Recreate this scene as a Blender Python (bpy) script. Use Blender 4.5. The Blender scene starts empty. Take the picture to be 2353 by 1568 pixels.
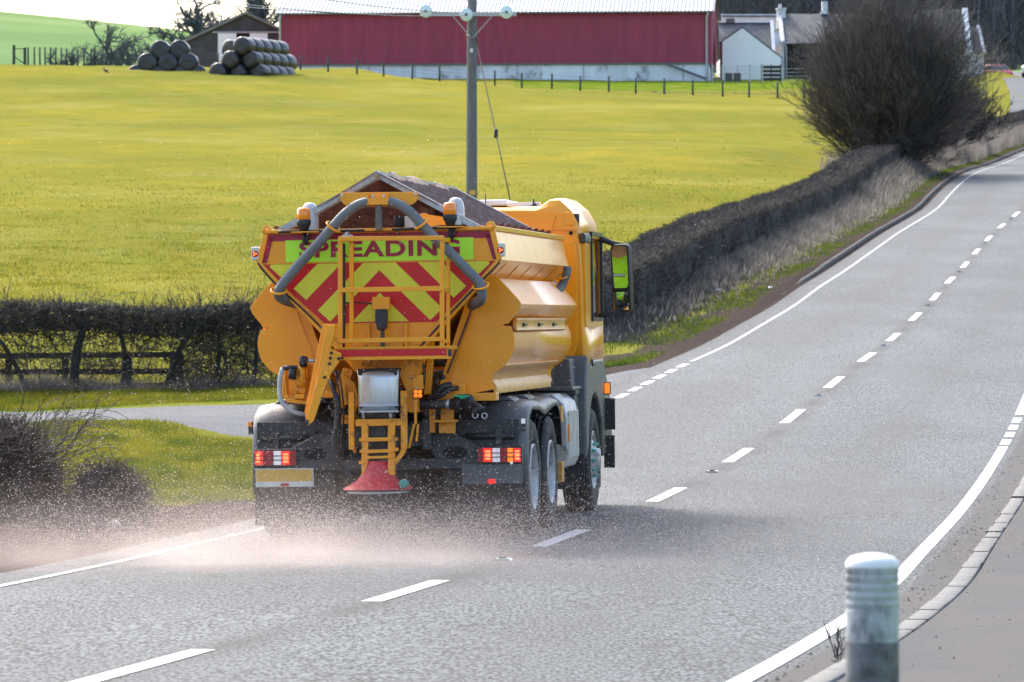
import bpy, bmesh, math, random
import numpy as np
from mathutils import Vector, Matrix
random.seed(7); RNG = np.random.default_rng(11)
S = bpy.context.scene; COL = S.collection
# ------------------------------------------------------------------ camera
FPX, CX, HY, CZ = 10500.0, 1176.5, 730.0, 2.0      # focal length / principal point in units of a 2353-wide frame
cd = bpy.data.cameras.new('camera'); cam = bpy.data.objects.new('camera', cd); COL.objects.link(cam)
cam.location = (0, 0, CZ); cam.rotation_euler = (math.radians(90), 0, 0)
cd.sensor_width = 36.0; cd.lens = 36.0 * FPX / 2353.0; cd.shift_y = -54.0 / 2353.0
cd.clip_start = 0.5; cd.clip_end = 4000
cd.dof.use_dof = True; cd.dof.focus_distance = 41.5; cd.dof.aperture_fstop = 9.0
S.camera = cam
# ------------------------------------------------------------------ light
SUN_EL, SUN_AZ = math.radians(43), math.radians(-31)    # azimuth clockwise from +Y (the view direction)
w = bpy.data.worlds.new('World'); S.world = w; w.use_nodes = True
nt = w.node_tree; nt.nodes.clear()
sky = nt.nodes.new('ShaderNodeTexSky'); sky.sky_type = 'NISHITA'; sky.sun_disc = False
sky.sun_elevation = SUN_EL; sky.sun_rotation = SUN_AZ; sky.air_density = 1.0; sky.dust_density = 4.0; sky.ozone_density = 1.0
bg = nt.nodes.new('ShaderNodeBackground'); bg.inputs[1].default_value = 0.15
wo = nt.nodes.new('ShaderNodeOutputWorld'); nt.links.new(sky.outputs[0], bg.inputs[0]); nt.links.new(bg.outputs[0], wo.inputs[0])
sl = bpy.data.lights.new('sun', 'SUN'); sl.energy = 1.25; sl.angle = math.radians(12.0); sl.color = (1.0, 0.97, 0.91)
sun = bpy.data.objects.new('sun', sl); COL.objects.link(sun)
sd = Vector((math.sin(SUN_AZ) * math.cos(SUN_EL), math.cos(SUN_AZ) * math.cos(SUN_EL), math.sin(SUN_EL)))
sun.rotation_euler = sd.to_track_quat('Z', 'Y').to_euler(); sun.location = (-60, 60, 80)
vs = S.view_settings; vs.view_transform = 'Standard'; vs.look = 'None'; vs.exposure = 1.65; vs.gamma = 1.0
S.cycles.use_denoising = True; S.cycles.volume_step_rate = 4.0; S.cycles.volume_max_steps = 64
S.cycles.max_bounces = 6; S.cycles.transparent_max_bounces = 12
# ------------------------------------------------------------------ tagging
def tag(o, label=None, cat=None, group=None, kind=None):
    if label: o['label'] = label
    if cat: o['category'] = cat
    if group: o['group'] = group
    if kind: o['kind'] = kind
    return o
def empty(name, loc=(0, 0, 0), rot=(0, 0, 0), label=None, cat=None, group=None, parent=None):
    o = bpy.data.objects.new(name, None); COL.objects.link(o); o.location = loc; o.rotation_euler = rot
    o.empty_display_size = 0.2
    if parent: o.parent = parent
    return tag(o, label, cat, group)
def link(name, me, parent=None):
    o = bpy.data.objects.new(name, me); COL.objects.link(o)
    if parent is not None: o.parent = parent
    return o
# ------------------------------------------------------------------ materials
class NT:
    def __init__(s, name):
        s.m = bpy.data.materials.new(name); s.m.use_nodes = True; s.t = s.m.node_tree; s.t.nodes.clear()
        s.out = s.n('ShaderNodeOutputMaterial'); s.tc = s.n('ShaderNodeTexCoord')
    def n(s, typ, **kw):
        x = s.t.nodes.new(typ)
        for k, v in kw.items(): setattr(x, k, v)
        return x
    def l(s, a, b): s.t.links.new(a, b)
    def noise(s, scale, detail=4, rough=0.6, co=None, stretch=None, dist=0.0):
        x = s.n('ShaderNodeTexNoise'); x.inputs['Scale'].default_value = scale; x.inputs['Detail'].default_value = detail
        x.inputs['Roughness'].default_value = rough; x.inputs['Distortion'].default_value = dist
        c = co or s.tc.outputs['Object']
        if stretch:
            mp = s.n('ShaderNodeMapping'); mp.inputs['Scale'].default_value = stretch; s.l(c, mp.inputs[0]); c = mp.outputs[0]
        s.l(c, x.inputs['Vector']); return x.outputs['Fac']
    def ramp(s, fac, stops):
        x = s.n('ShaderNodeValToRGB'); e = x.color_ramp.elements
        while len(e) < len(stops): e.new(0.5)
        for i, (p, c) in enumerate(stops):
            e[i].position = p; e[i].color = (*c, 1) if len(c) == 3 else c
        s.l(fac, x.inputs[0]); return x.outputs[0]
    def mix(s, fac, a, b, mode='MIX'):
        x = s.n('ShaderNodeMixRGB', blend_type=mode)
        for i, v in enumerate((fac, a, b)):
            if hasattr(v, 'default_value'): s.l(v, x.inputs[i])
            else: x.inputs[i].default_value = v if i == 0 else ((*v, 1) if len(v) == 3 else v)
        return x.outputs[0]
    def math(s, op, a, b=0.0, c=None, clamp=False):
        x = s.n('ShaderNodeMath', operation=op, use_clamp=clamp)
        for i, v in enumerate((a, b) if c is None else (a, b, c)):
            if hasattr(v, 'default_value'): s.l(v, x.inputs[i])
            else: x.inputs[i].default_value = v
        return x.outputs[0]
    def bump(s, h, strength=0.3, dist=0.02):
        x = s.n('ShaderNodeBump'); x.inputs['Strength'].default_value = strength; x.inputs['Distance'].default_value = dist
        s.l(h, x.inputs['Height']); return x.outputs[0]
    def bsdf(s, color=None, rough=0.5, metal=0.0, bump=None, spec=None, coat=0.0, **kw):
        x = s.n('ShaderNodeBsdfPrincipled')
        def st(k, v):
            if v is None: return
            if hasattr(v, 'default_value'): s.l(v, x.inputs[k])
            else: x.inputs[k].default_value = (*v, 1) if isinstance(v, tuple) and len(v) == 3 else v
        st('Base Color', color); st('Roughness', rough); st('Metallic', metal); st('Specular IOR Level', spec)
        st('Coat Weight', coat); x.inputs['Coat Roughness'].default_value = 0.12
        for k, v in kw.items(): st(k.replace('_', ' '), v)
        if bump is not None: s.l(bump, x.inputs['Normal'])
        s.l(x.outputs[0], s.out.inputs[0]); return x
    def attr(s, name):
        x = s.n('ShaderNodeAttribute'); x.attribute_name = name; return x
MATS = {}; DUST = 1.3
def M(name): return MATS[name]
def simple(name, col, rough=0.5, metal=0.0, var=0.12, scale=6.0, bump=0.0, bscale=40.0, coat=0.0, dirt=None, stretch=None, spec=None):
    t = NT(name); n = t.noise(scale, 5, 0.65, stretch=stretch)
    lo = tuple(c * (1 - var) for c in col); hi = tuple(min(1, c * (1 + var)) for c in col)
    c = t.ramp(n, [(0.3, lo), (0.7, hi)])
    if dirt:
        d = t.ramp(t.noise(dirt[1], 6, 0.7), [(dirt[2], (0, 0, 0)), (dirt[2] + 0.12, (1, 1, 1))]); c = t.mix(d, c, dirt[0])
    b = t.bump(t.noise(bscale, 4, 0.6, stretch=stretch), bump, 0.01) if bump else None
    r = t.math('MULTIPLY_ADD', t.noise(scale * 2.3, 4), 0.25, rough - 0.12, clamp=True)
    t.bsdf(c, r, metal, b, spec, coat); MATS[name] = t.m; return t.m
simple('orange', (0.92, 0.355, 0.007), 0.34, var=0.06, scale=2.5, coat=0.35, dirt=((0.42, 0.17, 0.02), 9.0, 0.68))
simple('orange_metal', (0.88, 0.34, 0.010), 0.42, var=0.10, scale=5, dirt=((0.24, 0.10, 0.03), 11.0, 0.54))
simple('orange_pale', (0.72, 0.34, 0.06), 0.4, var=0.12, scale=5, dirt=((0.42, 0.26, 0.12), 9.0, 0.55))
simple('hi_yellow', (0.72, 0.68, 0.035), 0.45, var=0.04, scale=3, dirt=((0.5, 0.48, 0.05), 14, 0.62))
simple('hi_lime', (0.50, 0.90, 0.035), 0.45, var=0.04, scale=3, dirt=((0.42, 0.6, 0.06), 14, 0.62))
simple('sign_red', (0.58, 0.008, 0.010), 0.4, var=0.08, scale=3, dirt=((0.42, 0.06, 0.05), 16, 0.63))
simple('sign_crimson', (0.34, 0.010, 0.045), 0.4, var=0.08, scale=3)
simple('black_plastic', (0.022, 0.022, 0.024), 0.45, var=0.25, bump=0.1)
simple('dark_plastic', (0.045, 0.047, 0.05), 0.5, var=0.2, dirt=((0.16, 0.14, 0.12), 7, 0.60))
simple('grey_plastic', (0.10, 0.105, 0.11), 0.42, var=0.12, dirt=((0.22, 0.20, 0.18), 8, 0.60))
simple('rubber', (0.025, 0.025, 0.026), 0.75, var=0.25, bump=0.2, dirt=((0.10, 0.09, 0.08), 10, 0.55))
simple('steel', (0.55, 0.56, 0.58), 0.38, 0.85, var=0.1, scale=4)
simple('stainless', (0.62, 0.64, 0.66), 0.34, 0.6, var=0.07, scale=2, stretch=(14, 14, 1), dirt=((0.35, 0.33, 0.31), 6, 0.62))
simple('galvanised', (0.42, 0.43, 0.44), 0.45, 0.6, var=0.2, scale=20, dirt=((0.24, 0.17, 0.13), 18, 0.58))
simple('rim', (0.50, 0.50, 0.50), 0.45, 0.4, var=0.1, dirt=((0.24, 0.20, 0.17), 8, 0.52))
simple('rust', (0.15, 0.055, 0.03), 0.8, var=0.35, scale=12, bump=0.3, dirt=((0.30, 0.19, 0.15), 20, 0.6))
simple('mesh_bar', (0.26, 0.19, 0.175), 0.7, 0.2, var=0.3, scale=14, dirt=((0.42, 0.33, 0.30), 16, 0.52))
simple('hose_grey', (0.15, 0.16, 0.165), 0.5, var=0.18, scale=9, dirt=((0.32, 0.25, 0.18), 8, 0.62))
simple('salt_grain', (0.78, 0.62, 0.53), 0.6, var=0.2)
simple('green_plastic', (0.02, 0.36, 0.16), 0.5)
simple('teal_cap', (0.03, 0.26, 0.22), 0.5)
simple('spinner_red', (0.55, 0.02, 0.03), 0.5, var=0.1, dirt=((0.55, 0.22, 0.2), 10, 0.6))
simple('nut_green', (0.10, 0.40, 0.28), 0.5)
simple('white_paint', (0.80, 0.80, 0.79), 0.5, var=0.05)
simple('salt_dirty', (0.12, 0.075, 0.065), 0.95, var=0.35, scale=30, bump=0.9, bscale=60)
simple('salt', (0.36, 0.25, 0.21), 0.95, var=0.3, scale=22, bump=0.9, bscale=60)
simple('plate_yellow', (0.70, 0.40, 0.05), 0.5, var=0.1)
simple('skin', (0.50, 0.29, 0.20), 0.5, var=0.05)
simple('hair', (0.03, 0.02, 0.015), 0.7)
simple('jacket', (0.45, 0.95, 0.03), 0.8, var=0.12, scale=9)
simple('silver_tape', (0.42, 0.52, 0.58), 0.4)
simple('trousers', (0.03, 0.035, 0.05), 0.9)
def emis(name, col, strength, base=None, rough=0.3):
    t = NT(name); x = t.bsdf(base or col, rough); x.inputs['Emission Color'].default_value = (*col, 1); x.inputs['Emission Strength'].default_value = strength
    MATS[name] = t.m
emis('lamp_red', (1.0, 0.03, 0.02), 0.22, (0.5, 0.015, 0.015)); emis('lamp_amber', (1.0, 0.20, 0.01), 0.32, (0.8, 0.25, 0.03))
emis('lamp_hot', (1.0, 0.16, 0.05), 0.8); emis('lens_red', (0.7, 0.01, 0.02), 0.04, (0.25, 0.006, 0.015)); emis('lens_clear', (0.9, 0.9, 0.95), 0.12, (0.6, 0.6, 0.62))
t = NT('glass_dark'); t.bsdf((0.02, 0.025, 0.03), 0.05, spec=0.8); MATS['glass_dark'] = t.m
t = NT('mirror'); t.bsdf((0.92, 0.93, 0.94), 0.015, 1.0); MATS['mirror'] = t.m
t = NT('window_glass'); g = t.n('ShaderNodeBsdfGlossy'); g.inputs['Roughness'].default_value = 0.02; tr = t.n('ShaderNodeBsdfTransparent'); tr.inputs[0].default_value = (0.95, 0.97, 0.97, 1)
fr = t.n('ShaderNodeFresnel'); fr.inputs[0].default_value = 1.35; mx = t.n('ShaderNodeMixShader'); t.l(fr.outputs[0], mx.inputs[0]); t.l(tr.outputs[0], mx.inputs[1]); t.l(g.outputs[0], mx.inputs[2]); t.l(mx.outputs[0], t.out.inputs[0]); MATS['window_glass'] = t.m
t = NT('insulator_glass'); t.bsdf((0.80, 0.95, 0.95), 0.08, spec=0.9, Transmission_Weight=0.15, coat=0.5); MATS['insulator_glass'] = t.m
t = NT('beacon_lens'); t.bsdf((0.95, 0.27, 0.01), 0.12, coat=0.6); MATS['beacon_lens'] = t.m
t = NT('clear_cover'); t.bsdf((0.62, 0.64, 0.64), 0.15, coat=0.6, Transmission_Weight=0.25); MATS['clear_cover'] = t.m
# setting materials
t = NT('asphalt'); n1 = t.noise(38, 3, 0.6, stretch=(1, 0.30, 1)); n2 = t.noise(0.9, 5, 0.6, stretch=(1, 0.16, 1)); n3 = t.noise(120, 3, 0.8)
c = t.mix(t.ramp(n1, [(0.42, (0, 0, 0)), (0.59, (1, 1, 1))]), (0.007, 0.0095, 0.0115), (0.112, 0.134, 0.150))
c = t.mix(t.ramp(n2, [(0.40, (0, 0, 0)), (0.62, (0.75, 0.75, 0.75))]), c, t.mix(0.4, c, (0.10, 0.112, 0.122)))
c = t.mix(t.ramp(t.noise(0.22, 5, 0.6, stretch=(1, 0.5, 1)), [(0.42, (0.0, 0.0, 0.0)), (0.62, (0.55, 0.55, 0.55))]), c, (0.035, 0.04, 0.047))
at = t.attr('wear'); c = t.mix(at.outputs['Fac'], c, (0.018, 0.019, 0.020))
cr = t.n('ShaderNodeTexVoronoi'); cr.feature = 'DISTANCE_TO_EDGE'; cr.inputs['Scale'].default_value = 2.2; t.l(t.tc.outputs['Object'], cr.inputs['Vector'])
c = t.mix(t.math('MULTIPLY', t.math('LESS_THAN', cr.outputs['Distance'], 0.012), t.ramp(t.noise(0.5), [(0.5, (0, 0, 0)), (0.6, (0.5, 0.5, 0.5))])), c, (0.02, 0.02, 0.02))
t.bsdf(c, t.ramp(n1, [(0.3, (0.85, 0.85, 0.85)), (0.7, (0.66, 0.66, 0.66))]), 0, t.bump(t.mix(0.5, n1, n3), 0.7, 0.02), spec=0.35); MATS['asphalt'] = t.m
t = NT('lane_tarmac'); n1 = t.noise(60, 4, 0.75); n2 = t.noise(0.7, 5, 0.6, stretch=(0.3, 1.4, 1))
c = t.mix(t.ramp(n1, [(0.34, (0, 0, 0)), (0.68, (1, 1, 1))]), (0.05, 0.056, 0.062), (0.14, 0.152, 0.166))
c = t.mix(t.ramp(n2, [(0.52, (0, 0, 0)), (0.68, (0.8, 0.8, 0.8))]), c, (0.055, 0.05, 0.045))
t.bsdf(c, 0.85, 0, t.bump(n1, 0.8, 0.012), spec=0.25); MATS['lane_tarmac'] = t.m
t = NT('footway_asphalt'); n1 = t.noise(70, 4, 0.75); n2 = t.noise(1.6, 6, 0.65, stretch=(1, 0.35, 1)); n3 = t.noise(6, 5, 0.7)
c = t.mix(t.ramp(n1, [(0.34, (0, 0, 0)), (0.68, (1, 1, 1))]), (0.038, 0.040, 0.042), (0.115, 0.118, 0.120))
c = t.mix(t.ramp(n2, [(0.42, (0, 0, 0)), (0.62, (0.75, 0.75, 0.75))]), c, (0.095, 0.086, 0.078)); c = t.mix(t.ramp(n3, [(0.66, (0, 0, 0)), (0.70, (1, 1, 1))]), c, (0.03, 0.025, 0.022))
t.bsdf(c, 0.9, 0, t.bump(n1, 0.6, 0.01), spec=0.2); MATS['footway_asphalt'] = t.m
t = NT('road_paint'); n1 = t.noise(40, 4, 0.75); n2 = t.noise(3, 4)
c = t.mix(t.ramp(t.mix(0.5, n1, n2), [(0.53, (0, 0, 0)), (0.62, (1, 1, 1))]), (0.60, 0.61, 0.60), (0.17, 0.175, 0.18)); t.bsdf(c, 0.55, 0, t.bump(n1, 0.4, 0.006)); MATS['road_paint'] = t.m
t = NT('worn_paint'); n1 = t.noise(30, 5, 0.8, stretch=(1, .5, 1)); c = t.mix(t.ramp(n1, [(0.45, (0, 0, 0)), (0.60, (1, 1, 1))]), (0.36, 0.37, 0.37), (0.11, 0.115, 0.12)); t.bsdf(c, 0.7); MATS['worn_paint'] = t.m
simple('kerb_dark', (0.085, 0.085, 0.083), 0.9, var=0.3, scale=3, bump=0.5, spec=0.1)
simple('kerb_stone', (0.105, 0.108, 0.106), 0.8, var=0.25, scale=5, bump=0.5, dirt=((0.20, 0.14, 0.09), 6, 0.6))
# terrain: zone attributes choose the ground cover
t = NT('terrain_ground')
big = t.noise(0.055, 5, 0.6); mid = t.noise(0.5, 6, 0.65, stretch=(0.8, 0.6, 1)); fine = t.noise(9, 6, 0.8, stretch=(0.5, 1, 1)); vf = t.noise(55, 3, 0.8)
f = t.mix(t.ramp(big, [(0.36, (0, 0, 0)), (0.66, (1, 1, 1))]), (0.145, 0.145, 0.028), (0.285, 0.232, 0.030))
f = t.mix(t.ramp(mid, [(0.40, (0, 0, 0)), (0.68, (0.85, 0.85, 0.85))]), f, (0.13, 0.165, 0.022))
f = t.mix(t.ramp(fine, [(0.42, (0, 0, 0)), (0.66, (0.75, 0.75, 0.75))]), f, (0.30, 0.26, 0.075))
f = t.mix(t.ramp(t.noise(0.11, 6, 0.7, stretch=(0.8, 0.8, 1)), [(0.50, (0, 0, 0)), (0.70, (0.6, 0.6, 0.6))]), f, (0.31, 0.28, 0.09))
f = t.mix(t.ramp(t.noise(1.4, 4, 0.5, stretch=(0.35, 1, 1)), [(0.66, (0, 0, 0)), (0.72, (0.8, 0.8, 0.8))]), f, (0.045, 0.06, 0.015))
f = t.mix(t.ramp(vf, [(0.35, (0.5, 0.5, 0.5)), (0.55, (0, 0, 0))]), f, (0.09, 0.12, 0.01))
gr = t.mix(t.ramp(fine, [(0.35, (0, 0, 0)), (0.7, (1, 1, 1))]), (0.05, 0.10, 0.008), (0.17, 0.24, 0.015)); gr = t.mix(t.ramp(mid, [(0.45, (0, 0, 0)), (0.65, (0.7, 0.7, 0.7))]), gr, (0.22, 0.22, 0.05))
dr = t.mix(t.ramp(fine, [(0.35, (0, 0, 0)), (0.7, (1, 1, 1))]), (0.045, 0.04, 0.036), (0.17, 0.15, 0.14))
di = t.mix(t.ramp(t.noise(14, 6, 0.8), [(0.35, (0, 0, 0)), (0.7, (1, 1, 1))]), (0.035, 0.030, 0.028), (0.13, 0.10, 0.085))
hl = t.mix(t.ramp(t.noise(0.012, 4, 0.5), [(0.4, (0, 0, 0)), (0.6, (1, 1, 1))]), (0.14, 0.22, 0.09), (0.20, 0.28, 0.115))  # far hill green made paler, its haze put into the colour
nz = t.math('MULTIPLY_ADD', t.noise(2.5, 5, 0.7), 0.8, -0.4)
def zone(nm):
    return t.ramp(t.math('ADD', t.attr(nm).outputs['Fac'], nz), [(0.42, (0, 0, 0)), (0.58, (1, 1, 1))])
c = t.mix(zone('z_green'), f, gr); c = t.mix(t.attr('z_hill').outputs['Fac'], c, hl); c = t.mix(zone('z_dry'), c, dr); c = t.mix(zone('z_dirt'), c, di)
t.bsdf(c, 0.85, 0, t.bump(t.mix(0.5, fine, vf), 0.8, 0.05), spec=0.0, Sheen_Weight=0.0); MATS['terrain_ground'] = t.m
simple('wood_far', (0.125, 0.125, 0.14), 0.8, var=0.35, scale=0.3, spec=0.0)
simple('twig', (0.072, 0.064, 0.056), 0.8, var=0.7, scale=9.0, spec=0.3)
simple('twig_brown', (0.125, 0.108, 0.098), 0.8, var=0.5, scale=1.2, spec=0.3)
simple('bark', (0.055, 0.05, 0.045), 0.9, var=0.4, scale=6, bump=0.5)
simple('hedge_core', (0.022, 0.021, 0.023), 0.95, var=0.5, scale=9, bump=0.8, bscale=14)  # near black core, the shade between the twigs put into its colour
simple('old_wood', (0.045, 0.045, 0.040), 0.85, var=0.4, scale=5, stretch=(1, 1, 6), dirt=((0.09, 0.11, 0.03), 9, 0.62))
simple('post_wood', (0.035, 0.055, 0.05), 0.85, var=0.3)
simple('pole_wood', (0.15, 0.15, 0.152), 0.8, var=0.35, scale=6, stretch=(6, 6, 0.5), bump=0.5, bscale=20)
simple('barn_red', (0.31, 0.032, 0.075), 0.5, var=0.16, scale=0.5, stretch=(3, 3, 0.3))
simple('barn_roof', (0.27, 0.29, 0.33), 0.5, var=0.10, scale=0.4)
simple('barn_concrete', (0.72, 0.75, 0.80), 0.8, var=0.18, scale=0.5, dirt=((0.22, 0.22, 0.23), 0.6, 0.56), stretch=(1, 1, 0.5))
simple('gutter', (0.12, 0.12, 0.13), 0.5)
simple('pipe_grey', (0.45, 0.46, 0.48), 0.5)
simple('slate', (0.085, 0.09, 0.095), 0.7, var=0.35, scale=1.2, bump=0.4, bscale=5, dirt=((0.16, 0.17, 0.17), 1.2, 0.58))
simple('shed_wall', (0.07, 0.07, 0.078), 0.85, var=0.3, scale=1.0)
simple('shed_roof', (0.20, 0.21, 0.20), 0.8, var=0.2, scale=0.6)
simple('whitewash', (0.94, 0.95, 0.97), 0.8, var=0.03, scale=0.7)
simple('stone_white', (0.62, 0.64, 0.66), 0.85, var=0.25, scale=2.0)
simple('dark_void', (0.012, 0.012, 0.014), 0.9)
simple('twig_dark', (0.06, 0.048, 0.045), 0.8, var=0.7, scale=9)
simple('bark_hazed', (0.10, 0.115, 0.125), 0.9, var=0.3, scale=1, spec=0.0)  # paler grey-teal bark, distance haze mixed into the colour
simple('bale_wrap', (0.016, 0.016, 0.018), 0.3, var=0.2, scale=3, bump=0.35, bscale=5, spec=0.6)
simple('car_white', (0.75, 0.76, 0.78), 0.3, coat=0.5); simple('car_red', (0.5, 0.01, 0.02), 0.3, coat=0.5)
simple('crow', (0.008, 0.008, 0.010), 0.6); simple('litter', (0.80, 0.82, 0.84), 0.6, var=0.05)
t = NT('bollard_paint'); n1 = t.noise(9, 6, 0.7, stretch=(1, 1, 0.7)); c = t.mix(t.ramp(n1, [(0.45, (0, 0, 0)), (0.66, (1, 1, 1))]), (0.40, 0.44, 0.465), (0.11, 0.12, 0.125)); t.bsdf(c, 0.6, 0, t.bump(n1, 0.3, 0.01)); MATS['bollard_paint'] = t.m
t = NT('bollard_dirty'); n1 = t.noise(8, 6, 0.7); c = t.mix(t.ramp(n1, [(0.36, (0, 0, 0)), (0.68, (1, 1, 1))]), (0.055, 0.06, 0.062), (0.22, 0.24, 0.25)); t.bsdf(c, 0.7, 0, t.bump(n1, 0.3, 0.01)); MATS['bollard_dirty'] = t.m
t = NT('bollard_cap'); n1 = t.noise(14, 5, 0.7); c = t.mix(t.ramp(n1, [(0.6, (0, 0, 0)), (0.72, (1, 1, 1))]), (0.72, 0.74, 0.75), (0.35, 0.36, 0.36)); t.bsdf(c, 0.5); MATS['bollard_cap'] = t.m
def blade_mat(name, a, b, d, sc=0.8):
    t = NT(name); n = t.noise(sc, 4, 0.6); c = t.mix(t.ramp(n, [(0.35, (0, 0, 0)), (0.65, (1, 1, 1))]), a, b)
    c = t.mix(t.ramp(t.noise(25, 2), [(0.55, (0, 0, 0)), (0.7, (0.8, 0.8, 0.8))]), c, d)
    x = t.n('ShaderNodeBsdfDiffuse'); y = t.n('ShaderNodeBsdfTranslucent'); m = t.n('ShaderNodeMixShader'); m.inputs[0].default_value = 0.5
    t.l(c, x.inputs[0]); t.l(c, y.inputs[0]); t.l(x.outputs[0], m.inputs[1]); t.l(y.outputs[0], m.inputs[2]); t.l(m.outputs[0], t.out.inputs[0]); MATS[name] = t.m
blade_mat('grass_yellow', (0.08, 0.105, 0.014), (0.23, 0.215, 0.024), (0.31, 0.265, 0.07)); blade_mat('grass_dry', (0.14, 0.125, 0.11), (0.29, 0.265, 0.235), (0.42, 0.39, 0.36), 0.5)  # yellow green pasture blades, then pale dead blades
blade_mat('grass_verge', (0.045, 0.085, 0.014), (0.14, 0.18, 0.02), (0.20, 0.18, 0.09), 1.2)
# ------------------------------------------------------------------ mesh helpers
class MB:
    def __init__(s): s.v = []; s.f = []; s.m = []; s.sm = []
    def add(s, vs, fs, mat=0, smooth=False):
        b = len(s.v); s.v += [tuple(v) for v in vs]; s.f += [tuple(b + i for i in f) for f in fs]; s.m += [mat] * len(fs); s.sm += [smooth] * len(fs); return s
    def box(s, a, b, mat=0):
        (x0, y0, z0), (x1, y1, z1) = a, b
        if x0 > x1: x0, x1 = x1, x0
        if y0 > y1: y0, y1 = y1, y0
        if z0 > z1: z0, z1 = z1, z0
        v = [(x0, y0, z0), (x1, y0, z0), (x1, y1, z0), (x0, y1, z0), (x0, y0, z1), (x1, y0, z1), (x1, y1, z1), (x0, y1, z1)]
        return s.add(v, [(0, 3, 2, 1), (4, 5, 6, 7), (0, 1, 5, 4), (1, 2, 6, 5), (2, 3, 7, 6), (3, 0, 4, 7)], mat)
    def cbox(s, c, size, mat=0, rot=None):
        h = [k / 2 for k in size]; vs = [Vector((sx * h[0], sy * h[1], sz * h[2])) for sz in (-1, 1) for sy in (-1, 1) for sx in (-1, 1)]
        if rot is not None: vs = [rot @ v for v in vs]
        c = Vector(c); vs = [v + c for v in vs]
        return s.add(vs, [(0, 2, 3, 1), (4, 5, 7, 6), (0, 1, 5, 4), (1, 3, 7, 5), (3, 2, 6, 7), (2, 0, 4, 6)], mat)
    def prism(s, poly, y0, y1, mat=0, axis='y'):
        n = len(poly)
        if axis == 'y': f0 = [(p[0], y0, p[1]) for p in poly]; f1 = [(p[0], y1, p[1]) for p in poly]
        elif axis == 'x': f0 = [(y0, p[0], p[1]) for p in poly]; f1 = [(y1, p[0], p[1]) for p in poly]
        else: f0 = [(p[0], p[1], y0) for p in poly]; f1 = [(p[0], p[1], y1) for p in poly]
        return s.add(f0 + f1, [tuple(range(n))[::-1], tuple(range(n, 2 * n))] + [(i, (i + 1) % n, n + (i + 1) % n, n + i) for i in range(n)], mat)
    def bar(s, a, b, w, h=None, mat=0, up=(0, 0, 1)):
        a = Vector(a); b = Vector(b); h = h or w; d = (b - a).normalized(); u = Vector(up)
        if abs(d.dot(u)) > 0.98: u = Vector((0, 1, 0))
        r = d.cross(u).normalized(); u = r.cross(d)
        vs = [p + r * (sx * w / 2) + u * (sz * h / 2) for p in (a, b) for sx, sz in ((-1, -1), (1, -1), (1, 1), (-1, 1))]
        return s.add(vs, [(0, 1, 2, 3), (7, 6, 5, 4), (0, 4, 5, 1), (1, 5, 6, 2), (2, 6, 7, 3), (3, 7, 4, 0)], mat)
    def tube(s, pts, r, n=10, mat=0, caps=True, corr=None):
        pts = [Vector(p) for p in pts]; k = len(pts); rs = r if isinstance(r, (list, tuple)) else [r] * k
        base = len(s.v); u = None
        for i, p in enumerate(pts):
            d = (pts[min(i + 1, k - 1)] - pts[max(i - 1, 0)]).normalized()
            if u is None:
                u = d.orthogonal().normalized()
            else: u = (u - d * u.dot(d)).normalized()
            w2 = d.cross(u)
            for j in range(n):
                a = 2 * math.pi * j / n; q = p + (u * math.cos(a) + w2 * math.sin(a)) * rs[i]; s.v.append(tuple(q))
        for i in range(k - 1):
            for j in range(n):
                s.f.append((base + i * n + j, base + i * n + (j + 1) % n, base + (i + 1) * n + (j + 1) % n, base + (i + 1) * n + j)); s.m.append(mat); s.sm.append(True)
        if caps:
            s.f.append(tuple(base + j for j in range(n))[::-1]); s.m.append(mat); s.sm.append(False)
            s.f.append(tuple(base + (k - 1) * n + j for j in range(n))); s.m.append(mat); s.sm.append(False)
        return s
    def cyl(s, a, b, r, n=16, mat=0): return s.tube([a, b], r, n, mat)
    def lathe(s, prof, c=(0, 0, 0), axis='z', n=32, mat=0, mats=None, smooth=True):
        base = len(s.v); k = len(prof)
        for (r, h) in prof:
            for j in range(n):
                a = 2 * math.pi * j / n; x, y = r * math.cos(a), r * math.sin(a)
                p = {'z': (x, y, h), 'x': (h, x, y), 'y': (x, h, y)}[axis]; s.v.append((p[0] + c[0], p[1] + c[1], p[2] + c[2]))
        for i in range(k - 1):
            for j in range(n):
                s.f.append((base + i * n + j, base + i * n + (j + 1) % n, base + (i + 1) * n + (j + 1) % n, base + (i + 1) * n + j)); s.m.append(mats[i] if mats else mat); s.sm.append(smooth)
        return s
    def build(s, name, mats, parent=None, bevel=0.0, seg=2, normals=True):
        me = bpy.data.meshes.new(name); me.from_pydata(s.v, [], s.f)
        for m in (mats if isinstance(mats, (list, tuple)) else [mats]): me.materials.append(MATS[m])
        me.polygons.foreach_set('material_index', s.m); me.polygons.foreach_set('use_smooth', s.sm)
        if normals:
            bm = bmesh.new(); bm.from_mesh(me); bmesh.ops.recalc_face_normals(bm, faces=bm.faces); bm.to_mesh(me); bm.free()
        o = link(name, me, parent)
        if bevel:
            b = o.modifiers.new('bevel', 'BEVEL'); b.width = bevel; b.segments = seg; b.limit_method = 'ANGLE'; b.angle_limit = math.radians(35)
            me.polygons.foreach_set('use_smooth', [True] * len(me.polygons)); b.harden_normals = True
        return o
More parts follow.
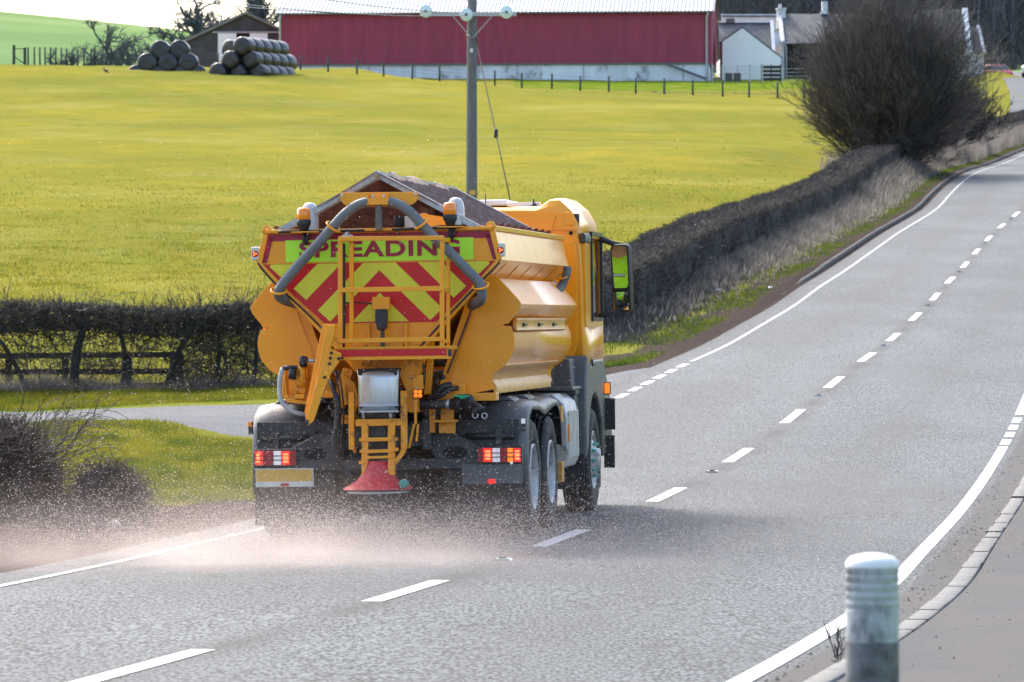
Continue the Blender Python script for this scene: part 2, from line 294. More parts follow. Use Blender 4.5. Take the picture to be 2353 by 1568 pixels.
def np_mesh(name, V, F, mat, parent=None, smooth=False):
    V = np.asarray(V, dtype=np.float32); F = np.asarray(F, dtype=np.int32); k = F.shape[1]
    me = bpy.data.meshes.new(name); me.vertices.add(len(V)); me.vertices.foreach_set('co', V.ravel())
    me.loops.add(F.size); me.loops.foreach_set('vertex_index', F.ravel()); me.polygons.add(len(F))
    me.polygons.foreach_set('loop_start', np.arange(0, F.size, k, dtype=np.int32)); me.update(calc_edges=True)
    if smooth: me.polygons.foreach_set('use_smooth', np.ones(len(F), dtype=bool))
    for m in (mat if isinstance(mat, (list, tuple)) else [mat]): me.materials.append(MATS[m])
    return link(name, me, parent)
def twig_geo(P0, P1, R0, R1):
    """three-sided tapered sticks between P0 and P1 (N,3)"""
    N = len(P0); D = P1 - P0; D /= np.linalg.norm(D, axis=1, keepdims=True) + 1e-9
    A = np.where(np.abs(D[:, 2:3]) > 0.9, [[1, 0, 0]], [[0, 0, 1]]); U = np.cross(D, A); U /= np.linalg.norm(U, axis=1, keepdims=True) + 1e-9; W = np.cross(D, U)
    V = np.zeros((N, 6, 3))
    for j in range(3):
        a = 2 * math.pi * j / 3; o = U * math.cos(a) + W * math.sin(a); V[:, j] = P0 + o * R0[:, None]; V[:, 3 + j] = P1 + o * R1[:, None]
    b = (np.arange(N) * 6)[:, None, None]; F = b + np.array([[0, 1, 4, 3], [1, 2, 5, 4], [2, 0, 3, 5]])[None]
    return V.reshape(-1, 3), F.reshape(-1, 4)
def join_geo(gs):
    Vs, Fs, b = [], [], 0
    for V, F in gs: Vs.append(V); Fs.append(F + b); b += len(V)
    return np.concatenate(Vs), np.concatenate(Fs)
def rdir(n, rng=RNG):
    v = rng.normal(size=(n, 3)); return v / np.linalg.norm(v, axis=1, keepdims=True)
def ray(px, py, d):
    return ((px - CX) / FPX * d, d, CZ + (HY - py) / FPX * d)
# ------------------------------------------------------------------ road path (depth, x, z of the crown)
RP = [(-14, -15.0, .15), (0, -9.2, .12), (10, -5.9, .10), (18, -3.6, .09), (24, -2.236, .08), (26.2, -1.82, .08), (30.2, -1.067, .07), (39.1, .138, .01), (47.9, 1.373, .025), (56.7, 2.6, .16), (65.4, 3.84, .443), (74.2, 5.05, .80),
      (83, 6.26, 1.15), (91.6, 7.5, 1.48), (100, 8.69, 1.89), (109, 9.95, 2.34), (117, 11.1, 2.84), (126, 12.4, 3.34), (135, 13.6, 3.83), (143, 14.8, 4.34), (152, 16.1, 4.90), (161, 17.6, 5.5), (170, 19.0, 6.08), (185, 21.0, 7.1), (200, 23.2, 8.2), (230, 28.2, 9.9), (250, 31.8, 11.2), (280, 38, 13.2), (320, 48, 16)]
_rd, _rx, _rz = [np.array(a, float) for a in zip(*RP)]
def _smooth(xs, ys, q):      # cubic Hermite through the nodes
    m = np.gradient(ys, xs); i = np.clip(np.searchsorted(xs, q) - 1, 0, len(xs) - 2); h = xs[i + 1] - xs[i]; u = (q - xs[i]) / h
    return ((2 * u**3 - 3 * u**2 + 1) * ys[i] + (u**3 - 2 * u**2 + u) * h * m[i] + (-2 * u**3 + 3 * u**2) * ys[i + 1] + (u**3 - u**2) * h * m[i + 1])
_q = np.arange(-14, 320, 0.5); RX = _smooth(_rd, _rx, _q); RZ = _smooth(_rd, _rz, _q)
RXs = np.convolve(np.pad(RX, 8, 'edge'), np.ones(17) / 17, 'valid'); RX[8:-8] = RXs[8:-8]
_tx = np.gradient(RX, _q); _tl = np.sqrt(1 + _tx**2)
def road_at(d, t, dz=0.0):
    x = np.interp(d, _q, RX); z = np.interp(d, _q, RZ); s = np.interp(d, _q, _tx); l = math.sqrt(1 + s * s)
    return (x + t / l, d - t * s / l, z - 0.012 * min(abs(t), 3.6) + dz)
def road_coord(x, y):        # arrays -> (d along, t across)
    d = np.clip(y, -14, 319.5)
    for _ in range(3):
        s = np.interp(d, _q, _tx); l2 = 1 + s * s; X = np.interp(d, _q, RX); e = ((x - X) * s + (y - d)) / l2; d = np.clip(d + e, -14, 319.5)
    s = np.interp(d, _q, _tx); l = np.sqrt(1 + s * s); X = np.interp(d, _q, RX); t = ((x - X) - (y - d) * s) / l
    return d, t
CP = []
for px, py, d in [(0, 1300, 36), (300, 1200, 45), (0, 1180, 46), (0, 1120, 54), (300, 1125, 56), (550, 1125, 56), (0, 1050, 65), (550, 1060, 65), (600, 1000, 72), (85, 975, 76), (300, 985, 74.5), (0, 940, 84), (300, 933, 84), (640, 926, 82), (0, 908, 88), (300, 907, 88), (600, 902, 88), (0, 885, 94), (600, 880, 94),
                  (0, 690, 118), (600, 685, 118), (1000, 690, 118), (0, 530, 152), (600, 540, 152), (1100, 545, 150), (1300, 560, 140), (0, 385, 202), (700, 400, 200), (1300, 410, 192), (1600, 455, 170), (0, 250, 290), (700, 262, 285), (1300, 285, 275), (1700, 330, 240), (1850, 350, 215),
                  (0, 150, 355), (150, 154, 357), (300, 160, 360), (500, 172, 364), (690, 184, 368), (950, 193, 364), (1268, 205, 358), (1592, 212, 350), (1848, 219, 342), (1900, 250, 300), (660, 175, 388), (1150, 182, 388), (1632, 188, 385), (1790, 190, 380),
                  (1760, 420, 190), (1950, 235, 330), (2100, 215, 335), (2250, 190, 345), (2350, 182, 350), (2290, 172, 380), (2353, 265, 290), (2250, 262, 290), (2200, 180, 430), (1700, 150, 440), (2353, 160, 430)]:
    CP.append(ray(px, py, d))
for p in [(-30, 30, -.1), (-20, 45, -.1), (-40, 60, 0), (-40, 76, .2), (-40, 84, .35), (-40, 92, .6), (-60, 120, 2.6), (-60, 200, 8.5), (-70, 300, 16.5), (-70, 356, 21.5), (70, 356, 22), (90, 200, 10), (60, 120, 3.5), (40, 60, 1), (25, 40, .5), (20, 20, .4), (12, 5, .35), (-30, 5, .1),
          (-12, 362, 21.5), (-40, 400, 22.0), (-20, 400, 22.3), (-60, 440, 23.5), (-20, 450, 24.0), (60, 440, 26), (120, 440, 30), (-28, 372, 20.6), (-22, 372, 20.8),
          (-80, 600, 33), (0, 600, 31), (100, 600, 42), (-120, 900, 64), (-70, 900, 59), (0, 900, 50), (100, 900, 60), (-160, 1300, 50), (0, 1300, 40), (200, 1300, 50), (300, 600, 40), (300, 300, 20), (-300, 600, 50), (-300, 300, 20), (250, 60, 4), (-250, 60, 2), (-250, 0, 0), (250, 0, 1), (0, -30, .2)]:
    CP.append(p)
for d in list(range(-10, 130, 12)) + list(range(130, 320, 20)):
    for tt, dz in ((-5.2, .10), (0, 0), (4.6, .12), (9, .25)):
        if tt < -5 and 48 < d < 92: continue
        CP.append(road_at(d, tt, dz))
for d, dz in ((96, .2), (108, .2), (120, .15), (135, .1), (150, .0), (165, -.05), (185, .2), (205, .5), (225, .8)):
    CP.append(road_at(d, -6.6, dz)); CP.append(road_at(d, -9.5, dz + .1))
CP = np.array(CP); _P2 = CP[:, :2]; _n = len(CP)
def _sc(p): return np.stack([p[:, 0] * 1.0, p[:, 1] * 0.75], 1)
_K = np.sqrt(((_sc(_P2)[:, None] - _sc(_P2)[None])**2).sum(-1) + 4.0); _A = np.zeros((_n + 3, _n + 3)); _A[:_n, :_n] = -_K + np.eye(_n) * (-0.4); _Q = np.c_[np.ones(_n), _P2 / 100]; _A[:_n, _n:] = _Q; _A[_n:, :_n] = _Q.T
_wt = np.linalg.solve(_A, np.r_[CP[:, 2], 0, 0, 0])
def _sst(a, b, x): u = np.clip((x - a) / (b - a), 0, 1); return u * u * (3 - 2 * u)
def terrain(x, y):
    x = np.atleast_1d(np.asarray(x, float)); y = np.atleast_1d(np.asarray(y, float)); out = np.empty(x.shape); xf, yf = x.ravel(), y.ravel(); z = np.empty(xf.shape)
    for i in range(0, len(xf), 20000):
        p = np.stack([xf[i:i + 20000], yf[i:i + 20000]], 1); k = np.sqrt(((_sc(p)[:, None] - _sc(_P2)[None])**2).sum(-1) + 4.0); z[i:i + 20000] = -k @ _wt[:_n] + np.c_[np.ones(len(p)), p / 100] @ _wt[_n:]
    # gentle roughness away from the roads
    z += 0.05 * np.sin(xf * 1.3 + 2 * np.sin(yf * .37)) * np.sin(yf * .9 + xf * .4) * _sst(90, 130, yf)
    z += .75 * np.exp(-((xf - 37.0) / 1.5) ** 2 - ((yf - 351) / 3.0) ** 2)
    d, t = road_coord(xf, yf); zr = np.interp(d, _q, RZ); at = np.abs(t); inr = (yf > -20) & (yf < 330)
    base = zr - 0.012 * np.minimum(at, 3.6) - 0.04
    wl = 1 - _sst(3.75, 5.0, -t); wr = 1 - _sst(6.0, 8.0, t); wgt = np.where(t < 0, wl, wr) * inr
    z = z * (1 - wgt) + base * wgt
    up = (t < 0) * inr * _sst(88, 98, yf) * (1 - _sst(285, 318, yf)); w2 = _sst(3.98, 4.10, at) * (1 - _sst(9.5, 15, at)) * up
    vz = zr - .043 + .075 * _sst(108, 122, yf) * 1.0 + .16 * _sst(4.4, 6.6, at) + .10 * np.sin(yf * .11) * _sst(5, 7, at)
    z = z * (1 - w2) + vz * w2
    return z.reshape(x.shape)
def tz(x, y): return float(terrain(x, y)[0])
def ground(px, py, dmin=14.0, dmax=1000.0):
    ds = dmin * (dmax / dmin) ** np.linspace(0, 1, 3000); X = (px - CX) / FPX * ds; Z = CZ + (HY - py) / FPX * ds; h = terrain(X, ds); k = np.nonzero(Z < h)[0]
    i = k[0] if len(k) else len(ds) - 1; return (float(X[i]), float(ds[i]), float(h[i]))
# terrain sheet
_rows = np.r_[np.linspace(-30, 12, 16)[:-1], 12 * (1500 / 12) ** np.linspace(0, 1, 620)]
_u = np.linspace(-1, 1, 361); _cols = 0.135 * _u + 1.1 * _u**7
Yg = np.repeat(_rows[:, None], len(_cols), 1); Dg = np.maximum(Yg, 60.0 + 0 * Yg) * (Yg < 60) + Yg * (Yg >= 60); Xg = _cols[None] * np.maximum(Dg, 60)
Xg = Xg + 0.0; Zg = terrain(Xg, Yg); nr, nc = Yg.shape
idx = np.arange(nr * nc).reshape(nr, nc); F = np.stack([idx[:-1, :-1], idx[:-1, 1:], idx[1:, 1:], idx[1:, :-1]], -1).reshape(-1, 4)
ter = np_mesh('terrain', np.stack([Xg, Yg, Zg], -1).reshape(-1, 3), F, 'terrain_ground', smooth=True); ter['kind'] = 'structure'
dd, tt = road_coord(Xg.ravel(), Yg.ravel()); xx, yy = Xg.ravel(), Yg.ravel()
near = (yy < 330).astype(float)
dirt = near * (1 - _sst(4.3, 5.6, np.abs(tt) + 0.0)) ; dirt = np.where((tt < 0) & (yy < 66), near * (1 - _sst(4.8, 6.8, -tt)), dirt)
dirt = np.maximum(dirt, (yy > 64) * (yy < 90) * (1 - _sst(4.5, 7.5, -tt)) * (tt < 0) * (yy < 330))
dirt = np.maximum(dirt, 0.62 * (np.abs(xx + 12) < 11) * (np.abs(yy - 88.6) < 1.0))
dirt = np.maximum(dirt, 0.60 * (np.abs(yy - 356 + (xx + 2) * .45) < 1.5) * (xx > 0) * (yy > 300) * (xx < 30))
dry = near * (_sst(4.9, 5.6, -tt) * (1 - _sst(7.2, 7.8, -tt))) * (yy > 94) * (yy < 330) * (tt < 0)
dry = np.maximum(dry, _sst(215, 235, yy) * (1 - _sst(300, 316, yy)) * (tt < -4) * (tt > -8.5))
green = (yy < 90) * (tt < -5) * 0.3 * (yy > 60) + (yy < 60) * 0.25 * (tt < 0) + (tt > 6) * (yy < 200) * 0.8
green = np.maximum(green, (yy > 352) * (xx > 0) * (yy < 400) * .65); green = np.where((yy > 83.5) & (yy < 89) & (xx < 2), 1.0, green)
hill = _sst(395, 430, yy)
for nm, a in (('z_dirt', dirt), ('z_dry', dry), ('z_green', green), ('z_hill', hill)):
    at = ter.data.attributes.new(nm, 'FLOAT', 'POINT'); at.data.foreach_set('value', np.clip(a, 0, 1).astype(np.float32))
# ------------------------------------------------------------------ roads
def strip(name, d0, d1, ts, step, mat, dz, parent=None, wear=None, dzs=None):
    ds = np.arange(d0, d1 + 1e-6, step); ds = np.r_[ds, d1] if d1 - ds[-1] > 1e-3 else ds
    V = [road_at(d, t, dz + (dzs[j] if dzs else 0)) for d in ds for j, t in enumerate(ts)]; k = len(ts); i = np.arange(len(ds) * k).reshape(-1, k)
    F = np.stack([i[:-1, :-1], i[:-1, 1:], i[1:, 1:], i[1:, :-1]], -1).reshape(-1, 4); o = np_mesh(name, V, F, mat, parent, smooth=True)
    if 'kerb' in mat: o.data.polygons.foreach_set('use_smooth', np.zeros(len(F), dtype=bool))
    if wear is not None:
        a = o.data.attributes.new('wear', 'FLOAT', 'POINT'); a.data.foreach_set('value', np.array([wear(d, t) for d in ds for t in ts], dtype=np.float32))
    return o
def wearf(d, t):
    w = 0.95 * math.exp(-((t - 0.05) / 0.15) ** 2) * (0.6 + 0.4 * math.sin(d * 1.7))
    w += 0.22 * math.exp(-((abs(t) - 1.7) / 0.5) ** 2)
    w += 0.5 * (1 - min(1, max(0, (3.72 - abs(t)) / 0.35)))
    return max(0, min(1, w))
_ts = [-3.72, -3.5, -3.2, -2.8, -2.4, -2.0, -1.7, -1.4, -1.0, -.6, -.3, -.18, -.06, .05, .16, .3, .6, 1.0, 1.4, 1.7, 2.0, 2.4, 2.8, 3.2, 3.5, 3.79]
road = strip('road', -14, 318, _ts, 1.0, 'asphalt', 0.0, wear=wearf); road['kind'] = 'structure'
def rd(px, py): return float(road_coord(np.array([ground(px, py)[0]]), np.array([ground(px, py)[1]]))[0][0])
_dash = [((200, 1568), (430, 1510)), ((805, 1397), (995, 1347)), ((1213, 1268), (1338, 1228)), ((1477, 1163), (1562, 1130)), ((1657, 1071), (1722, 1038)), ((1793, 980), (1838, 948)), ((1890, 898), (1930, 872)), ((1968, 837), (2003, 816)), ((2035, 789), (2064, 771)), ((2088, 742), (2113, 723)),
         ((2135, 695), (2157, 678)), ((2172, 655), (2192, 641)), ((2205, 619), (2223, 606)), ((2233, 588), (2249, 576)), ((2260, 557), (2275, 546)), ((2288, 528), (2303, 518)), ((2318, 501), (2335, 490))]
for k, (a, b) in enumerate(_dash):
    d0, d1 = rd(*a), rd(*b)
    if k == 0: d0 = d1 - 3.5
    strip('centre_dash', d0, d1, [-.075, .075], 0.5, 'road_paint', 0.005, road)
dj0, dj1 = rd(1390, 922), rd(1566, 838)
strip('edge_line', -14, dj0 - .8, [-3.25, -3.15], 0.7, 'worn_paint', 0.005, road)
n = 6; st = (dj1 - dj0) / n
for i in range(n): strip('junction_dash', dj0 + st * i, dj0 + st * (i + .62), [-3.27, -3.13], 0.5, 'road_paint', 0.005, road)
strip('edge_line', dj1 + .2, 310, [-3.25, -3.15], 1.0, 'worn_paint', 0.005, road)
er0, er1 = rd(2290, 1030), rd(2330, 962); n = 4; st = (er1 - er0) / n
strip('edge_line', -14, er0 - .4, [3.24, 3.37], 0.7, 'road_paint', 0.005, road); strip('edge_line', er1 + .2, 310, [3.24, 3.37], 1.0, 'road_paint', 0.005, road)
for i in range(n): strip('junction_dash', er0 + st * i, er0 + st * (i + .66), [3.24, 3.37], 0.4, 'road_paint', 0.005, road)
# kerbs and footway
def kerb_run(d0, d1, ts, dzs, mat, L=.915):
    V, F = [], []; d = d0; rk = np.random.default_rng(4)
    while d < d1:
        e = d + L - .014; j = rk.normal(0, .004, 2); b = len(V)
        for q in (d, e):
            for t_, z_ in zip(ts, dzs): V.append(road_at(q, t_ + j[0], z_ + (j[1] if z_ > 0 else 0)))
        k = len(ts); F += [(b + i, b + i + 1, b + k + i + 1, b + k + i) for i in range(k - 1)]; d += L
    return np_mesh('kerb', V, F, mat)
kb = kerb_run(-14, 150, [3.79, 3.80, 3.81, 3.93, 3.94, 3.95], [-.03, .085, .10, .10, .095, .02], 'kerb_stone'); kb['kind'] = 'structure'
kb2 = kerb_run(114, 317, [-4.05, -4.04, -3.92, -3.90], [-.03, .065, .065, -.03], 'kerb_dark'); kb2['kind'] = 'structure'
for v in kb2.data.vertices: v.co.z -= .10 * (1 - float(_sst(114, 134, v.co.y)))
ft = strip('footway', -14, 150, [3.955, 4.5, 5.5, 6.6, 6.75], 1.0, 'footway_asphalt', 0.0, dzs=[.094, .11, .13, .15, .02]); ft['kind'] = 'structure'
ch = strip('gutter_dirt', 14, 66, [3.46, 3.56, 3.70, 3.785], 0.6, 'footway_asphalt', 0.004, dzs=[-.0015, .002, .005, .012]); ch['kind'] = 'structure'
# side lane meeting the road from the left
nE = [(1.2, 60.5), (-.2, 65.5), (-2.0, 69.5), (-3.95, 72), (-6.4, 74.4), (-7.9, 76), (-12, 78), (-45, 85)]
fE = [(3.0, 84.5), (1.6, 83.4), (-.6, 82.6), (-4.1, 82), (-6.6, 83.0), (-9.4, 84), (-12, 84.6), (-45, 92)]
V = []; K = 22
def _cat(P, s):
    i = min(int(s), len(P) - 2); u = s - i; return (P[i][0] * (1 - u) + P[i + 1][0] * u, P[i][1] * (1 - u) + P[i + 1][1] * u)
R_ = [i / 10 for i in range(71)]
for s in R_:
    a, b = _cat(nE, s), _cat(fE, s); wob = .12 * math.sin(s * 9) + .08 * math.sin(s * 23)
    for j in range(K + 1):
        u = j / K; x = a[0] * (1 - u) + b[0] * u; y = (a[1] + wob) * (1 - u) + (b[1] + wob * .5) * u; V.append((x, y))
V = np.array(V); Zl = terrain(V[:, 0], V[:, 1]) + 0.02 - 0.03 * np.isin(np.arange(len(V)) % (K + 1), (0, K)); i = np.arange(len(V)).reshape(-1, K + 1)
_d, _t = road_coord(V[:, 0], V[:, 1]); Zl = np.where(-_t < 3.8, np.interp(_d, _q, RZ) - .06, Zl)
lane = np_mesh('side_lane', np.c_[V, Zl], np.stack([i[:-1, :-1], i[:-1, 1:], i[1:, 1:], i[1:, :-1]], -1).reshape(-1, 4), 'lane_tarmac', smooth=True); lane['kind'] = 'structure'
# farm drive far right
V = []
for s in np.linspace(0, 1, 24):
    yc = 285 + 110 * s; xc = 34.0 + 6.5 * s + 3 * math.sin(s * 3.1); hw = 4.2 - 1.6 * s
    for j in range(9): V.append((xc + (j / 4 - 1) * hw, yc))
V = np.array(V); i = np.arange(len(V)).reshape(-1, 9)
dv = np_mesh('farm_drive', np.c_[V, terrain(V[:, 0], V[:, 1]) + .05], np.stack([i[:-1, :-1], i[:-1, 1:], i[1:, 1:], i[1:, :-1]], -1).reshape(-1, 4), 'lane_tarmac', smooth=True); dv['kind'] = 'structure'
# reflecting road studs between the dashes
studs = [((1107, 1300), 'worn road stud in the near lane gap behind the gritter, closest stud to the camera'), ((1613, 1094), 'white road stud right of the gritter level with its front wheel'), ((1873, 916), 'road stud between the centre dashes just up the hill from the gritter cab'), ((2020, 800), 'fourth road stud up the hill on the centre line'),
         ((2129, 706), 'fifth road stud up the hill on the centre line'), ((2199, 629), 'sixth road stud up the hill on the centre line'), ((2253, 563), 'seventh road stud up the hill, last but one in view'), ((2317, 506), 'farthest road stud, near the right edge of the photo')]
proto = None
for (px, py), lab in studs:
    d = rd(px, py); p = road_at(d, 0.02, 0.0)
    if proto is None:
        proto = empty('road_stud'); MB().prism([(-.075, .002), (-.06, .02), (.06, .02), (.075, .002)], -.07, .07).build('casing', 'steel', proto)
        MB().prism([(-.03, .02), (-.026, .032), (.026, .032), (.03, .02)], -.04, .04).build('rubber_block', 'rubber', proto); o = proto
    else:
        o = proto.copy(); COL.objects.link(o)
        for c in proto.children:
            q = c.copy(); COL.objects.link(q); q.parent = o
    o.location = p; o.rotation_euler = (0, 0, -math.atan(float(np.interp(d, _q, _tx)))); tag(o, lab, 'road stud', 'road studs along the centre line')
# ------------------------------------------------------------------ buildings
def W(px, py, d): return Vector(ray(px, py, d))
def frame(px_l, px_r, dl, dr, z0):
    """local frame: origin at left front ground corner, X along the front, Y away"""
    a = Vector(((px_l - CX) / FPX * dl, dl, z0)); b = Vector(((px_r - CX) / FPX * dr, dr, z0)); L = (b - a).length; return a, math.atan2(b.y - a.y, b.x - a.x), L
def zat(py, d): return CZ + (HY - py) / FPX * d
# red barn
a, yaw, L = frame(643, 1632, 390, 387.2, 21.7)
barn = empty('barn', a, (0, 0, yaw), 'long crimson corrugated barn with pale grey roof on a concrete base wall', 'barn'); Z = lambda py: zat(py, 388) - 21.7
zb, ze, D = Z(146), Z(27), 14.0; rise = 2.6
def corr(x0, x1, z0, z1, y, n, amp=.05, mat=0, flip=1):
    m = MB(); vs = []; k = n * 4
    for i in range(k + 1):
        x = x0 + (x1 - x0) * i / k; o = amp * (0, 1, 1, 0)[i % 4] * flip; vs += [(x, y - o, z0), (x, y - o, z1)]
    m.add(vs, [(2 * i, 2 * i + 2, 2 * i + 3, 2 * i + 1) for i in range(k)], mat); return m
corr(0, L, zb, ze + .05, 0, 112).build('cladding', 'barn_red', barn, normals=False)
g = MB(); g.prism([(0.02, zb - .15), (D, zb - .15), (D, ze), (D / 2, ze + rise), (0.02, ze)], L - .02, L + .10, axis='x'); g.prism([(0.02, zb - .15), (D, zb - .15), (D, ze), (D / 2, ze + rise), (0.02, ze)], -.10, .02, axis='x'); g.box((.1, D - .1, 0), (L - .1, D, ze)); g.build('gable_cladding', 'barn_red', barn)
m = MB(); k = 111 * 4; v = []
for i in range(k + 1):
    x = -.35 + (L + .7) * i / k; o = .045 * (0, 1, 1, 0)[i % 4]; v += [(x, -.35, ze - .06 + o), (x, D / 2, ze + rise + o), (x, D + .35, ze - .06 + o)]
m.add(v, [(3 * i + j, 3 * i + 3 + j, 3 * i + 4 + j, 3 * i + 1 + j) for i in range(k) for j in (0, 1)]); m.build('roof', 'barn_roof', barn, normals=False)
m = MB(); m.box((.05, .12, -2), (L - .05, .3, zb)); m.box((L - .3, .12, -2), (L - .12, D, zb)); m.build('base_wall', 'barn_concrete', barn)
for px in (797, 1027 + 22, 1238, 1436):
    x = (px - 643) / (1632 - 643) * L; MB().box((x - .16, .02, -2), (x + .16, .12, zb - .02)).build('column', 'stone_white', barn)
for px in (745, 848, 955, 1100, 1190, 1342, 1488, 1570):
    x = (px - 643) / (1632 - 643) * L; MB().box((x - .06, .05, -2), (x + .06, .12, zb - .02)).build('strut', 'pipe_grey', barn)
MB().box((-.3, -.5, ze - .16), (L + .3, -.36, ze - .02)).build('gutter', 'gutter', barn)
m = MB(); m.tube([(L - .15, -.42, ze - .15), (L - .3, -.2, ze - .5), (L - .3, -.14, zb - .2), (L - .3, -.14, -.6)], .09, 8); m.build('downpipe', 'pipe_grey', barn)
m = MB(); m.tube([(.12, -.42, ze - .15), (.05, -.2, ze - .5), (.05, -.14, -.6)], .09, 8); m.build('downpipe', 'pipe_grey', barn)
MB().box((0, -.07, zb - .10), (L, .12, zb + .03)).build('base_flashing', 'gutter', barn)
m = MB(); x0 = (1524 - 643) / 989 * L; x1 = (1622 - 643) / 989 * L; m.bar((x0, -.45, Z(146)), (x1, -.5, Z(183)), .10, .22); tag(m.build('ramp_beam', 'gutter', None), 'dark sloping beam leaning against the right end of the barn base wall', 'beam'); ob = bpy.data.objects['ramp_beam']; ob.location = a; ob.rotation_euler = (0, 0, yaw)
# dark shed left of the barn
d = 398; s = d / FPX; a = Vector(((424 - CX) * s, d, 19.5)); shed = empty('shed', a, (0, 0, 0), 'dark timber shed with white sliding doors half open behind the black bales', 'shed')
X = lambda px: (px - 424) * s; Z = lambda py: zat(py, d) - 19.5
ax, ay = X(565), Z(33); lx, ly = X(426), Z(97); rx, ry = X(668), Z(82); D = 16
m = MB(); m.prism([(lx + .1, -1), (lx + .1, ly), (ax, ay - .1), (rx, ry), (rx, -1)], .1, .3); m.box((lx + .1, .3, -1), (lx + .3, D, ly)); m.build('wall', 'shed_wall', shed)
m = MB(); m.prism([(lx - .5, ly - .25), (ax, ay), (ax, ay + .22), (lx - .5, ly)], -.3, D); m.prism([(ax, ay), (rx + .3, ry - .1), (rx + .3, ry + .12), (ax, ay + .22)], -.3, D); m.build('roof', 'shed_roof', shed)
MB().box((X(501), -.05, Z(165)), (X(543), .08, Z(77))).build('sliding_door', 'whitewash', shed); MB().box((X(574), -.05, Z(165)), (X(615), .08, Z(77))).build('sliding_door', 'whitewash', shed)
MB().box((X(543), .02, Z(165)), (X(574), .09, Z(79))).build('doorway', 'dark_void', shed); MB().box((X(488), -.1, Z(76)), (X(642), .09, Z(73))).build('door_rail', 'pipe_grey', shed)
# white gabled outbuilding, slated byre behind, farmhouse
d = 393; s = d / FPX; z0 = 20.5; X = lambda px, d=d: (px - 1667) / FPX * d; Z = lambda py, d=d: zat(py, d) - z0
cot = empty('white_outbuilding', ((1667 - CX) * s, d, z0), (0, 0, 0), 'small bright white gabled outbuilding beside the right end of the crimson barn', 'outbuilding')
MB().prism([(X(1660), -2), (X(1660), Z(96)), (X(1706), Z(65)), (X(1794), Z(133)), (X(1794), -2)], 0, 5).build('wall', 'whitewash', cot)
m = MB(); m.prism([(X(1658), Z(96)), (X(1706), Z(64)), (X(1706), Z(61)), (X(1658), Z(93))], .08, 5.1); m.prism([(X(1706), Z(64)), (X(1797), Z(134)), (X(1797), Z(131)), (X(1706), Z(61))], .08, 5.1); m.build('roof', 'slate', cot)
d = 404; byre = empty('byre', ((1667 - CX) * d / FPX, d, z0), (0, 0, 0), 'grey slated byre with white roof edges standing behind the white gabled outbuilding', 'byre')
X = lambda px: (px - 1667) / FPX * d; Z = lambda py: zat(py, d) - z0
MB().box((X(1655), 0, -2), (X(1787), 8, Z(135))).build('wall', 'stone_white', byre)
m = MB(); m.add([(X(1655), -.3, Z(137)), (X(1776), -.3, Z(137)), (X(1776), 4, Z(46)), (X(1655), 4, Z(46)), (X(1776), 8.3, Z(137)), (X(1655), 8.3, Z(137))], [(0, 1, 2, 3), (3, 2, 4, 5)]); m.build('roof', 'slate', byre)
m = MB(); m.bar((X(1779), -.3, Z(136)), (X(1779), 4, Z(43)), .28, .3, up=(0, 0, 1)); m.bar((X(1779), 4, Z(43)), (X(1779), 8.3, Z(137)), .28, .3); m.build('skew', 'stone_white', byre); MB().box((X(1655), 3.8, Z(46)), (X(1782), 4.2, Z(42))).build('ridge', 'stone_white', byre)
MB().bar((X(1668), -.1, Z(48)), (X(1688), -.1, Z(48)), .5, .35).build('ridge_tiles', 'slate', byre)
for lab, d, px0, px1, yr, ye, nm in (('long dark slated barn roof rising behind the byre, below the wood', 412, 1660, 1800, 31, 60, 'stone_barn'),):
    o = empty(nm, ((px0 - CX) * d / FPX, d, z0), (0, 0, 0), lab, 'barn'); X = lambda px: (px - px0) / FPX * d; Z = lambda py: zat(py, d) - z0
    MB().box((0, 0, -2), (X(px1), 6, Z(ye + 6))).build('wall', 'stone_white', o); MB().add([(0, -.2, Z(ye + 8)), (X(px1), -.2, Z(ye + 8)), (X(px1), 3, Z(yr)), (0, 3, Z(yr)), (X(px1), 6.2, Z(ye + 8)), (0, 6.2, Z(ye + 8))], [(0, 1, 2, 3), (3, 2, 4, 5)]).build('roof', 'slate', o); MB().box((0, 2.85, Z(yr)), (X(px1), 3.15, Z(yr - 3))).build('ridge', 'stone_white', o)
d = 396; X = lambda px: (px - 1794) / FPX * d; Z = lambda py: zat(py, d) - z0
fh = empty('steading', ((1794 - CX) * d / FPX, d, z0), (0, 0, 0), 'grey slated steading with a white chimney and an open dark doorway behind the bare bush', 'steading')
MB().box((X(1794), .1, -2), (X(2120), 8, Z(100))).build('wall', 'shed_wall', fh); MB().box((X(1794), -.05, -2), (X(1802), .2, Z(98))).build('quoin', 'stone_white', fh)
MB().add([(X(1803), -.3, Z(100)), (X(2120), -.3, Z(100)), (X(2120), 4.2, Z(25)), (X(1803), 4.2, Z(25)), (X(2120), 8.7, Z(100)), (X(1803), 8.7, Z(100))], [(0, 1, 2, 3), (3, 2, 4, 5)]).build('roof', 'slate', fh)
m = MB(); m.bar((X(1798), -.3, Z(99)), (X(1798), 4.2, Z(24)), .32, .35); m.build('skew', 'stone_white', fh)
ch_ = MB().box((X(1792), 3.6, Z(60)), (X(1811), 4.6, Z(14))).box((X(1790), 3.5, Z(16)), (X(1813), 4.7, Z(12))).build('chimney', 'stone_white', fh)
MB().lathe([(.16, Z(13)), (.13, Z(2))], ((X(1799)), 4.1, 0), n=10).build('chimney_pot', 'pipe_grey', ch_)
c2 = MB().box((X(1896), 3.8, Z(26)), (X(1909), 4.6, Z(-4))).box((X(1893), 3.7, Z(26)), (X(1912), 4.7, Z(22))).build('chimney', 'stone_white', fh)
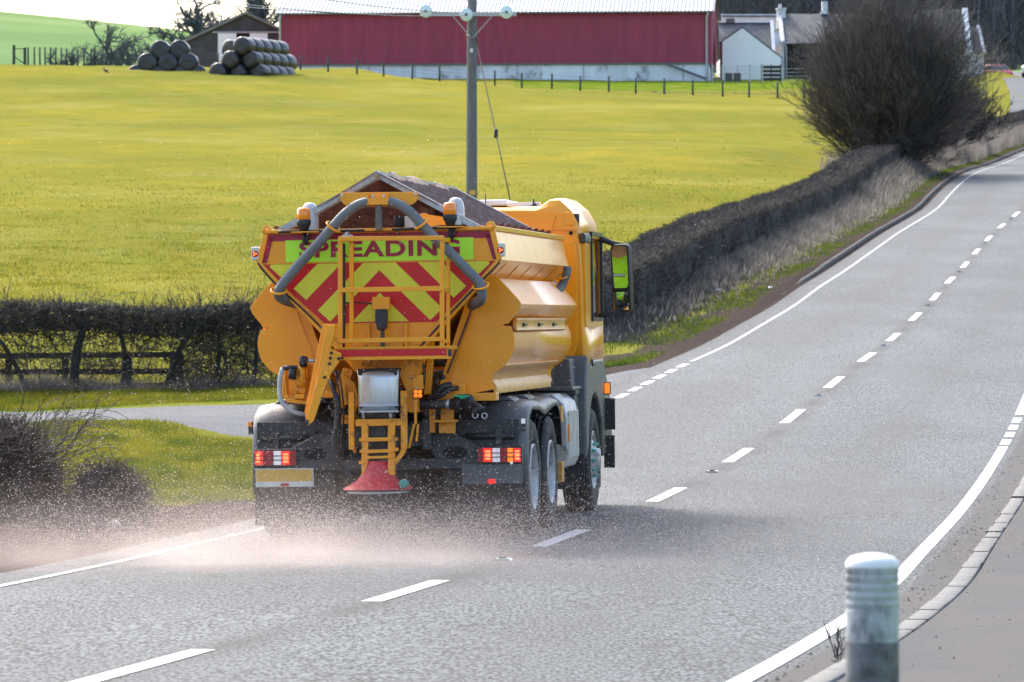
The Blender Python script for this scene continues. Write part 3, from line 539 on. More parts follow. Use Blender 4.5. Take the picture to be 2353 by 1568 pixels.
MB().box((X(1808), .0, -2), (X(1850), .12, Z(104))).build('doorway', 'dark_void', fh); MB().tube([(X(1800), -.35, Z(100)), (X(1806), -.25, Z(108)), (X(1807), -.2, Z(180))], .07, 8).build('downpipe', 'pipe_grey', fh); MB().box((X(1803), -.42, Z(101)), (X(1860), -.3, Z(98))).build('gutter', 'pipe_grey', fh)
d = 352; z0 = 19; X = lambda px: (px - 2215) / FPX * d; Z = lambda py: zat(py, d) - z0
fm = empty('farmhouse', ((2215 - CX) * d / FPX, d, z0), (0, 0, 0), 'farmhouse end with a tall white gable edge and dark roof right of the bare bush', 'farmhouse')
MB().box((X(2130), 0, -2), (X(2234), 6, Z(106))).box((X(2234), .4, -2), (X(2262), 5, Z(118))).build('wall', 'stone_white', fm)
m = MB(); m.add([(X(2130), -.2, Z(110)), (X(2221), -.2, Z(110)), (X(2221), 3.2, Z(16)), (X(2130), 3.2, Z(16)), (X(2221), 6.4, Z(110)), (X(2130), 6.4, Z(110))], [(0, 1, 2, 3), (3, 2, 4, 5)]); m.add([(X(2233), .2, Z(120)), (X(2262), .2, Z(120)), (X(2255), 2.6, Z(58)), (X(2233), 2.6, Z(58)), (X(2255), 5, Z(120)), (X(2233), 5, Z(120))], [(0, 1, 2, 3), (3, 2, 4, 5)]); m.build('roof', 'slate', fm)
m = MB(); m.prism([(-.3, Z(122)), (3.2, Z(12)), (6.6, Z(122)), (6.6, Z(128)), (-.3, Z(128))], X(2220), X(2233), axis='x'); m.build('gable_wall', 'whitewash', fm)
m = MB(); m.bar((X(2263), .1, Z(122)), (X(2255), 2.6, Z(56)), .2, .25); m.build('skew', 'stone_white', fm)
# hurdles and boards between barn and outbuilding
def hurdle(name, px0, px1, yt, yb, d, nb, mat, lab, cat, th=.05, posts=3, bh=None, grp=None):
    s = d / FPX; z0 = zat(yb, d); o = empty(name, ((px0 - CX) * s, d, z0), (0, 0, 0), lab, cat, grp); wd = (px1 - px0) * s; h = (yb - yt) * s
    m = MB()
    for i in range(nb): z = h * (i + .5) / nb; m.box((0, -.02, z - (bh or th) / 2), (wd, .02, z + (bh or th) / 2))
    m.build('rails', mat, o)
    for i in range(posts): x = wd * i / (posts - 1); MB().box((x - .05, -.05, -.5), (x + .05, .05, h + .05)).build('post', mat, o)
    return o
hurdle('cattle_hurdle', 1637, 1752, 150, 186, 380, 7, 'galvanised', 'galvanised cattle hurdle between the barn corner and the white outbuilding', 'hurdle', posts=5)
hurdle('board_fence', 1750, 1794, 150, 187, 381, 4, 'old_wood', 'dark wooden board fence in front of the white outbuilding corner', 'fence', bh=.26)
hurdle('field_gate', 1800, 1862, 154, 188, 381, 4, 'pipe_grey', 'pale field gate beside the steading, left of the bare bush', 'gate', posts=2)
hurdle('yard_gate', 640, 672, 140, 172, 372, 6, 'galvanised', 'metal yard gate between the bale stack and the left barn corner', 'gate')
m = MB()
for k in range(5):
    for r, x in ((0, 0), (1, .7)): m.box((x, -.4, k * .14), (x + .6, .4, k * .14 + .09))
o = tag(m.build('pallet_stack', 'shed_wall', None), 'low stack of dark pallets in front of the white outbuilding', 'pallets'); o.location = W(1666, 187, 378)
# ------------------------------------------------------------------ round bales
def make_bale(r, l, seed):
    rg = random.Random(seed); m = MB(); n = 28; prof = [(0, 0), (r * .55, -.03), (r * .86, .0), (r * .97, .06), (r, .16), (r * 1.01, l * .5), (r, l - .16), (r * .97, l - .06), (r * .86, l), (r * .5, l + .03), (0, l)]
    m.lathe(prof, axis='y', n=n)
    m.v = [(x * (1 + .02 * math.sin(5 * math.atan2(z, x) + seed)), y, z * (1 + .015 * math.cos(3 * math.atan2(z, x) + seed)) - .04 * abs(x)) for x, y, z in m.v]
    return m
bales_a = [(367, 116, 'left one of the two top bales in the left stack'), (411, 115, 'right one of the two top bales in the left stack'), (338, 145, 'left bale of the middle row in the left stack'), (385, 146, 'centre bale of the middle row in the left stack'), (431, 145, 'right bale of the middle row in the left stack'),
           (314, 172, 'half sunk leftmost bale at the foot of the left stack'), (361, 175, 'bale low behind the fence under left stack, second from left'), (408, 174, 'bale low behind the fence under left stack, third from left'), (453, 173, 'lowest right bale at the foot of the left stack')]
for i, (px, py, lab) in enumerate(bales_a):
    o = make_bale(.77, 1.25, i).build('silage_bale', 'bale_wrap', None); o.location = W(px, py, 341 + (0.3 if i < 2 else 0)); o.rotation_euler = (0, 0, math.radians(-6 + 3 * (i % 3))); tag(o, 'black wrapped bale, ' + lab, 'silage bale', 'black wrapped silage bales')
rows = [(553, 106, 5, 'top row', 21), (571, 137, 5, 'middle right row', 21), (526, 138, 4, 'middle left row', 21), (497, 166, 2, 'bottom row far left', 21), (543, 168, 3, 'bottom row centre', 21), (588, 167, 4, 'bottom row right', 21)]
dirx, diry = .44, .90
for ri, (px, py, nb, nm, r) in enumerate(rows):
    for k in range(nb):
        c = W(px, py, 337) + Vector((dirx, diry, .0)) * 1.27 * k
        o = make_bale(.70, 1.2, ri * 5 + k).build('silage_bale', 'bale_wrap', None); o.location = c; o.rotation_euler = (0, 0, math.atan2(diry, dirx) - math.pi / 2)
        tag(o, f"black bale of the right stack, {nm}, " + ['at its front end', 'second from its front', 'third from its front', 'fourth from its front', 'at its far end by the barn'][k], 'silage bale', 'black wrapped silage bales')
o = make_bale(.70, 1.2, 77).build('silage_bale', 'bale_wrap', None); o.location = W(523, 113, 340); o.rotation_euler = (0, 0, -.7); tag(o, 'black wrapped bale peeping out behind the top left of the right stack', 'silage bale', 'black wrapped silage bales')
# ------------------------------------------------------------------ field fences
def fence(name, pts, hpost, lab, wires=4, r=.08, mat='post_wood'):
    p0 = Vector(pts[0]); o = empty(name, p0, (0, 0, 0), lab, 'fence')
    for p in pts:
        q = Vector(p) - p0; m = MB(); lean = RNG.normal(0, .02); m.tube([q + Vector((0, 0, -.4)), q + Vector((lean, 0, hpost))], [r, r * .9], 7); m.build('post', mat, o)
    m = MB()
    for k in range(wires):
        z = hpost * (k + .8) / (wires + .1)
        for i in range(len(pts) - 1): m.bar(Vector(pts[i]) - p0 + Vector((0, -.06, z)), Vector(pts[i + 1]) - p0 + Vector((0, -.06, z)), .012)
    m.build('wire', 'gutter', o); return o
fx = [325, 383, 440, 501, 564, 625, 690.6, 754, 820, 882, 947, 1010, 1074, 1137, 1199, 1268, 1333, 1399, 1461, 1526, 1592, 1661, 1721, 1787, 1848]
fy = [np.interp(x, [325, 690, 1268, 1592, 1848], [168, 184, 205, 213, 219]) for x in fx]; fd = [np.interp(x, [325, 690, 1268, 1592, 1848], [352, 350, 346, 341, 336]) for x in fx]
pts = []
for x, d in zip(fx, fd):
    X_ = (x - CX) / FPX * d; pts.append((X_, d, tz(X_, d)))
fence('wire_fence', pts, 1.15, 'wire fence with thin wooden posts running along the top of the field before the barn')
lx = [35, 65, 79, 92, 104, 116, 128, 141, 153, 167, 178, 193, 209, 236, 268]
pts = [((x - CX) / FPX * 352, 352 + 0.0 * i, tz((x - CX) / FPX * 352, 352)) for i, x in enumerate(lx)]
fence('post_fence', pts[1:], 1.35, 'close set post fence on the skyline below the green hill, far left', 3, .07)
g = empty('skyline_gate', pts[0], (0, 0, 0), 'small netted gate between two stout posts at the left end of the post fence', 'gate')
for x, h in ((-.1, 1.5), (.75, 1.3)): MB().box((x - .1, -.1, -.4), (x + .1, .1, h)).build('post', 'post_wood', g)
m = MB(); m.bar((-.1, 0, 1.25), (.75, 0, 1.2), .06); m.bar((0, 0, .55), (.75, 0, .05), .08)
for k in range(5): m.bar((0, 0, .2 + k * .22), (.75, 0, .2 + k * .22), .015)
m.build('frame', 'post_wood', g)
pr = [(2307 - i * 0 + i * 8.6, 262 - i * 2.6) for i in range(6)]
pts = []
for i, (px, py) in enumerate(pr):
    d = 268 + i * 2.2; x = (px - CX) / FPX * d; pts.append((x, d, tz(x, d) + .1))
fence('roadside_fence', pts, 1.0, 'short run of dark posts on the bank right of the bare bush', 1, .075)
# crow in the field
c = ground(243, 170)
m = MB(); bpos = []
m.lathe([(0, -.17), (.05, -.13), (.085, -.03), (.08, .06), (.045, .14), (0, .17)], axis='x', n=12); m.lathe([(0, .12), (.05, .15), (.05, .21), (0, .25)], (0, 0, .08), axis='x', n=10); m.add([(.24, -.015, .09), (.24, .015, .09), (.32, 0, .07)], [(0, 1, 2)]); m.prism([(-.16, .03), (-.30, -.04), (-.28, -.08), (-.12, -.05)], -.03, .03); m.bar((0, -.03, -.18), (0, -.03, -.05), .012); m.bar((0, .03, -.18), (0, .03, -.05), .012)
o = m.build('crow', 'crow', None); o.location = (c[0], c[1], c[2] + .22); o.rotation_euler = (0, -.25, 2.4); o.scale = (1.2, 1.2, 1.2); tag(o, 'black crow standing in the yellow field near the skyline on the left', 'bird')
# cars far right
def car(name, loc, rot, mat, lab):
    o = empty(name, loc, (0, 0, rot), lab, 'car')
    MB().prism([(-2.1, .35), (-2.15, .75), (-1.9, .95), (-1.0, 1.0), (.9, .95), (1.95, .8), (2.1, .6), (2.1, .35)], -.85, .85).build('body', mat, o, bevel=.05)
    MB().prism([(-1.7, .95), (-1.2, 1.38), (.1, 1.4), (.9, .95)], -.74, .74).build('cabin_glass', 'glass_dark', o, bevel=.05); MB().prism([(-1.2, 1.36), (-1.1, 1.45), (0, 1.46), (.15, 1.38)], -.70, .70).build('roof', mat, o, bevel=.03)
    for x in (-1.3, 1.3):
        for y in (-.86, .86): MB().lathe([(.2, -.1), (.32, -.1), (.32, .1), (.2, .1), (0, .1)], (x, y, .32), axis='y', n=18).build('wheel', 'rubber', o)
c = ground(2388, 181, 250); car('parked_car', c, 1.2, 'car_white', 'white parked car cut off by the right edge beside the farm drive')
x_, y_ = (2279 - CX) / FPX * 357, 357.0; car('parked_car', (x_, y_, tz(x_, y_) - .45), 1.9, 'car_red', 'red parked car showing behind the grass bank below the wood')
# ------------------------------------------------------------------ utility pole, stay and cables
pz = tz((1083 - CX) / FPX * 120, 120)
pole = empty('utility_pole', ((1083 - CX) / FPX * 120, 120, pz), (0, math.radians(.15), 0), 'tall weathered wooden utility pole with a steel crossarm in the field behind the gritter', 'utility pole')
Zp = lambda py: zat(py, 120) - pz
MB().tube([(0, 0, -1), (0, 0, 3), (0, 0, Zp(0)), (0, 0, Zp(-130))], [.155, .15, .122, .112], 20).build('post', 'pole_wood', pole)
MB().box((-1.22, -.20, Zp(38)), (1.17, -.12, Zp(29))).build('crossarm', 'galvanised', pole)
m = MB(); m.bar((-.52, -.17, Zp(36)), (-.02, -.14, Zp(88)), .05, .02); m.bar((.55, -.17, Zp(36)), (.02, -.14, Zp(88)), .05, .02); m.build('brace', 'galvanised', pole)
MB().tube([(-.14, -.02, Zp(82)), (0, -.16, Zp(84)), (.14, -.02, Zp(86)), (.13, .05, Zp(88))], .018, 6).build('binding', 'gutter', pole)
MB().box((-.05, -.135, Zp(122)), (.03, -.12, Zp(112))).build('number_tag', 'steel', pole)
for px, py in ((977, 28), (1070, 36), (1162, 30)):
    x = (px - 1083) / FPX * 120; c = (x, -.30, Zp(py))
    o = MB().lathe([(.03, .10), (.08, .09), (.10, .06), (.165, .035), (.17, .02), (.13, .0), (.125, -.02), (.17, -.03), (.165, -.045), (.10, -.05), (.03, -.06)], c, axis='y', n=28).build('insulator', 'insulator_glass', pole)
    MB().lathe([(0, -.12), (.035, -.12), (.04, .0), (.04, .12), (0, .14)], c, axis='y', n=12).build('pin', 'gutter', o)
st = MB(); A = Vector((.1, -.1, Zp(90))); B = Vector(((1222 - CX) / FPX * 110, 110, 0)); B.z = tz(B.x, B.y); B = B - Vector(pole.location)
st.tube([A, B], .016, 6); st.build('stay_wire', 'dark_void', pole); MB().lathe([(.02, -.12), (.06, -.09), (.045, 0), (.06, .09), (.02, .12)], A.lerp(B, (258 - 90) / (500 - 90) * .93), n=10).build('stay_insulator', 'black_plastic', pole)
MB().box((-.05, -.17, Zp(448)), (.10, -.14, Zp(438))).build('warning_plate', 'plate_yellow', pole)
def cable(name, pts, r, lab, g=None):
    o = MB().tube(pts, r, 6).build(name, 'gutter', None); p0 = Vector(pts[0]); o.data.transform(Matrix.Translation(-p0)); o.location = p0; tag(o, lab, 'power cable', g); return o
def catpts(a, b, sag, n=16):
    a, b = Vector(a), Vector(b); return [a.lerp(b, i / n) - Vector((0, 0, sag * 4 * (i / n) * (1 - i / n))) for i in range(n + 1)]
for (px, py), (qx, qy), lab in (((977, 28), (370, -4), 'power cable running left from the left glass insulator of the pole'), ((1070, 36), (395, -9), 'power cable running left from the middle glass insulator of the pole'), ((1162, 30), (640, -18), 'power cable running left from the right glass insulator of the pole')):
    cable('power_cable', catpts(W(px, py, 119.6), W(qx, qy, 75), .12), .009, lab, 'power cables on the pole')
for (px, lab) in ((977, 'left'), (1070, 'middle'), (1162, 'right')):
    cable('power_cable', catpts(W(px, 22, 120), W(px + (px - 1070) * .1 + 130, -220, 170), .2), .009, f'power cable leaving the {lab} insulator up and away over the barn', 'power cables on the pole')
# ------------------------------------------------------------------ twig growth
def grow(P, D, Ln, R, levels, spread, nchild, lr=.62, rr=.55, up=.0, wig=.18, seg=3, droop=0.0, tmin=.25, rng=RNG):
    """vectorised branching: returns list of (V, F)"""
    out = []
    for lv in range(levels + 1):
        N = len(P); pts = [P]; d = D.copy(); p = P.copy()
        for s in range(seg):
            d = d + rng.normal(0, wig, (N, 3)) + np.array([0, 0, up - droop * lv]) * .3; d /= np.linalg.norm(d, axis=1, keepdims=True); p = p + d * (Ln / seg)[:, None]; pts.append(p)
        for s in range(seg): out.append(twig_geo(pts[s], pts[s + 1], R * (1 - .5 * s / seg), R * (1 - .5 * (s + 1) / seg)))
        if lv == levels: break
        nc = nchild[lv] if isinstance(nchild, (list, tuple)) else nchild
        I = np.repeat(np.arange(N), nc); t = rng.uniform(tmin, 1.0, len(I)) * seg; k = np.minimum(t.astype(int), seg - 1); u = (t - k)[:, None]
        PT = np.stack(pts, 1); a = PT[I, k]; b = PT[I, k + 1]; nP = a * (1 - u) + b * u; dd = b - a; dd /= np.linalg.norm(dd, axis=1, keepdims=True) + 1e-9
        nD = dd + rdir(len(I), rng) * spread; nD /= np.linalg.norm(nD, axis=1, keepdims=True); P, D = nP, nD; Ln = Ln[I] * lr * rng.uniform(.6, 1.25, len(I)); R = R[I] * rr * rng.uniform(.8, 1.2, len(I)); R = np.maximum(R, .004)
    return out
def bare_tree(name, loc, h, lab, seed, lean=0.0, levels=4, spreadx=.75, group=None, trunk=.35, tint='bark', r=None, fine=.02):
    rg = np.random.default_rng(seed); o = empty(name, loc, (0, 0, 0), lab, 'tree', group); r = r or h * .035
    tp = [Vector((0, 0, -.3))]; d = Vector((lean, 0, 1))
    for i in range(5): d = (d + Vector((rg.normal(0, .12), rg.normal(0, .12), 0))).normalized(); tp.append(tp[-1] + d * h * trunk / 5)
    MB().tube(tp, [r * 1.2, r, r * .92, r * .86, r * .8, r * .72], 9).build('trunk', tint, o)
    n0 = 7; P = np.array([tp[-1 - (i % 3)] for i in range(n0)]); a = np.linspace(0, 2 * math.pi, n0, endpoint=False) + rg.uniform(0, 1)
    D = np.stack([np.cos(a) * spreadx, np.sin(a) * spreadx, rg.uniform(.35, 1.2, n0)], 1); D[0] = (lean, 0, 1.4); D /= np.linalg.norm(D, axis=1, keepdims=True)
    g = grow(P, D, np.full(n0, h * .36) * rg.uniform(.8, 1.2, n0), np.full(n0, r * .55), levels, .75, [5, 6, 5, 4][:levels], lr=.56, rr=.58, up=.06, wig=.30, seg=4, tmin=.3, rng=rg)
    V, F = join_geo(g); np_mesh('crown', V, F, tint, o); return o
for (px, top, dd, lab, sd, ln, sp) in ((228, 42, 432, 'gnarled bare tree with a wide crown below the green hill', 3, .10, .9), (188, 84, 428, 'low bare tree left of the gnarled tree on the skyline fence', 5, -.35, 1.1), (292, 104, 425, 'small bare scrub tree right of the gnarled tree', 6, .1, 1.2),
                                     (352, 74, 420, 'low bare tree rising just above the left bale stack', 9, -.2, 1.1), (462, -14, 436, 'large bare oak behind the dark shed roof', 12, .0, .8), (408, 34, 440, 'smaller bare oak left of the shed apex', 13, -.1, .9), (626, -25, 448, 'bare tree between the shed roof and the barn', 15, .05, .6)):
    x = (px - CX) / FPX * dd; zb_ = tz(x, dd); bare_tree('bare_tree', (x, dd, zb_), (zat(top, dd) - zb_) / .80, lab, sd, ln, 3, group='bare trees behind the farm', tint='bark_hazed', spreadx=sp)
# wood on the rise behind the farm: stuff
rg = np.random.default_rng(5); N = 900; P = np.stack([rg.uniform(16, 75, N), rg.uniform(440, 520, N), np.zeros(N)], 1); P[:, 2] = terrain(P[:, 0], P[:, 1]) - .5
Hh = rg.uniform(9, 16, N); D = np.stack([rg.normal(0, .06, N), rg.normal(0, .06, N), np.ones(N)], 1)
gs = grow(P, D, Hh, rg.uniform(.07, .17, N), 2, .7, [12, 8], lr=.30, rr=.42, up=.55, wig=.05, seg=4, tmin=.2, rng=rg); V, F = join_geo(gs)
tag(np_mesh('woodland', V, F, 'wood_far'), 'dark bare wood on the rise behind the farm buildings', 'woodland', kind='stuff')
# leaf litter and undergrowth of the wood closes it off
N = 26000; P = np.stack([rg.uniform(16, 80, N), rg.uniform(436, 530, N), np.zeros(N)], 1); P[:, 2] = terrain(P[:, 0], P[:, 1]) + rg.uniform(0, 1, N) ** 1.5 * 9; Dd = rdir(N, rg) + [0, 0, 1.2]; Q = P + Dd * rg.uniform(.4, 1.6, N)[:, None]
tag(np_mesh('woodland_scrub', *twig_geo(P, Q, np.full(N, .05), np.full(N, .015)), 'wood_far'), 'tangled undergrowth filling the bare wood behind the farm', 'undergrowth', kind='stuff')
# ------------------------------------------------------------------ the big bare bush at the roadside
def bush(name, loc, n0, h, rad, lab, seed, rc=.055, mat='twig', levels=3, nch=(5, 5, 4), flat=1.0, asym=(0, 0), cat='bush'):
    rg = np.random.default_rng(seed); a = rg.uniform(0, 2 * math.pi, n0); tilt = np.abs(rg.normal(0, 1, n0)) * .55 * flat; tilt = np.where(tilt > 1.25, rg.uniform(.2, 1.15, n0), tilt)
    D = np.stack([np.sin(tilt) * np.cos(a) + asym[0], np.sin(tilt) * np.sin(a) + asym[1], np.cos(tilt)], 1); D /= np.linalg.norm(D, axis=1, keepdims=True)
    P = np.stack([rg.normal(0, rad * .10, n0), rg.normal(0, rad * .10, n0), np.full(n0, -.2)], 1); b_ = h / 2; L0 = .74 * 2 * b_ * rad**2 * np.cos(tilt) / (rad**2 * np.cos(tilt)**2 + b_**2 * np.sin(tilt)**2) * rg.uniform(.7, 1.08, n0)
    V, F = join_geo(grow(P, D, L0, np.full(n0, rc), levels, .42, list(nch), lr=.40, rr=.55, up=.10, wig=.08, seg=4, tmin=.25, rng=rg))
    if cat == 'bush' and n0 > 100:
        n2 = 26000; u = rdir(n2, rg); az_ = np.arctan2(u[:, 1], u[:, 0]); u = u * (1 + .13 * np.sin(3 * az_ + 1) + .10 * np.sin(7 * az_ + 5 * u[:, 2]) + .08 * np.sin(9 * u[:, 2] + 2 * az_))[:, None] * (rg.uniform(0, 1, n2) ** .5)[:, None]; C_ = u * np.array([rad * 1.0, rad * 1.0, h * .46]); C_[:, 2] += h * .54; k_ = C_[:, 2] > .5; C_ = C_[k_]; dn = C_ - np.array([0, 0, .4]); dn /= np.linalg.norm(dn, axis=1, keepdims=True); dn += rg.normal(0, .35, dn.shape); L_ = rg.uniform(.25, .7, len(C_))
        V2, F2 = twig_geo(C_ - dn * (L_ / 2)[:, None], C_ + dn * (L_ / 2)[:, None], np.full(len(C_), .012), np.full(len(C_), .005)); V, F = join_geo([(V, F), (V2, F2)])
    o = np_mesh(name, V, F, mat); o.location = loc; return tag(o, lab, cat)
g0 = ground(2040, 322, 120); X0 = (2045 - CX) / FPX * 204; bush('bare_bush', (X0, 204, tz(X0, 204)), 330, 8.0, 4.2, 'huge round leafless bush growing from the hedge line beside the road, top right', 21, mat='twig_brown', levels=3, nch=(6, 7, 6), flat=1.45, rc=.026)
for i, (px, dd, h, n, lab) in enumerate(((2150, 226, 4.8, 60, 'lower leafless scrub bush joined to the right side of the huge bush'), (2215, 240, 4.0, 45, 'low scrub bush beyond the huge bush, below the farmhouse'), (2255, 262, 2.9, 24, 'last low scrub bush before the farm drive'), (2105, 214, 3.4, 45, 'scrub bush at the foot of the huge bush on the road side'))):
    x = (px - CX) / FPX * dd; tag(bush('scrub_bush', (x, dd, tz(x, dd)), n, h, 2.6, lab, 30 + i, mat='twig', nch=(6, 6, 5), rc=.045, flat=1.3), group='scrub bushes beside the drive')
# ------------------------------------------------------------------ clipped hedge along the road
def hedge_line(ds, t): return np.array([road_at(d, t)[:2] for d in ds])
def hedge(name, path, width, height, ntw, lab, seed, lo=0.0, corefrom=.0, core=True, mat='twig', hvar=.018, dens_top=.5):
    rg = np.random.default_rng(seed); path = np.array(path, float); seg = np.linalg.norm(np.diff(path, axis=0), axis=1); s = np.r_[0, np.cumsum(seg)]; Ltot = s[-1]
    ev = lambda q: np.stack([np.interp(q, s, path[:, 0]), np.interp(q, s, path[:, 1])], 1)
    root = empty(name, (path[0][0], path[0][1], tz(*path[0])), (0, 0, 0), lab, 'hedge'); off = np.array(root.location)
    n = int(Ltot / .5); q = np.linspace(0, Ltot, n); c = ev(q); tg = np.gradient(c, axis=0); tg /= np.linalg.norm(tg, axis=1, keepdims=True); nrm = np.stack([tg[:, 1], -tg[:, 0]], 1); zc = terrain(c[:, 0], c[:, 1]); zc = np.convolve(np.pad(zc, 12, 'edge'), np.ones(25) / 25, 'valid') if core else zc
    hv = height * (1 + hvar * np.sin(q * .6 + 1) + hvar * .8 * np.sin(q * 1.9) + rg.normal(0, .012, n))
    if core:
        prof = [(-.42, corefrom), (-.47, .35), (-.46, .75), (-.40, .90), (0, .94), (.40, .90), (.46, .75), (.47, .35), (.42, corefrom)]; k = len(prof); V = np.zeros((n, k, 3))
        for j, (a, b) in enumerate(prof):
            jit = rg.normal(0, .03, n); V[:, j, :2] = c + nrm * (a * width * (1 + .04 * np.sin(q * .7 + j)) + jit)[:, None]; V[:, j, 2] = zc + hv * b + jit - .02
        i = np.arange(n * k).reshape(n, k); F = np.stack([i[:-1, :-1], i[:-1, 1:], i[1:, 1:], i[1:, :-1]], -1).reshape(-1, 4); F = np.r_[F, [[0, 1, 7, 8], [1, 2, 6, 7], [2, 3, 5, 6], [3, 4, 4, 5]]]; F = F[:-1]; np_mesh('shade_core', V.reshape(-1, 3) - off, F, 'hedge_core', root, smooth=True)
    N = ntw; qq = Ltot * rg.uniform(0, 1, N) ** (1.5 if core else 1)
    cc = ev(qq); nn = np.stack([np.interp(qq, q, nrm[:, 0]), np.interp(qq, q, nrm[:, 1])], 1); zz = np.interp(qq, q, zc); hh = np.interp(qq, q, hv)
    top = rg.uniform(0, 1, N) < dens_top; side = rg.choice([-1, 1], N); lat = np.where(top, rg.uniform(-.5, .5, N), side * rg.uniform(.36, .50, N)) * width; zf = np.where(top, rg.uniform(.86, 1.0, N), lo + (1 - lo) * rg.uniform(0, 1, N) ** .8)
    P = np.stack([cc[:, 0] + nn[:, 0] * lat, cc[:, 1] + nn[:, 1] * lat, zz + hh * zf], 1); Dd = rdir(N, rg); Dd[:, 2] = np.abs(Dd[:, 2]) * .9 + .12; P[:, 2] += np.where(top, .05 * np.sin(qq * 2.7) * np.sin(qq * .9 + 2), 0); out = (lat / width)[:, None] * nn * 1.3; Dd[:, :2] += out
    Dd /= np.linalg.norm(Dd, axis=1, keepdims=True); Ln = rg.uniform(.08, .26, N); V, F = twig_geo(P - Dd * (Ln * .5)[:, None] - off, P + Dd * (Ln * .5)[:, None] - off, rg.uniform(.005, .011, N) * (1 + .9 * qq / Ltot if core else 1), np.full(N, .004)); np_mesh('twigs', V, F, mat, root); return root, off, ev, Ltot
dsr = np.arange(96, 300, 3.0); hp = hedge_line(dsr, -6.9); hp = np.r_[[[.6, 94.5]], hp]
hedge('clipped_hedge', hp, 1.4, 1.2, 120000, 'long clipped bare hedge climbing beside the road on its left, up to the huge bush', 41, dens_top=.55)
# left hedge: dense clipped top on open stems, rail fence behind it
lp = [(-42, 92), (-22, 88.8), (-12, 88.3), (-6, 88.3), (-3.2, 88.8), (-1.2, 91), (.2, 94)]
root, off, ev, Lt = hedge('laid_hedge', lp, 1.1, 1.72, 19000, 'laid bare hedge with a dense clipped top over open twisting stems, left of the gritter', 42, lo=.66, core=False, dens_top=.62)
rg = np.random.default_rng(50); off = np.array(root.location)
# stems
tr = [(-10.6, .085), (-9.25, .06), (-8.45, .11), (-7.62, .06), (-7.35, .05), (-6.75, .075), (-5.75, .05), (-5.1, .05), (-12.4, .09), (-14.2, .08), (-16, .09), (-18.5, .1), (-21, .08), (-24, .1)]
for i, (x, r) in enumerate(tr):
    y = 88.35 + rg.normal(0, .08); z = tz(x, y); m = MB(); p = Vector((x, y, z - .2)); pts = [p]; d = Vector((rg.normal(0, .12), 0, 1))
    for k in range(5): d = (d + Vector((rg.normal(0, .16), rg.normal(0, .1), 0))).normalized(); p = p + d * .33; pts.append(p)
    m.tube([q - Vector(off) for q in pts], [r, r * .95, r * .85, r * .8, r * .7, r * .55], 8); m.build('stem', 'bark', root)
def cloud(N, x0, x1, zlo, zhi, lmin, lmax, up, r, wig=.2):
    X_ = rg.uniform(x0, x1, N); Y_ = np.interp(X_, [p[0] for p in lp], [p[1] for p in lp]) + rg.normal(0, .22, N); Z_ = terrain(X_, Y_) + rg.uniform(zlo, zhi, N); Dd = rdir(N, rg); Dd[:, 2] += up; Dd /= np.linalg.norm(Dd, axis=1, keepdims=True)
    return grow(np.stack([X_, Y_, Z_], 1) - off, Dd, rg.uniform(lmin, lmax, N), rg.uniform(r * .6, r * 1.3, N), 1, .7, [3], lr=.6, rr=.6, wig=wig, seg=3, rng=rg)
gs = cloud(1500, -24, -5.0, .35, 1.35, .35, .9, .35, .010, .25) + cloud(2000, -24, -4.6, 1.05, 1.6, .25, .6, .1, .009, .25) + cloud(1000, -6.3, -2.6, .1, 1.55, .3, .8, .5, .008, .2) + cloud(1500, -24, -5, .0, .6, .2, .5, .8, .006)
V, F = join_geo(gs); np_mesh('branches', V, F, 'twig', root)
# core strip of the dense top
N = 15000; X_ = rg.uniform(-24, -2.6, N); Y_ = np.interp(X_, [p[0] for p in lp], [p[1] for p in lp]) + rg.uniform(-.5, .5, N); Z_ = terrain(X_, Y_) + rg.uniform(1.18, 1.68, N) + .05 * np.sin(X_ * 2.1); Dd = rdir(N, rg); Dd[:, 2] *= .6
V, F = twig_geo(np.stack([X_, Y_, Z_], 1) - Dd * .12 - off, np.stack([X_, Y_, Z_], 1) + Dd * .12 - off, np.full(N, .009), np.full(N, .004)); np_mesh('clipped_top', V, F, 'twig', root)
# wooden rail fence by the lane
fo = Vector((-12.6, 89.6, tz(-12.6, 89.6))); rf = empty('rail_fence', fo, (0, 0, 0), 'dark wooden post and rail fence standing behind the laid hedge', 'fence')
for px in (296, 397, 415, 150, 20, -120): x = (px - CX) / FPX * 89.6 - fo.x; MB().box((x - .06, -.06, -.4), (x + .06, .08, (zat(812, 89.6) - fo.z))).build('post', 'old_wood', rf)
for yl, yr_ in ((825, 815), (861, 853), (895, 886)):
    z1, z2 = zat(yl, 89.5) - fo.z, zat(yr_, 89.5) - fo.z; x2 = (420 - CX) / FPX * 89.5 - fo.x; MB().bar((-4, -.09, z1), (x2, -.09, z2), .035, .11).build('rail', 'old_wood', rf)
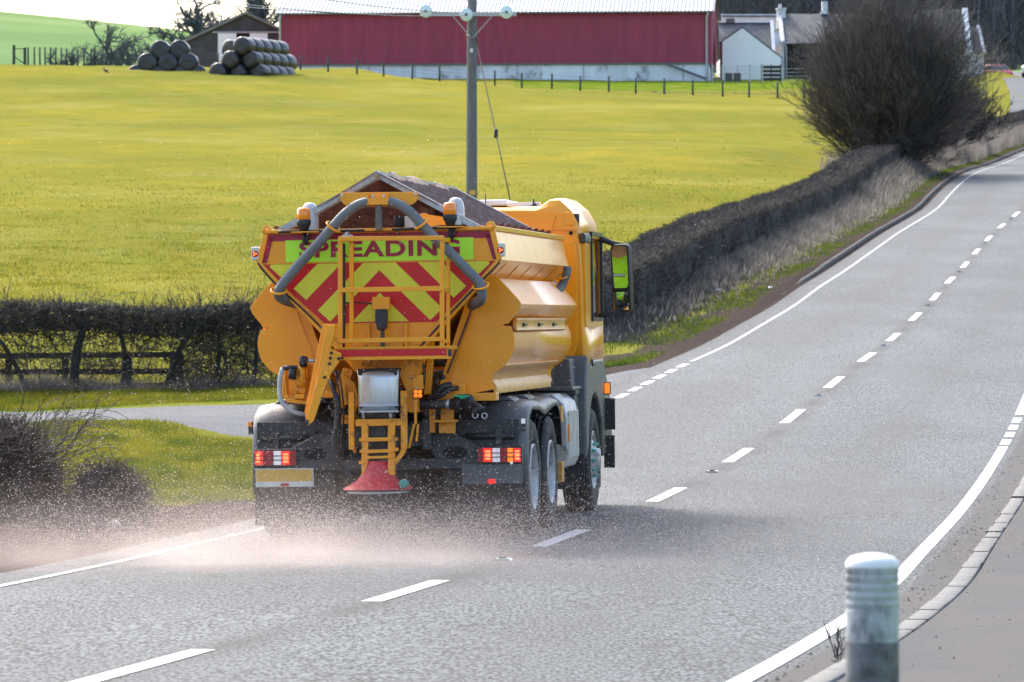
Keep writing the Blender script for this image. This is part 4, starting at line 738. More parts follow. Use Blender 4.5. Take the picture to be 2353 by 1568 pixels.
# ------------------------------------------------------------------ grass and dry stalks
def blades(name, x, y, h, w, mat, lab, cat, rg, bend=.35, z=None, yface=True):
    N = len(x); z = terrain(x, y) if z is None else z; a = rg.uniform(0, math.pi, N); dx, dy = np.cos(a) * w, np.sin(a) * w * .4; L = rg.normal(0, bend, (N, 2)) * h[:, None]
    V = np.zeros((N, 5, 3)); V[:, 0] = np.stack([x - dx, y - dy, z - .02], 1); V[:, 1] = np.stack([x + dx, y + dy, z - .02], 1); V[:, 2] = np.stack([x + dx * .8 + L[:, 0] * .35, y + dy + L[:, 1] * .35, z + h * .55], 1); V[:, 3] = np.stack([x - dx * .8 + L[:, 0] * .35, y - dy + L[:, 1] * .35, z + h * .55], 1); V[:, 4] = np.stack([x + L[:, 0], y + L[:, 1], z + h], 1)
    b = (np.arange(N) * 5)[:, None]; F = np.concatenate([b + [[0, 1, 2]], b + [[0, 2, 3]], b + [[3, 2, 4]]]); return tag(np_mesh(name, V.reshape(-1, 3), F, mat), lab, cat, kind='stuff')
rg = np.random.default_rng(61)
def clump(x, y, s=1.0): return .5 + .5 * np.sin(x * 2.1 * s + 2 * np.sin(y * .9 * s)) * np.sin(y * 1.3 * s + 1.5 * np.sin(x * 1.1 * s))
# near left verge between bramble, lane and road
N = 240000; y = 42 + 36 * rg.uniform(0, 1, N) ** .8; x = rg.uniform(-.135, -.02, N) * y; d_, t_ = road_coord(x, y); e = np.interp(y, [38, 46, 56, 62, 66, 70, 74, 76.5], [6.0, 5.4, 5.2, 5.0, 5.3, 6.5, 8.5, 12]); nearE = np.interp(x, [-12, -7.9, -6.4, -3.95, -2, -.2, 1.2], [77.6, 75.6, 74.0, 71.6, 69, 65, 60])
cl = clump(x, y); keep = (-t_ > e) & (y < nearE + .2 * np.sin(x * 3)) & (rg.uniform(0, 1, N) < .45 + .55 * cl); x, y, cl = x[keep], y[keep], cl[keep]
blades('verge_grass', x, y, rg.uniform(.03, .10, len(x)) * (.5 + 1.1 * cl), rg.uniform(.003, .007, len(x)), 'grass_yellow', 'bright yellow green grass on the verge left of the gritter below the lane', 'grass', rg)
N = 42000; y = rg.uniform(83.6, 88.0, N); x = rg.uniform(-12, -2.2, N); cl = clump(x, y); ff = np.interp(x, [-12, -9.4, -6.6, -4.1, -.6], [84.8, 84.1, 83.1, 82.2, 82.7]); k = (y > ff); x, y, cl = x[k], y[k], cl[k]
V_t = []; tc = rg.uniform(0, 1, (34, 2)); ty = 46 + 28 * tc[:, 0]; tx = (-.112 + .055 * tc[:, 1]) * ty; k9 = 110; bx_ = np.repeat(tx, k9) + rg.normal(0, .13, 34 * k9); by_ = np.repeat(ty, k9) + rg.normal(0, .25, 34 * k9); d9, t9 = road_coord(bx_, by_); kk = (-t9 > np.interp(by_, [46, 60, 66, 74], [5.6, 5.3, 6, 9])) & (by_ < np.interp(bx_, [-12, -7.9, -6.4, -3.95, -2], [77, 75, 73.4, 71, 68])); bx_, by_ = bx_[kk], by_[kk]
blades('verge_tufts', bx_, by_, rg.uniform(.07, .17, len(bx_)), rg.uniform(.004, .008, len(bx_)), 'grass_verge', 'darker rough tufts standing in the verge grass left of the gritter', 'grass', rg, .45)
blades('lane_grass', x, y, rg.uniform(.05, .13, len(x)) * (.5 + cl), rg.uniform(.004, .008, len(x)), 'grass_yellow', 'green grass strip between the lane and the laid hedge', 'grass', rg)
# field grass just behind the hedge and further up, thinning
N = 230000; y = 89.5 * (235 / 89.5) ** (rg.uniform(0, 1, N) ** 1.25); x = rg.uniform(-.128, .075, N) * y; d_, t_ = road_coord(x, y); cl = clump(x * .6, y * .35); k = (-t_ > 8.0) & (rg.uniform(0, 1, N) < (.35 + .65 * cl) * (1 - _sst(110, 225, y))); x, y, cl = x[k], y[k], cl[k]
blades('field_grass', x, y, rg.uniform(.03, .075, len(x)) * (.6 + cl) * (y / 110) ** .3, rg.uniform(.006, .012, len(x)) * (y / 110) ** .5, 'grass_yellow', 'short yellow green pasture grass of the wide field', 'grass', rg, .6)
# dry grass along the road hedge
N = 95000; dd = 92 + 190 * rg.uniform(0, 1, N) ** 1.5; tt = rg.uniform(-6.9, -4.6, N); pr = np.interp(tt, [-6.9, -6.0, -5.2, -4.6], [1, 1, .45, .1]); k = rg.uniform(0, 1, N) < pr * (.4 + .6 * clump(dd * .7, tt * 2)); dd, tt = dd[k], tt[k]
P = np.array([road_at(a, b)[:2] for a, b in zip(dd, tt)]); hh = rg.uniform(.12, .45, len(dd)) * np.interp(tt, [-6.9, -5.8, -4.8], [1.2, .9, .25]) * np.interp(dd, [92, 140, 190, 280], [.8, 1.2, 2.0, 2.2])
nr_ = dd + rg.normal(0, 16, len(dd)) < 124; blades('bank_scrub', P[nr_, 0], P[nr_, 1], hh[nr_] * .7, rg.uniform(.006, .012, nr_.sum()), 'twig_brown', 'dark dead scrub at the foot of the clipped hedge near the lorry cab', 'scrub', rg, .4); P, hh, tt, dd = P[~nr_], hh[~nr_], tt[~nr_], dd[~nr_]
blades('dry_grass', P[:, 0], P[:, 1], hh, rg.uniform(.010, .020, len(dd)) * np.interp(dd, [92, 250], [1, 2]), 'grass_dry', 'pale dead grass and stalks on the bank between hedge and road', 'dry grass', rg, .3)
N = 150000; dd = 86 + 180 * rg.uniform(0, 1, N) ** 1.5; tt = rg.uniform(-6.1, -4.15, N); k = rg.uniform(0, 1, N) < np.interp(tt, [-6.1, -5.4, -4.5, -4.15], [.15, .9, .9, .1]) * (.02 + .98 * clump(dd * .22, tt * .8) ** 1.5); dd, tt = dd[k], tt[k]; P = np.array([road_at(a, b)[:2] for a, b in zip(dd, tt)])
blades('verge_moss', P[:, 0], P[:, 1], rg.uniform(.02, .09, len(dd)), rg.uniform(.006, .012, len(dd)), 'grass_verge', 'mossy green strip of short grass along the road edge up the hill', 'grass', rg, .7)
# dry stalks on the bank right of the bush
N = 26000; y = rg.uniform(206, 292, N); x = np.interp(y, [206, 292], [17, 35]) + rg.uniform(-3.2, 1.6, N); d_, t_ = road_coord(x, y); k = (t_ < -4.6); x, y = x[k], y[k]
blades('bank_grass', x, y, rg.uniform(.3, 1.1, len(x)), rg.uniform(.008, .016, len(x)), 'grass_dry', 'tall pale dead grass on the bank below the farm drive, top right', 'dry grass', rg, .2)
# undergrowth at the foot of the left hedge
N = 16000; x = rg.uniform(-12.5, -2.5, N); y = np.interp(x, [p[0] for p in lp], [p[1] for p in lp]) + rg.uniform(-.75, .3, N)
blades('hedge_bottom', x, y, rg.uniform(.06, .36, N) * (.5 + clump(x, y, 2)), rg.uniform(.003, .006, N), 'grass_dry', 'dead grass and brambles along the foot of the laid hedge', 'dry grass', rg, .45)
# ------------------------------------------------------------------ bramble mound bottom left, tussock
def mound(name, c, rx, ry, h, n, lab, seed, cat, mat='twig_dark', tall=0, grassy=0.0):
    rg = np.random.default_rng(seed); o = empty(name, (c[0], c[1], tz(c[0], c[1])), (0, 0, 0), lab, cat); off = np.array(o.location)
    bm = bmesh.new(); bmesh.ops.create_icosphere(bm, subdivisions=4, radius=1.0)
    for v in bm.verts:
        s = 1 + .12 * math.sin(v.co.x * 5 + seed) * math.cos(v.co.y * 4) + .08 * math.sin(v.co.z * 9 + v.co.x * 7); v.co = Vector((v.co.x * rx * .9 * s, v.co.y * ry * .9 * s, max(-.1, v.co.z) * h * .86 * s))
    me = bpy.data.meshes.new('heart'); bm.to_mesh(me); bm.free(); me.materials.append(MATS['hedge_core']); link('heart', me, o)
    u = rdir(n, rg); u[:, 2] = np.abs(u[:, 2]); P = u * np.array([rx, ry, h]) * rg.uniform(.82, 1.0, n)[:, None]; D = u * .5 + rdir(n, rg) * .9; D[:, 2] += .2; D /= np.linalg.norm(D, axis=1, keepdims=True)
    V, F = join_geo(grow(P, D, rg.uniform(.06, .26, n), rg.uniform(.003, .006, n), 1, .8, [2], wig=.3, seg=3, rng=rg)); np_mesh('stems', V, F, mat, o)
    if tall:
        a = rg.uniform(-math.pi, math.pi, tall); P = np.stack([np.cos(a) * rx * .8, np.sin(a) * ry * .6, np.full(tall, h * .5)], 1); P[:, 2] = h * rg.uniform(.3, .8, tall); D = np.stack([np.cos(a) * .5 + .35, np.sin(a) * .3, rg.uniform(.2, 1, tall)], 1); D /= np.linalg.norm(D, axis=1, keepdims=True)
        V, F = join_geo(grow(P, D, rg.uniform(.35, .9, tall), rg.uniform(.004, .008, tall), 1, .5, [3], wig=.16, seg=5, droop=.5, rng=rg)); np_mesh('long_shoots', V, F, 'twig', o)
    return o
g = ground(20, 1190); mound('bramble_mound', (g[0] - .26, g[1] + 2.0), .50, 1.2, .98, 5200, 'tangled dark bramble mound cut off by the left edge of the photo', 71, 'bramble', tall=110)
g = ground(245, 1178); mound('grass_tussock', (g[0], g[1] + .3), .26, .4, .30, 1600, 'small round dark tussock right of the bramble mound', 72, 'tussock')
# scrubby growth linking them
rg = np.random.default_rng(80); N = 15000; yy = rg.uniform(41, 49, N); xx = (rg.uniform(-40, 330, N) - CX) / FPX * yy; pxx = xx / yy * FPX + CX; pyy = HY - (terrain(xx, yy) - CZ) / yy * FPX
k = (pyy > 1150) & (pyy < 1250 - .10 * (pxx - 60)) & (rg.uniform(0, 1, N) < .9); blades('scrub_undergrowth', xx[k], yy[k], rg.uniform(.03, .16, k.sum()), rg.uniform(.002, .004, k.sum()), 'twig_dark', 'brown tangled undergrowth spreading right from the bramble mound', 'undergrowth', rg, .5)
# ------------------------------------------------------------------ litter, stones, bollard
def blob(name, loc, s, mat, lab, cat, seed, group=None):
    rg = random.Random(seed); bm = bmesh.new(); bmesh.ops.create_icosphere(bm, subdivisions=3, radius=1.0)
    for v in bm.verts: k = 1 + .22 * math.sin(v.co.x * 3 + seed) * math.cos(v.co.y * 4 + seed) + .1 * math.sin(v.co.z * 8 + seed * 2); v.co = Vector((v.co.x * s[0] * k, v.co.y * s[1] * k, v.co.z * s[2] * k))
    me = bpy.data.meshes.new(name); bm.to_mesh(me); bm.free(); me.materials.append(MATS[mat]); o = link(name, me); o.location = (loc[0], loc[1], loc[2] + s[2] * .55); return tag(o, lab, cat, group)
blob('white_stone', ground(262, 1212), (.062, .06, .035), 'litter', 'white stone lying on the verge left of the road below the tussock', 'stone', 1)
blob('litter_scrap', ground(770, 909), (.07, .05, .025), 'litter', 'white scrap of litter on the lane grass near the gritter', 'litter', 2, 'scraps of litter')
for i, (px, py, lab) in enumerate(((1502, 748, 'crumpled white litter on the bank just right of the wing mirror'), (1649, 669, 'white litter caught in the dead grass halfway along the hedge'), (1771, 663, 'white litter near the dirt edge of the road up the hill'))):
    blob('litter_scrap', ground(px, py, 80), (.065, .05, .03), 'litter', lab, 'litter', 5 + i, 'scraps of litter')
g = ground(2281, 1421); o = blob('litter_scrap', road_at(g[1], 5.05, .125), (.05, .02, .008), 'litter', 'flat white scrap of litter on the footway at the right edge', 'litter', 12, 'scraps of litter')
# loose stones and soil crumbs on gutter and footway
rg = np.random.default_rng(91); N = 1500; dd = rg.uniform(16, 60, N); tt = np.where(rg.uniform(0, 1, N) < .6, rg.uniform(3.42, 3.8, N), 3.95 + rg.uniform(0, 1, N) ** 1.6 * 2.4); k = (rg.uniform(0, 1, N) < .3 + .7 * clump(dd * .8, tt * 1.5)); V = []; F = []
for a, b in zip(dd[k], tt[k]):
    x, y, z = road_at(a, b); z += (.112 + (b - 4.5) * .02) if b > 3.9 else .008; s = abs(rg.normal(0, .006)) + .003; i = len(V); q = rg.uniform(.7, 1.3, 6) * s
    V += [(x - q[0], y, z), (x + q[1], y, z), (x, y - q[2], z), (x, y + q[3], z), (x, y, z + q[4]), (x, y, z - .004)]; F += [(i, i + 2, i + 4), (i + 2, i + 1, i + 4), (i + 1, i + 3, i + 4), (i + 3, i, i + 4)]
tag(np_mesh('loose_grit', V, F, 'bark'), 'dark soil crumbs and grit scattered on gutter and footway', 'grit', kind='stuff')
bd = 13.7; bx = (2004.5 - CX) / FPX * bd; bz = tz(bx, bd); s_ = bd / FPX; R = 61.5 * s_; Zb = lambda py: zat(py, bd) - bz
bol = empty('bollard', (bx, bd, bz), (0, 0, 0), 'short round grey and white bollard with ringed top in the right foreground', 'bollard')
pr = []; y0, y1 = 1302, 1402
MB().lathe([(R, -.3), (R, Zb(1474))], n=40).build('lower_shaft', 'bollard_dirty', bol)
MB().lathe([(R, Zb(1474)), (R, Zb(1404))], n=40).build('upper_band', 'bollard_paint', bol)
for i in range(5):
    a0 = Zb(1403 - i * 20); a1 = Zb(1403 - (i + 1) * 20); h = a1 - a0; pr += [(R, a0), (R * .965, a0 + h * .12), (R * .965, a0 + h * .30), (R, a0 + h * .42), (R, a0 + h * .98)]
MB().lathe(pr + [(R, Zb(1302))], n=40).build('ringed_section', 'bollard_paint', bol)
MB().lathe([(R * 1.01, Zb(1303)), (R * 1.01, Zb(1296)), (R * .95, Zb(1288)), (R * .8, Zb(1280)), (R * .55, Zb(1275)), (R * .28, Zb(1272)), (0.0001, Zb(1271))], n=40).build('domed_cap', 'bollard_cap', bol)
# a dead weed by the kerb left of the bollard
g = ground(1925, 1540); wd = empty('dead_weed', (g[0], g[1], g[2]), (0, 0, 0), 'thin dead weed growing at the kerb just left of the bollard', 'weed')
V, F = join_geo(grow(np.zeros((5, 3)), np.array([[.05, 0, 1], [-.12, .1, 1], [.15, -.1, 1], [-.05, 0, 1], [.2, 0, .8]], float), np.full(5, .22), np.full(5, .0016), 1, .4, [6], lr=.35, rr=.7, wig=.08, seg=4, rng=rg)); np_mesh('stalks', V, F, 'twig', wd)
# ================================================================== the gritter lorry
TY, TR = math.radians(-7.3), math.radians(-0.85)
tr = empty('gritter_truck', (-1.018, 42.16, road_at(42.1, -1.68)[2] + .0), (0, TR, TY), 'orange three axle gritting lorry with red and yellow chevrons spreading salt on the road', 'gritter')
_TM = Matrix.Translation(tr.location) @ Matrix.Rotation(TY, 4, 'Z') @ Matrix.Rotation(TR, 4, 'Y'); _TI = _TM.inverted(); _co = _TI @ Vector((0, 0, CZ))
def _dir(px, py): return (_TI.to_3x3() @ Vector(((px - CX) / FPX, 1, (HY - py) / FPX)))
def P(px, py, y):
    d = _dir(px, py); return _co + d * ((y - _co.y) / d.y)
def Q(px, py, x):
    d = _dir(px, py); return _co + d * ((x - _co.x) / d.x)
def pz(px, py, y): v = P(px, py, y); return (v.x, v.z)
def part(m, name, mats, parent=None, bevel=0.0, seg=2): return m.build(name, mats, parent or tr, bevel, seg)
def ppoly(pts, y): return [pz(a, b, y) for a, b in pts]
def pbox(m, x0, y0, x1, y1, ya, yb, mat=0):
    a = P(x0, y0, ya); b = P(x1, y1, ya); return m.box((a.x, ya, b.z), (b.x, yb, a.z), mat)
YR = -1.35
XC = P(872, 600, YR).x
def sym(px, py, y=YR):      # right side pixel -> half width, height
    v = P(px, py, y); return abs(v.x - XC), v.z
# hopper -------------------------------------------------------------
w0, z0h = sym(1130, 524); w1, z1h = sym(1148, 598); w2, z2h = sym(922, 850); YF = 4.02
hop = MB(); poly = [(XC - w0, z0h), (XC - w1, z1h), (XC - w2, z2h), (XC + w2, z2h), (XC + w1, z1h), (XC + w0, z0h)]
hop.prism(poly, YR, YR + .03)                                 # rear bulkhead
for s in (-1, 1):
    hop.add([(XC + s * w0, YR, z0h), (XC + s * w1, YR, z1h), (XC + s * w1, YF, z1h), (XC + s * w0, YF, z0h), (XC + s * (w0 - .03), YR, z0h), (XC + s * (w1 - .03), YR, z1h - .01), (XC + s * (w1 - .03), YF, z1h - .01), (XC + s * (w0 - .03), YF, z0h)], [(0, 1, 2, 3), (4, 7, 6, 5), (0, 3, 7, 4), (0, 4, 5, 1), (2, 6, 7, 3), (1, 5, 6, 2)])
    hop.add([(XC + s * w1, YR, z1h), (XC + s * w2, YR, z2h), (XC + s * w2, YF, z2h), (XC + s * w1, YF, z1h), (XC + s * (w1 - .03), YR, z1h), (XC + s * (w2 - .03), YR, z2h), (XC + s * (w2 - .03), YF, z2h), (XC + s * (w1 - .03), YF, z1h)], [(0, 1, 2, 3), (4, 7, 6, 5), (2, 6, 7, 3)])
hop.prism(poly, YF - .03, YF)
H = part(hop, 'hopper', 'orange', bevel=.006)
m = MB()                                                      # rolled rims and rear edge flanges
for s in (-1, 1):
    m.bar((XC + s * w0, YR - .01, z0h), (XC + s * w0, YF, z0h), .05, .045)
    m.bar((XC + s * (w1 + .005), YR - .03, z1h), (XC + s * (w2 + .01), YR - .03, z2h), .05, .022, up=(0, 1, 0)); m.bar((XC + s * (w0 + .004), YR - .03, z0h), (XC + s * (w1 + .004), YR - .03, z1h), .05, .02, up=(0, 1, 0))
m.bar((XC - w0, YR - .03, z0h), (XC + w0, YR - .03, z0h), .06, .03); m.bar((XC - w0, YF - .02, z0h), (XC + w0, YF - .02, z0h), .06, .05)
part(m, 'rim', 'orange', H, .005)
for s in (-1, 1):                                             # pressed gussets along the sloping flank
    for k in range(5):
        y = -.75 + k * .95; t = .26; xm = XC + s * (w1 * (1 - t) + w2 * t); zm = z1h * (1 - t) + z2h * t; m = MB()
        m.add([(XC + s * (w1 + .0), y, z1h - .01), (xm, y - .14, zm), (xm, y + .14, zm), (XC + s * (w1 * .94), y - .02, z1h - .02 - .14), (xm + s * .055, y, zm + .09)], [(0, 1, 4), (0, 4, 2), (4, 1, 2), (0, 2, 1)]); m.build('gusset', 'orange', H)
    m = MB(); e = MB().lathe([(.012, -.012), (.045, -.012), (.045, .012), (.012, .012), (.012, -.012)], (XC + s * (w0 - .005), YR - .03, z0h + .015), axis='y', n=20); e.build('lifting_eye', 'orange', H)
# rear sign ------------------------------------------------------------
def z1(x, y): return (560.6 + .2441 * x, 369.1 + .2441 * y)
def clip(poly, a, b, c):   # keep a*x+b*z<=c
    out = []
    for i in range(len(poly)):
        p, q = poly[i - 1], poly[i]; fp, fq = a * p[0] + b * p[1] - c, a * q[0] + b * q[1] - c
        if (fp <= 0) != (fq <= 0): t = fp / (fp - fq); out.append((p[0] + t * (q[0] - p[0]), p[1] + t * (q[1] - p[1])))
        if fq <= 0: out.append(q)
    return out
# work in sign units: u right, v down, in zoom pixels about the centre line; then to metres
KS = .2441 / 257.0 * 1.0; zt = z0h; KS = (w1 * 2) / ((1148 - 592) / .2441)
def uv(u, v, zref=None): return (XC + u * KS, z1h + (968 - v) * KS)     # v=968: the break line
def plate(polys, y, t, name, mat, parent):
    m = MB()
    for p in polys:
        if len(p) > 2: m.prism(p, y - t, y, 0)
    return m.build(name, mat, parent)
outer = [uv(-1150, 978), uv(1150, 978), uv(520, 1538), uv(-520, 1538)]
SG = plate([[uv(-1148, 972), uv(1148, 972), uv(528, 1538), uv(-528, 1538)]], YR - .003, .004, 'chevron_board', 'sign_red', tr)
inner = [uv(-1035, 975), uv(-1045, 1000), uv(-468, 1528), uv(468, 1528), uv(1045, 1000), uv(1035, 975)]
yel = []
for a0, a1 in ((-400, 168), (385, 612), (820, 1045), (1258, 1468)):
    for s in (-1, 1):
        # band between lines v = a + |u|, on side s
        p = [uv(0, 900) if False else q for q in inner]; k = KS
        # half plane s*u>=0 ; v >= a0+|u| ; v <= a1+|u|
        cx, czv = uv(0, 0)
        p = clip(p, -s, 0, -s * cx)
        # v = 968 - (z - z1h)/KS ; |u| = s*(x-cx)/KS
        p = clip(p, s / k, 1 / k, 968 - a0 + z1h / k + s * cx / k)
        p = clip(p, -s / k, -1 / k, -(968 - a1 + z1h / k + s * cx / k)) if p else p
        yel.append(p)
# (v>=a0+|u|)  <=>  968-(z-z1h)/k >= a0 + s(x-cx)/k
plate(yel, YR - .008, .003, 'yellow_stripes', 'hi_yellow', SG)
m = MB(); m.prism([uv(-1140, 961), uv(1140, 961), uv(1140, 972), uv(-1140, 972)], YR - .012, YR - .004); m.build('divider', 'orange', SG)
top = 968 - (z0h - z1h) / KS
cb = [[uv(-1062, top + 28), uv(1062, top + 28), uv(1052, top + 92), uv(-1052, top + 92)], [uv(-1062, top + 60), uv(-1010, top + 60), uv(-1078, 968), uv(-1148, 968)], [uv(1010, top + 60), uv(1062, top + 60), uv(1148, 968), uv(1078, 968)]]
plate(cb, YR - .003, .004, 'border_band', 'sign_crimson', tr)
TX = plate([[uv(-893, 750), uv(893, 750), uv(893, 958), uv(-893, 958)]], YR - .003, .006, 'lettered_board', 'hi_lime', tr)
fc = bpy.data.curves.new('txt', 'FONT'); fc.body = 'SPREADING'; fc.size = 1; fc.offset = .034; fc.space_character = 1.12; fc.extrude = .004; fo_ = bpy.data.objects.new('txt', fc); COL.objects.link(fo_); bpy.context.view_layer.update()
me = bpy.data.meshes.new_from_object(fo_.evaluated_get(bpy.context.evaluated_depsgraph_get())); bpy.data.objects.remove(fo_); co = np.array([v.co for v in me.vertices]); mn, mxx = co.min(0), co.max(0)
a = uv(-760, 918); b = uv(765, 765); sx = (b[0] - a[0]) / (mxx[0] - mn[0]); sz = (b[1] - a[1]) / (mxx[1] - mn[1])
for v in me.vertices: v.co = ((v.co.x - mn[0]) * sx + a[0], YR - .012 - v.co.z * .3, (v.co.y - mn[1]) * sz + a[1])
me.materials.clear(); me.materials.append(MATS['sign_crimson']); link('lettering', me, TX)
# screens over the hopper ---------------------------------------------------
we, ze_ = P(1100, 524, YR).x - XC, P(1100, 524, YR).z; za = P(873, 402, YR).z; YS = 3.42
for s in (-1, 1):
    m = MB(); E = Vector((XC + s * we, 0, ze_)); A = Vector((XC, 0, za)); sl_ = (A - E)
    nb = 26
    for i in range(nb + 1): q = E + sl_ * (i / nb); m.bar((q.x, YR, q.z), (q.x, YS, q.z), .008, .014)
    ny = 24
    for j in range(ny + 1): y = YR + .03 + (YS - YR - .06) * j / ny; m.bar((E.x, y, E.z + .018), (A.x, y - .16, A.z + .018), .024, .014)
    SC = m.build('screen_panel', 'mesh_bar', tr)
    m = MB(); nrm = Vector((s * sl_.z, 0, abs(sl_.x))).normalized()
    for y in (YR - .02, YS): m.bar((E.x, y, E.z), (A.x, y, A.z), .055, .05, up=(0, 1, 0))
    m.bar((A.x + s * .02, YR, A.z), (A.x + s * .02, YS, A.z), .04, .05); m.bar((E.x, YR, E.z), (E.x, YS, E.z), .04, .05); m.build('screen_frame', 'galvanised', SC)
    m = MB()
    for j in range(7): y = YR + .35 + j * .68; m.bar((E.x, y, E.z - .05), (A.x, y, A.z - .05), .05, .07)
    for i in (1, 2, 3): q = E + sl_ * (i / 4) - Vector((0, 0, .09)); m.bar((q.x, YR + .1, q.z), (q.x, YS, q.z), .045, .05)
    m.build('rafter', 'rust', SC)
    m = MB()                                                   # hooked brackets along the eaves
    for j in range(9): y = YR + .4 + j * .5; m.bar((E.x + s * .0, y, E.z + .01), (XC + s * (w0 + .0), y, z0h + .05), .07, .03)
    m.build('eave_bracket', 'rust', SC)
MB().lathe([(.0, -.02), (.03, -.02), (.03, .02), (0, .02)], (XC, YR - .06, za + .005), axis='y', n=14).build('pivot_bolt', 'steel', tr)
# salt load: heap inside plus crust lying on the screens
rgs = np.random.default_rng(3)
def heap(name, fx_, fz, nx, ny, y0, y1, mat, parent):
    V = [(fx_(i / nx), y0 + (y1 - y0) * j / ny, fz(i / nx, j / ny)) for j in range(ny + 1) for i in range(nx + 1)]; i = np.arange(len(V)).reshape(ny + 1, nx + 1)
    return np_mesh(name, V, np.stack([i[:-1, :-1], i[:-1, 1:], i[1:, 1:], i[1:, :-1]], -1).reshape(-1, 4), mat, parent, smooth=True)
jn = rgs.normal(0, 1, (90, 40))
hf = heap('salt_load', lambda u: XC + (u * 2 - 1) * (w0 - .05), lambda u, v: z0h - .28 + .36 * math.exp(-((u - .62) / .25) ** 2) * (0.25 + .75 * min(1, v * 2.2)) + .03 * math.sin(u * 23) * math.cos(v * 31), 36, 60, YR + .05, YF - .05, 'salt', None)
hf.location = tr.location; hf.rotation_euler = tr.rotation_euler; tag(hf, 'heap of brown rock salt lying in the hopper under the screens', 'rock salt', kind='stuff')
def crust(u, v, side=1):
    q = Vector((XC + side * we * u, 0, za + (ze_ - za) * u)); return q
V = []; ny, nx = 90, 26
for j in range(ny + 1):
    for i in range(nx + 1):
        u = -0.10 + 1.08 * i / nx; v = j / ny; h = -.006 + .004 * math.sin(i * 2.3 + j * .9) + .003 * math.sin(j * 1.7)
        h += .075 * math.exp(-((u - .03) / .10) ** 2) * _sst(.06, .12, np.array(v)) * (1 - .5 * v + .22 * math.sin(v * 19)) * (1 - _sst(.9, 1, np.array(v)))
        V.append((XC + we * u, YR + .08 + (YS - YR - .12) * v, za + (ze_ - za) * abs(u) + h - .012 + rgs.normal(0, .004)))
i = np.arange(len(V)).reshape(ny + 1, nx + 1); F = np.stack([i[:-1, :-1], i[:-1, 1:], i[1:, 1:], i[1:, :-1]], -1).reshape(-1, 4)
keepf = np.ones(len(F), bool); fj, fi = np.divmod(np.arange(len(F)), nx); un = fi / nx; keepf &= ~((un > .35) & (np.sin(fj * .55 + fi * 1.1) * np.sin(fi * .8 - fj * .21) > .42)); keepf &= ~((fi < 3) & (fj < 10))
cr_ = np_mesh('salt_crust', V, F[keepf], ['salt_dirty', 'salt'], None, smooth=True); cr_.data.polygons.foreach_set('material_index', (un[keepf] < .30).astype(np.int32)); cr_.location = tr.location; cr_.rotation_euler = tr.rotation_euler; tag(cr_, 'pinkish brown salt caked along the ridge and right slope of the hopper screens', 'rock salt', kind='stuff')
# yellow hose bracket at the gable -------------------------------------------
yb = -1.50
m = MB(); pts = [(781, 443), (961, 441), (960, 458), (952, 468), (935, 474), (806, 477), (790, 470), (782, 458)]; m.prism(ppoly(pts, yb), yb, yb + .012); BK = part(m, 'hose_bracket', 'orange', bevel=.003)
m = MB(); pbox(m, 842, 456, 893, 470, yb - .10, yb); pbox(m, 842, 445, 846, 456, yb - .08, yb); pbox(m, 889, 445, 893, 456, yb - .08, yb); m.build('hose_clamp', 'orange', BK)
for px, py in ((787, 449), (955, 446), (857, 452), (882, 451)): v = P(px, py, yb); MB().cyl((v.x, yb - .02, v.z), (v.x, yb, v.z), .014, 8).build('bolt', 'steel', BK)
def hose(pts, r, name, mat, parent, ribs=True, n=14, step=.022):
    P3 = [Vector(p) for p in pts]; out = []
    for i in range(len(P3) - 1):    # Catmull-Rom
        p0 = P3[max(i - 1, 0)]; p1 = P3[i]; p2 = P3[i + 1]; p3 = P3[min(i + 2, len(P3) - 1)]; k = max(2, int((p2 - p1).length / (step / 2 if ribs else .05)))
        for t_ in range(k): t = t_ / k; out.append(.5 * ((2 * p1) + (p2 - p0) * t + (2 * p0 - 5 * p1 + 4 * p2 - p3) * t * t + (3 * p1 - p0 - 3 * p2 + p3) * t**3))
    out.append(P3[-1]); rr = [r * (1.0 if (not ribs or i % 2) else .90) for i in range(len(out))]; m = MB(); m.tube(out, rr, n); return m.build(name, mat, parent)
yh = -1.56
HL = [P(847, 463, yh), P(820, 472, yh), P(795, 490, yh), P(768, 518, yh), P(735, 556, yh), P(700, 594, yh), P(668, 630, yh), P(644, 662, yh), P(640, 678, yh + .04), P(655, 690, yh + .18), P(690, 700, yh + .5)]
HR = [P(893, 463, yh), P(920, 472, yh), P(945, 490, yh), P(968, 515, yh), P(1000, 548, yh), P(1040, 586, yh), P(1075, 622, yh), P(1100, 648, yh), P(1107, 668, yh), P(1104, 690, yh + .05), P(1085, 702, yh + .35)]
hose(HL, .047, 'vent_hose', 'hose_grey', tr); hose(HR, .047, 'vent_hose', 'hose_grey', tr)
hose([P(870, 470, yb - .05), P(870.5, 500, yb - .03), P(871, 528, yb)], .032, 'down_tube', 'hose_grey', tr)
def ring(c, d, r, mat='orange', name='hose_ring', parent=None, rt=.009):
    d = Vector(d).normalized(); u = d.orthogonal().normalized(); w_ = d.cross(u); pts = [Vector(c) + (u * math.cos(a) + w_ * math.sin(a)) * r for a in np.linspace(0, 2 * math.pi, 25)]; return MB().tube(pts, rt, 6, caps=False).build(name, mat, parent or tr)
for (px, py), dd_ in (((766, 521), (-.75, .35, -1.0)), ((641, 668), (-.1, .5, -1.0)), ((969, 515), (.75, .35, -1.0)), ((1104, 657), (.1, .5, -1.0))): ring(P(px, py, yh), dd_, .068, rt=.011)
ring(P(1293, 635, 3.4), (.2, .5, -1), .058); hose([P(1304, 612, 3.4), P(1302, 630, 3.4), P(1292, 655, 3.4), P(1280, 672, 3.3)], .045, 'vent_hose', 'hose_grey', tr)
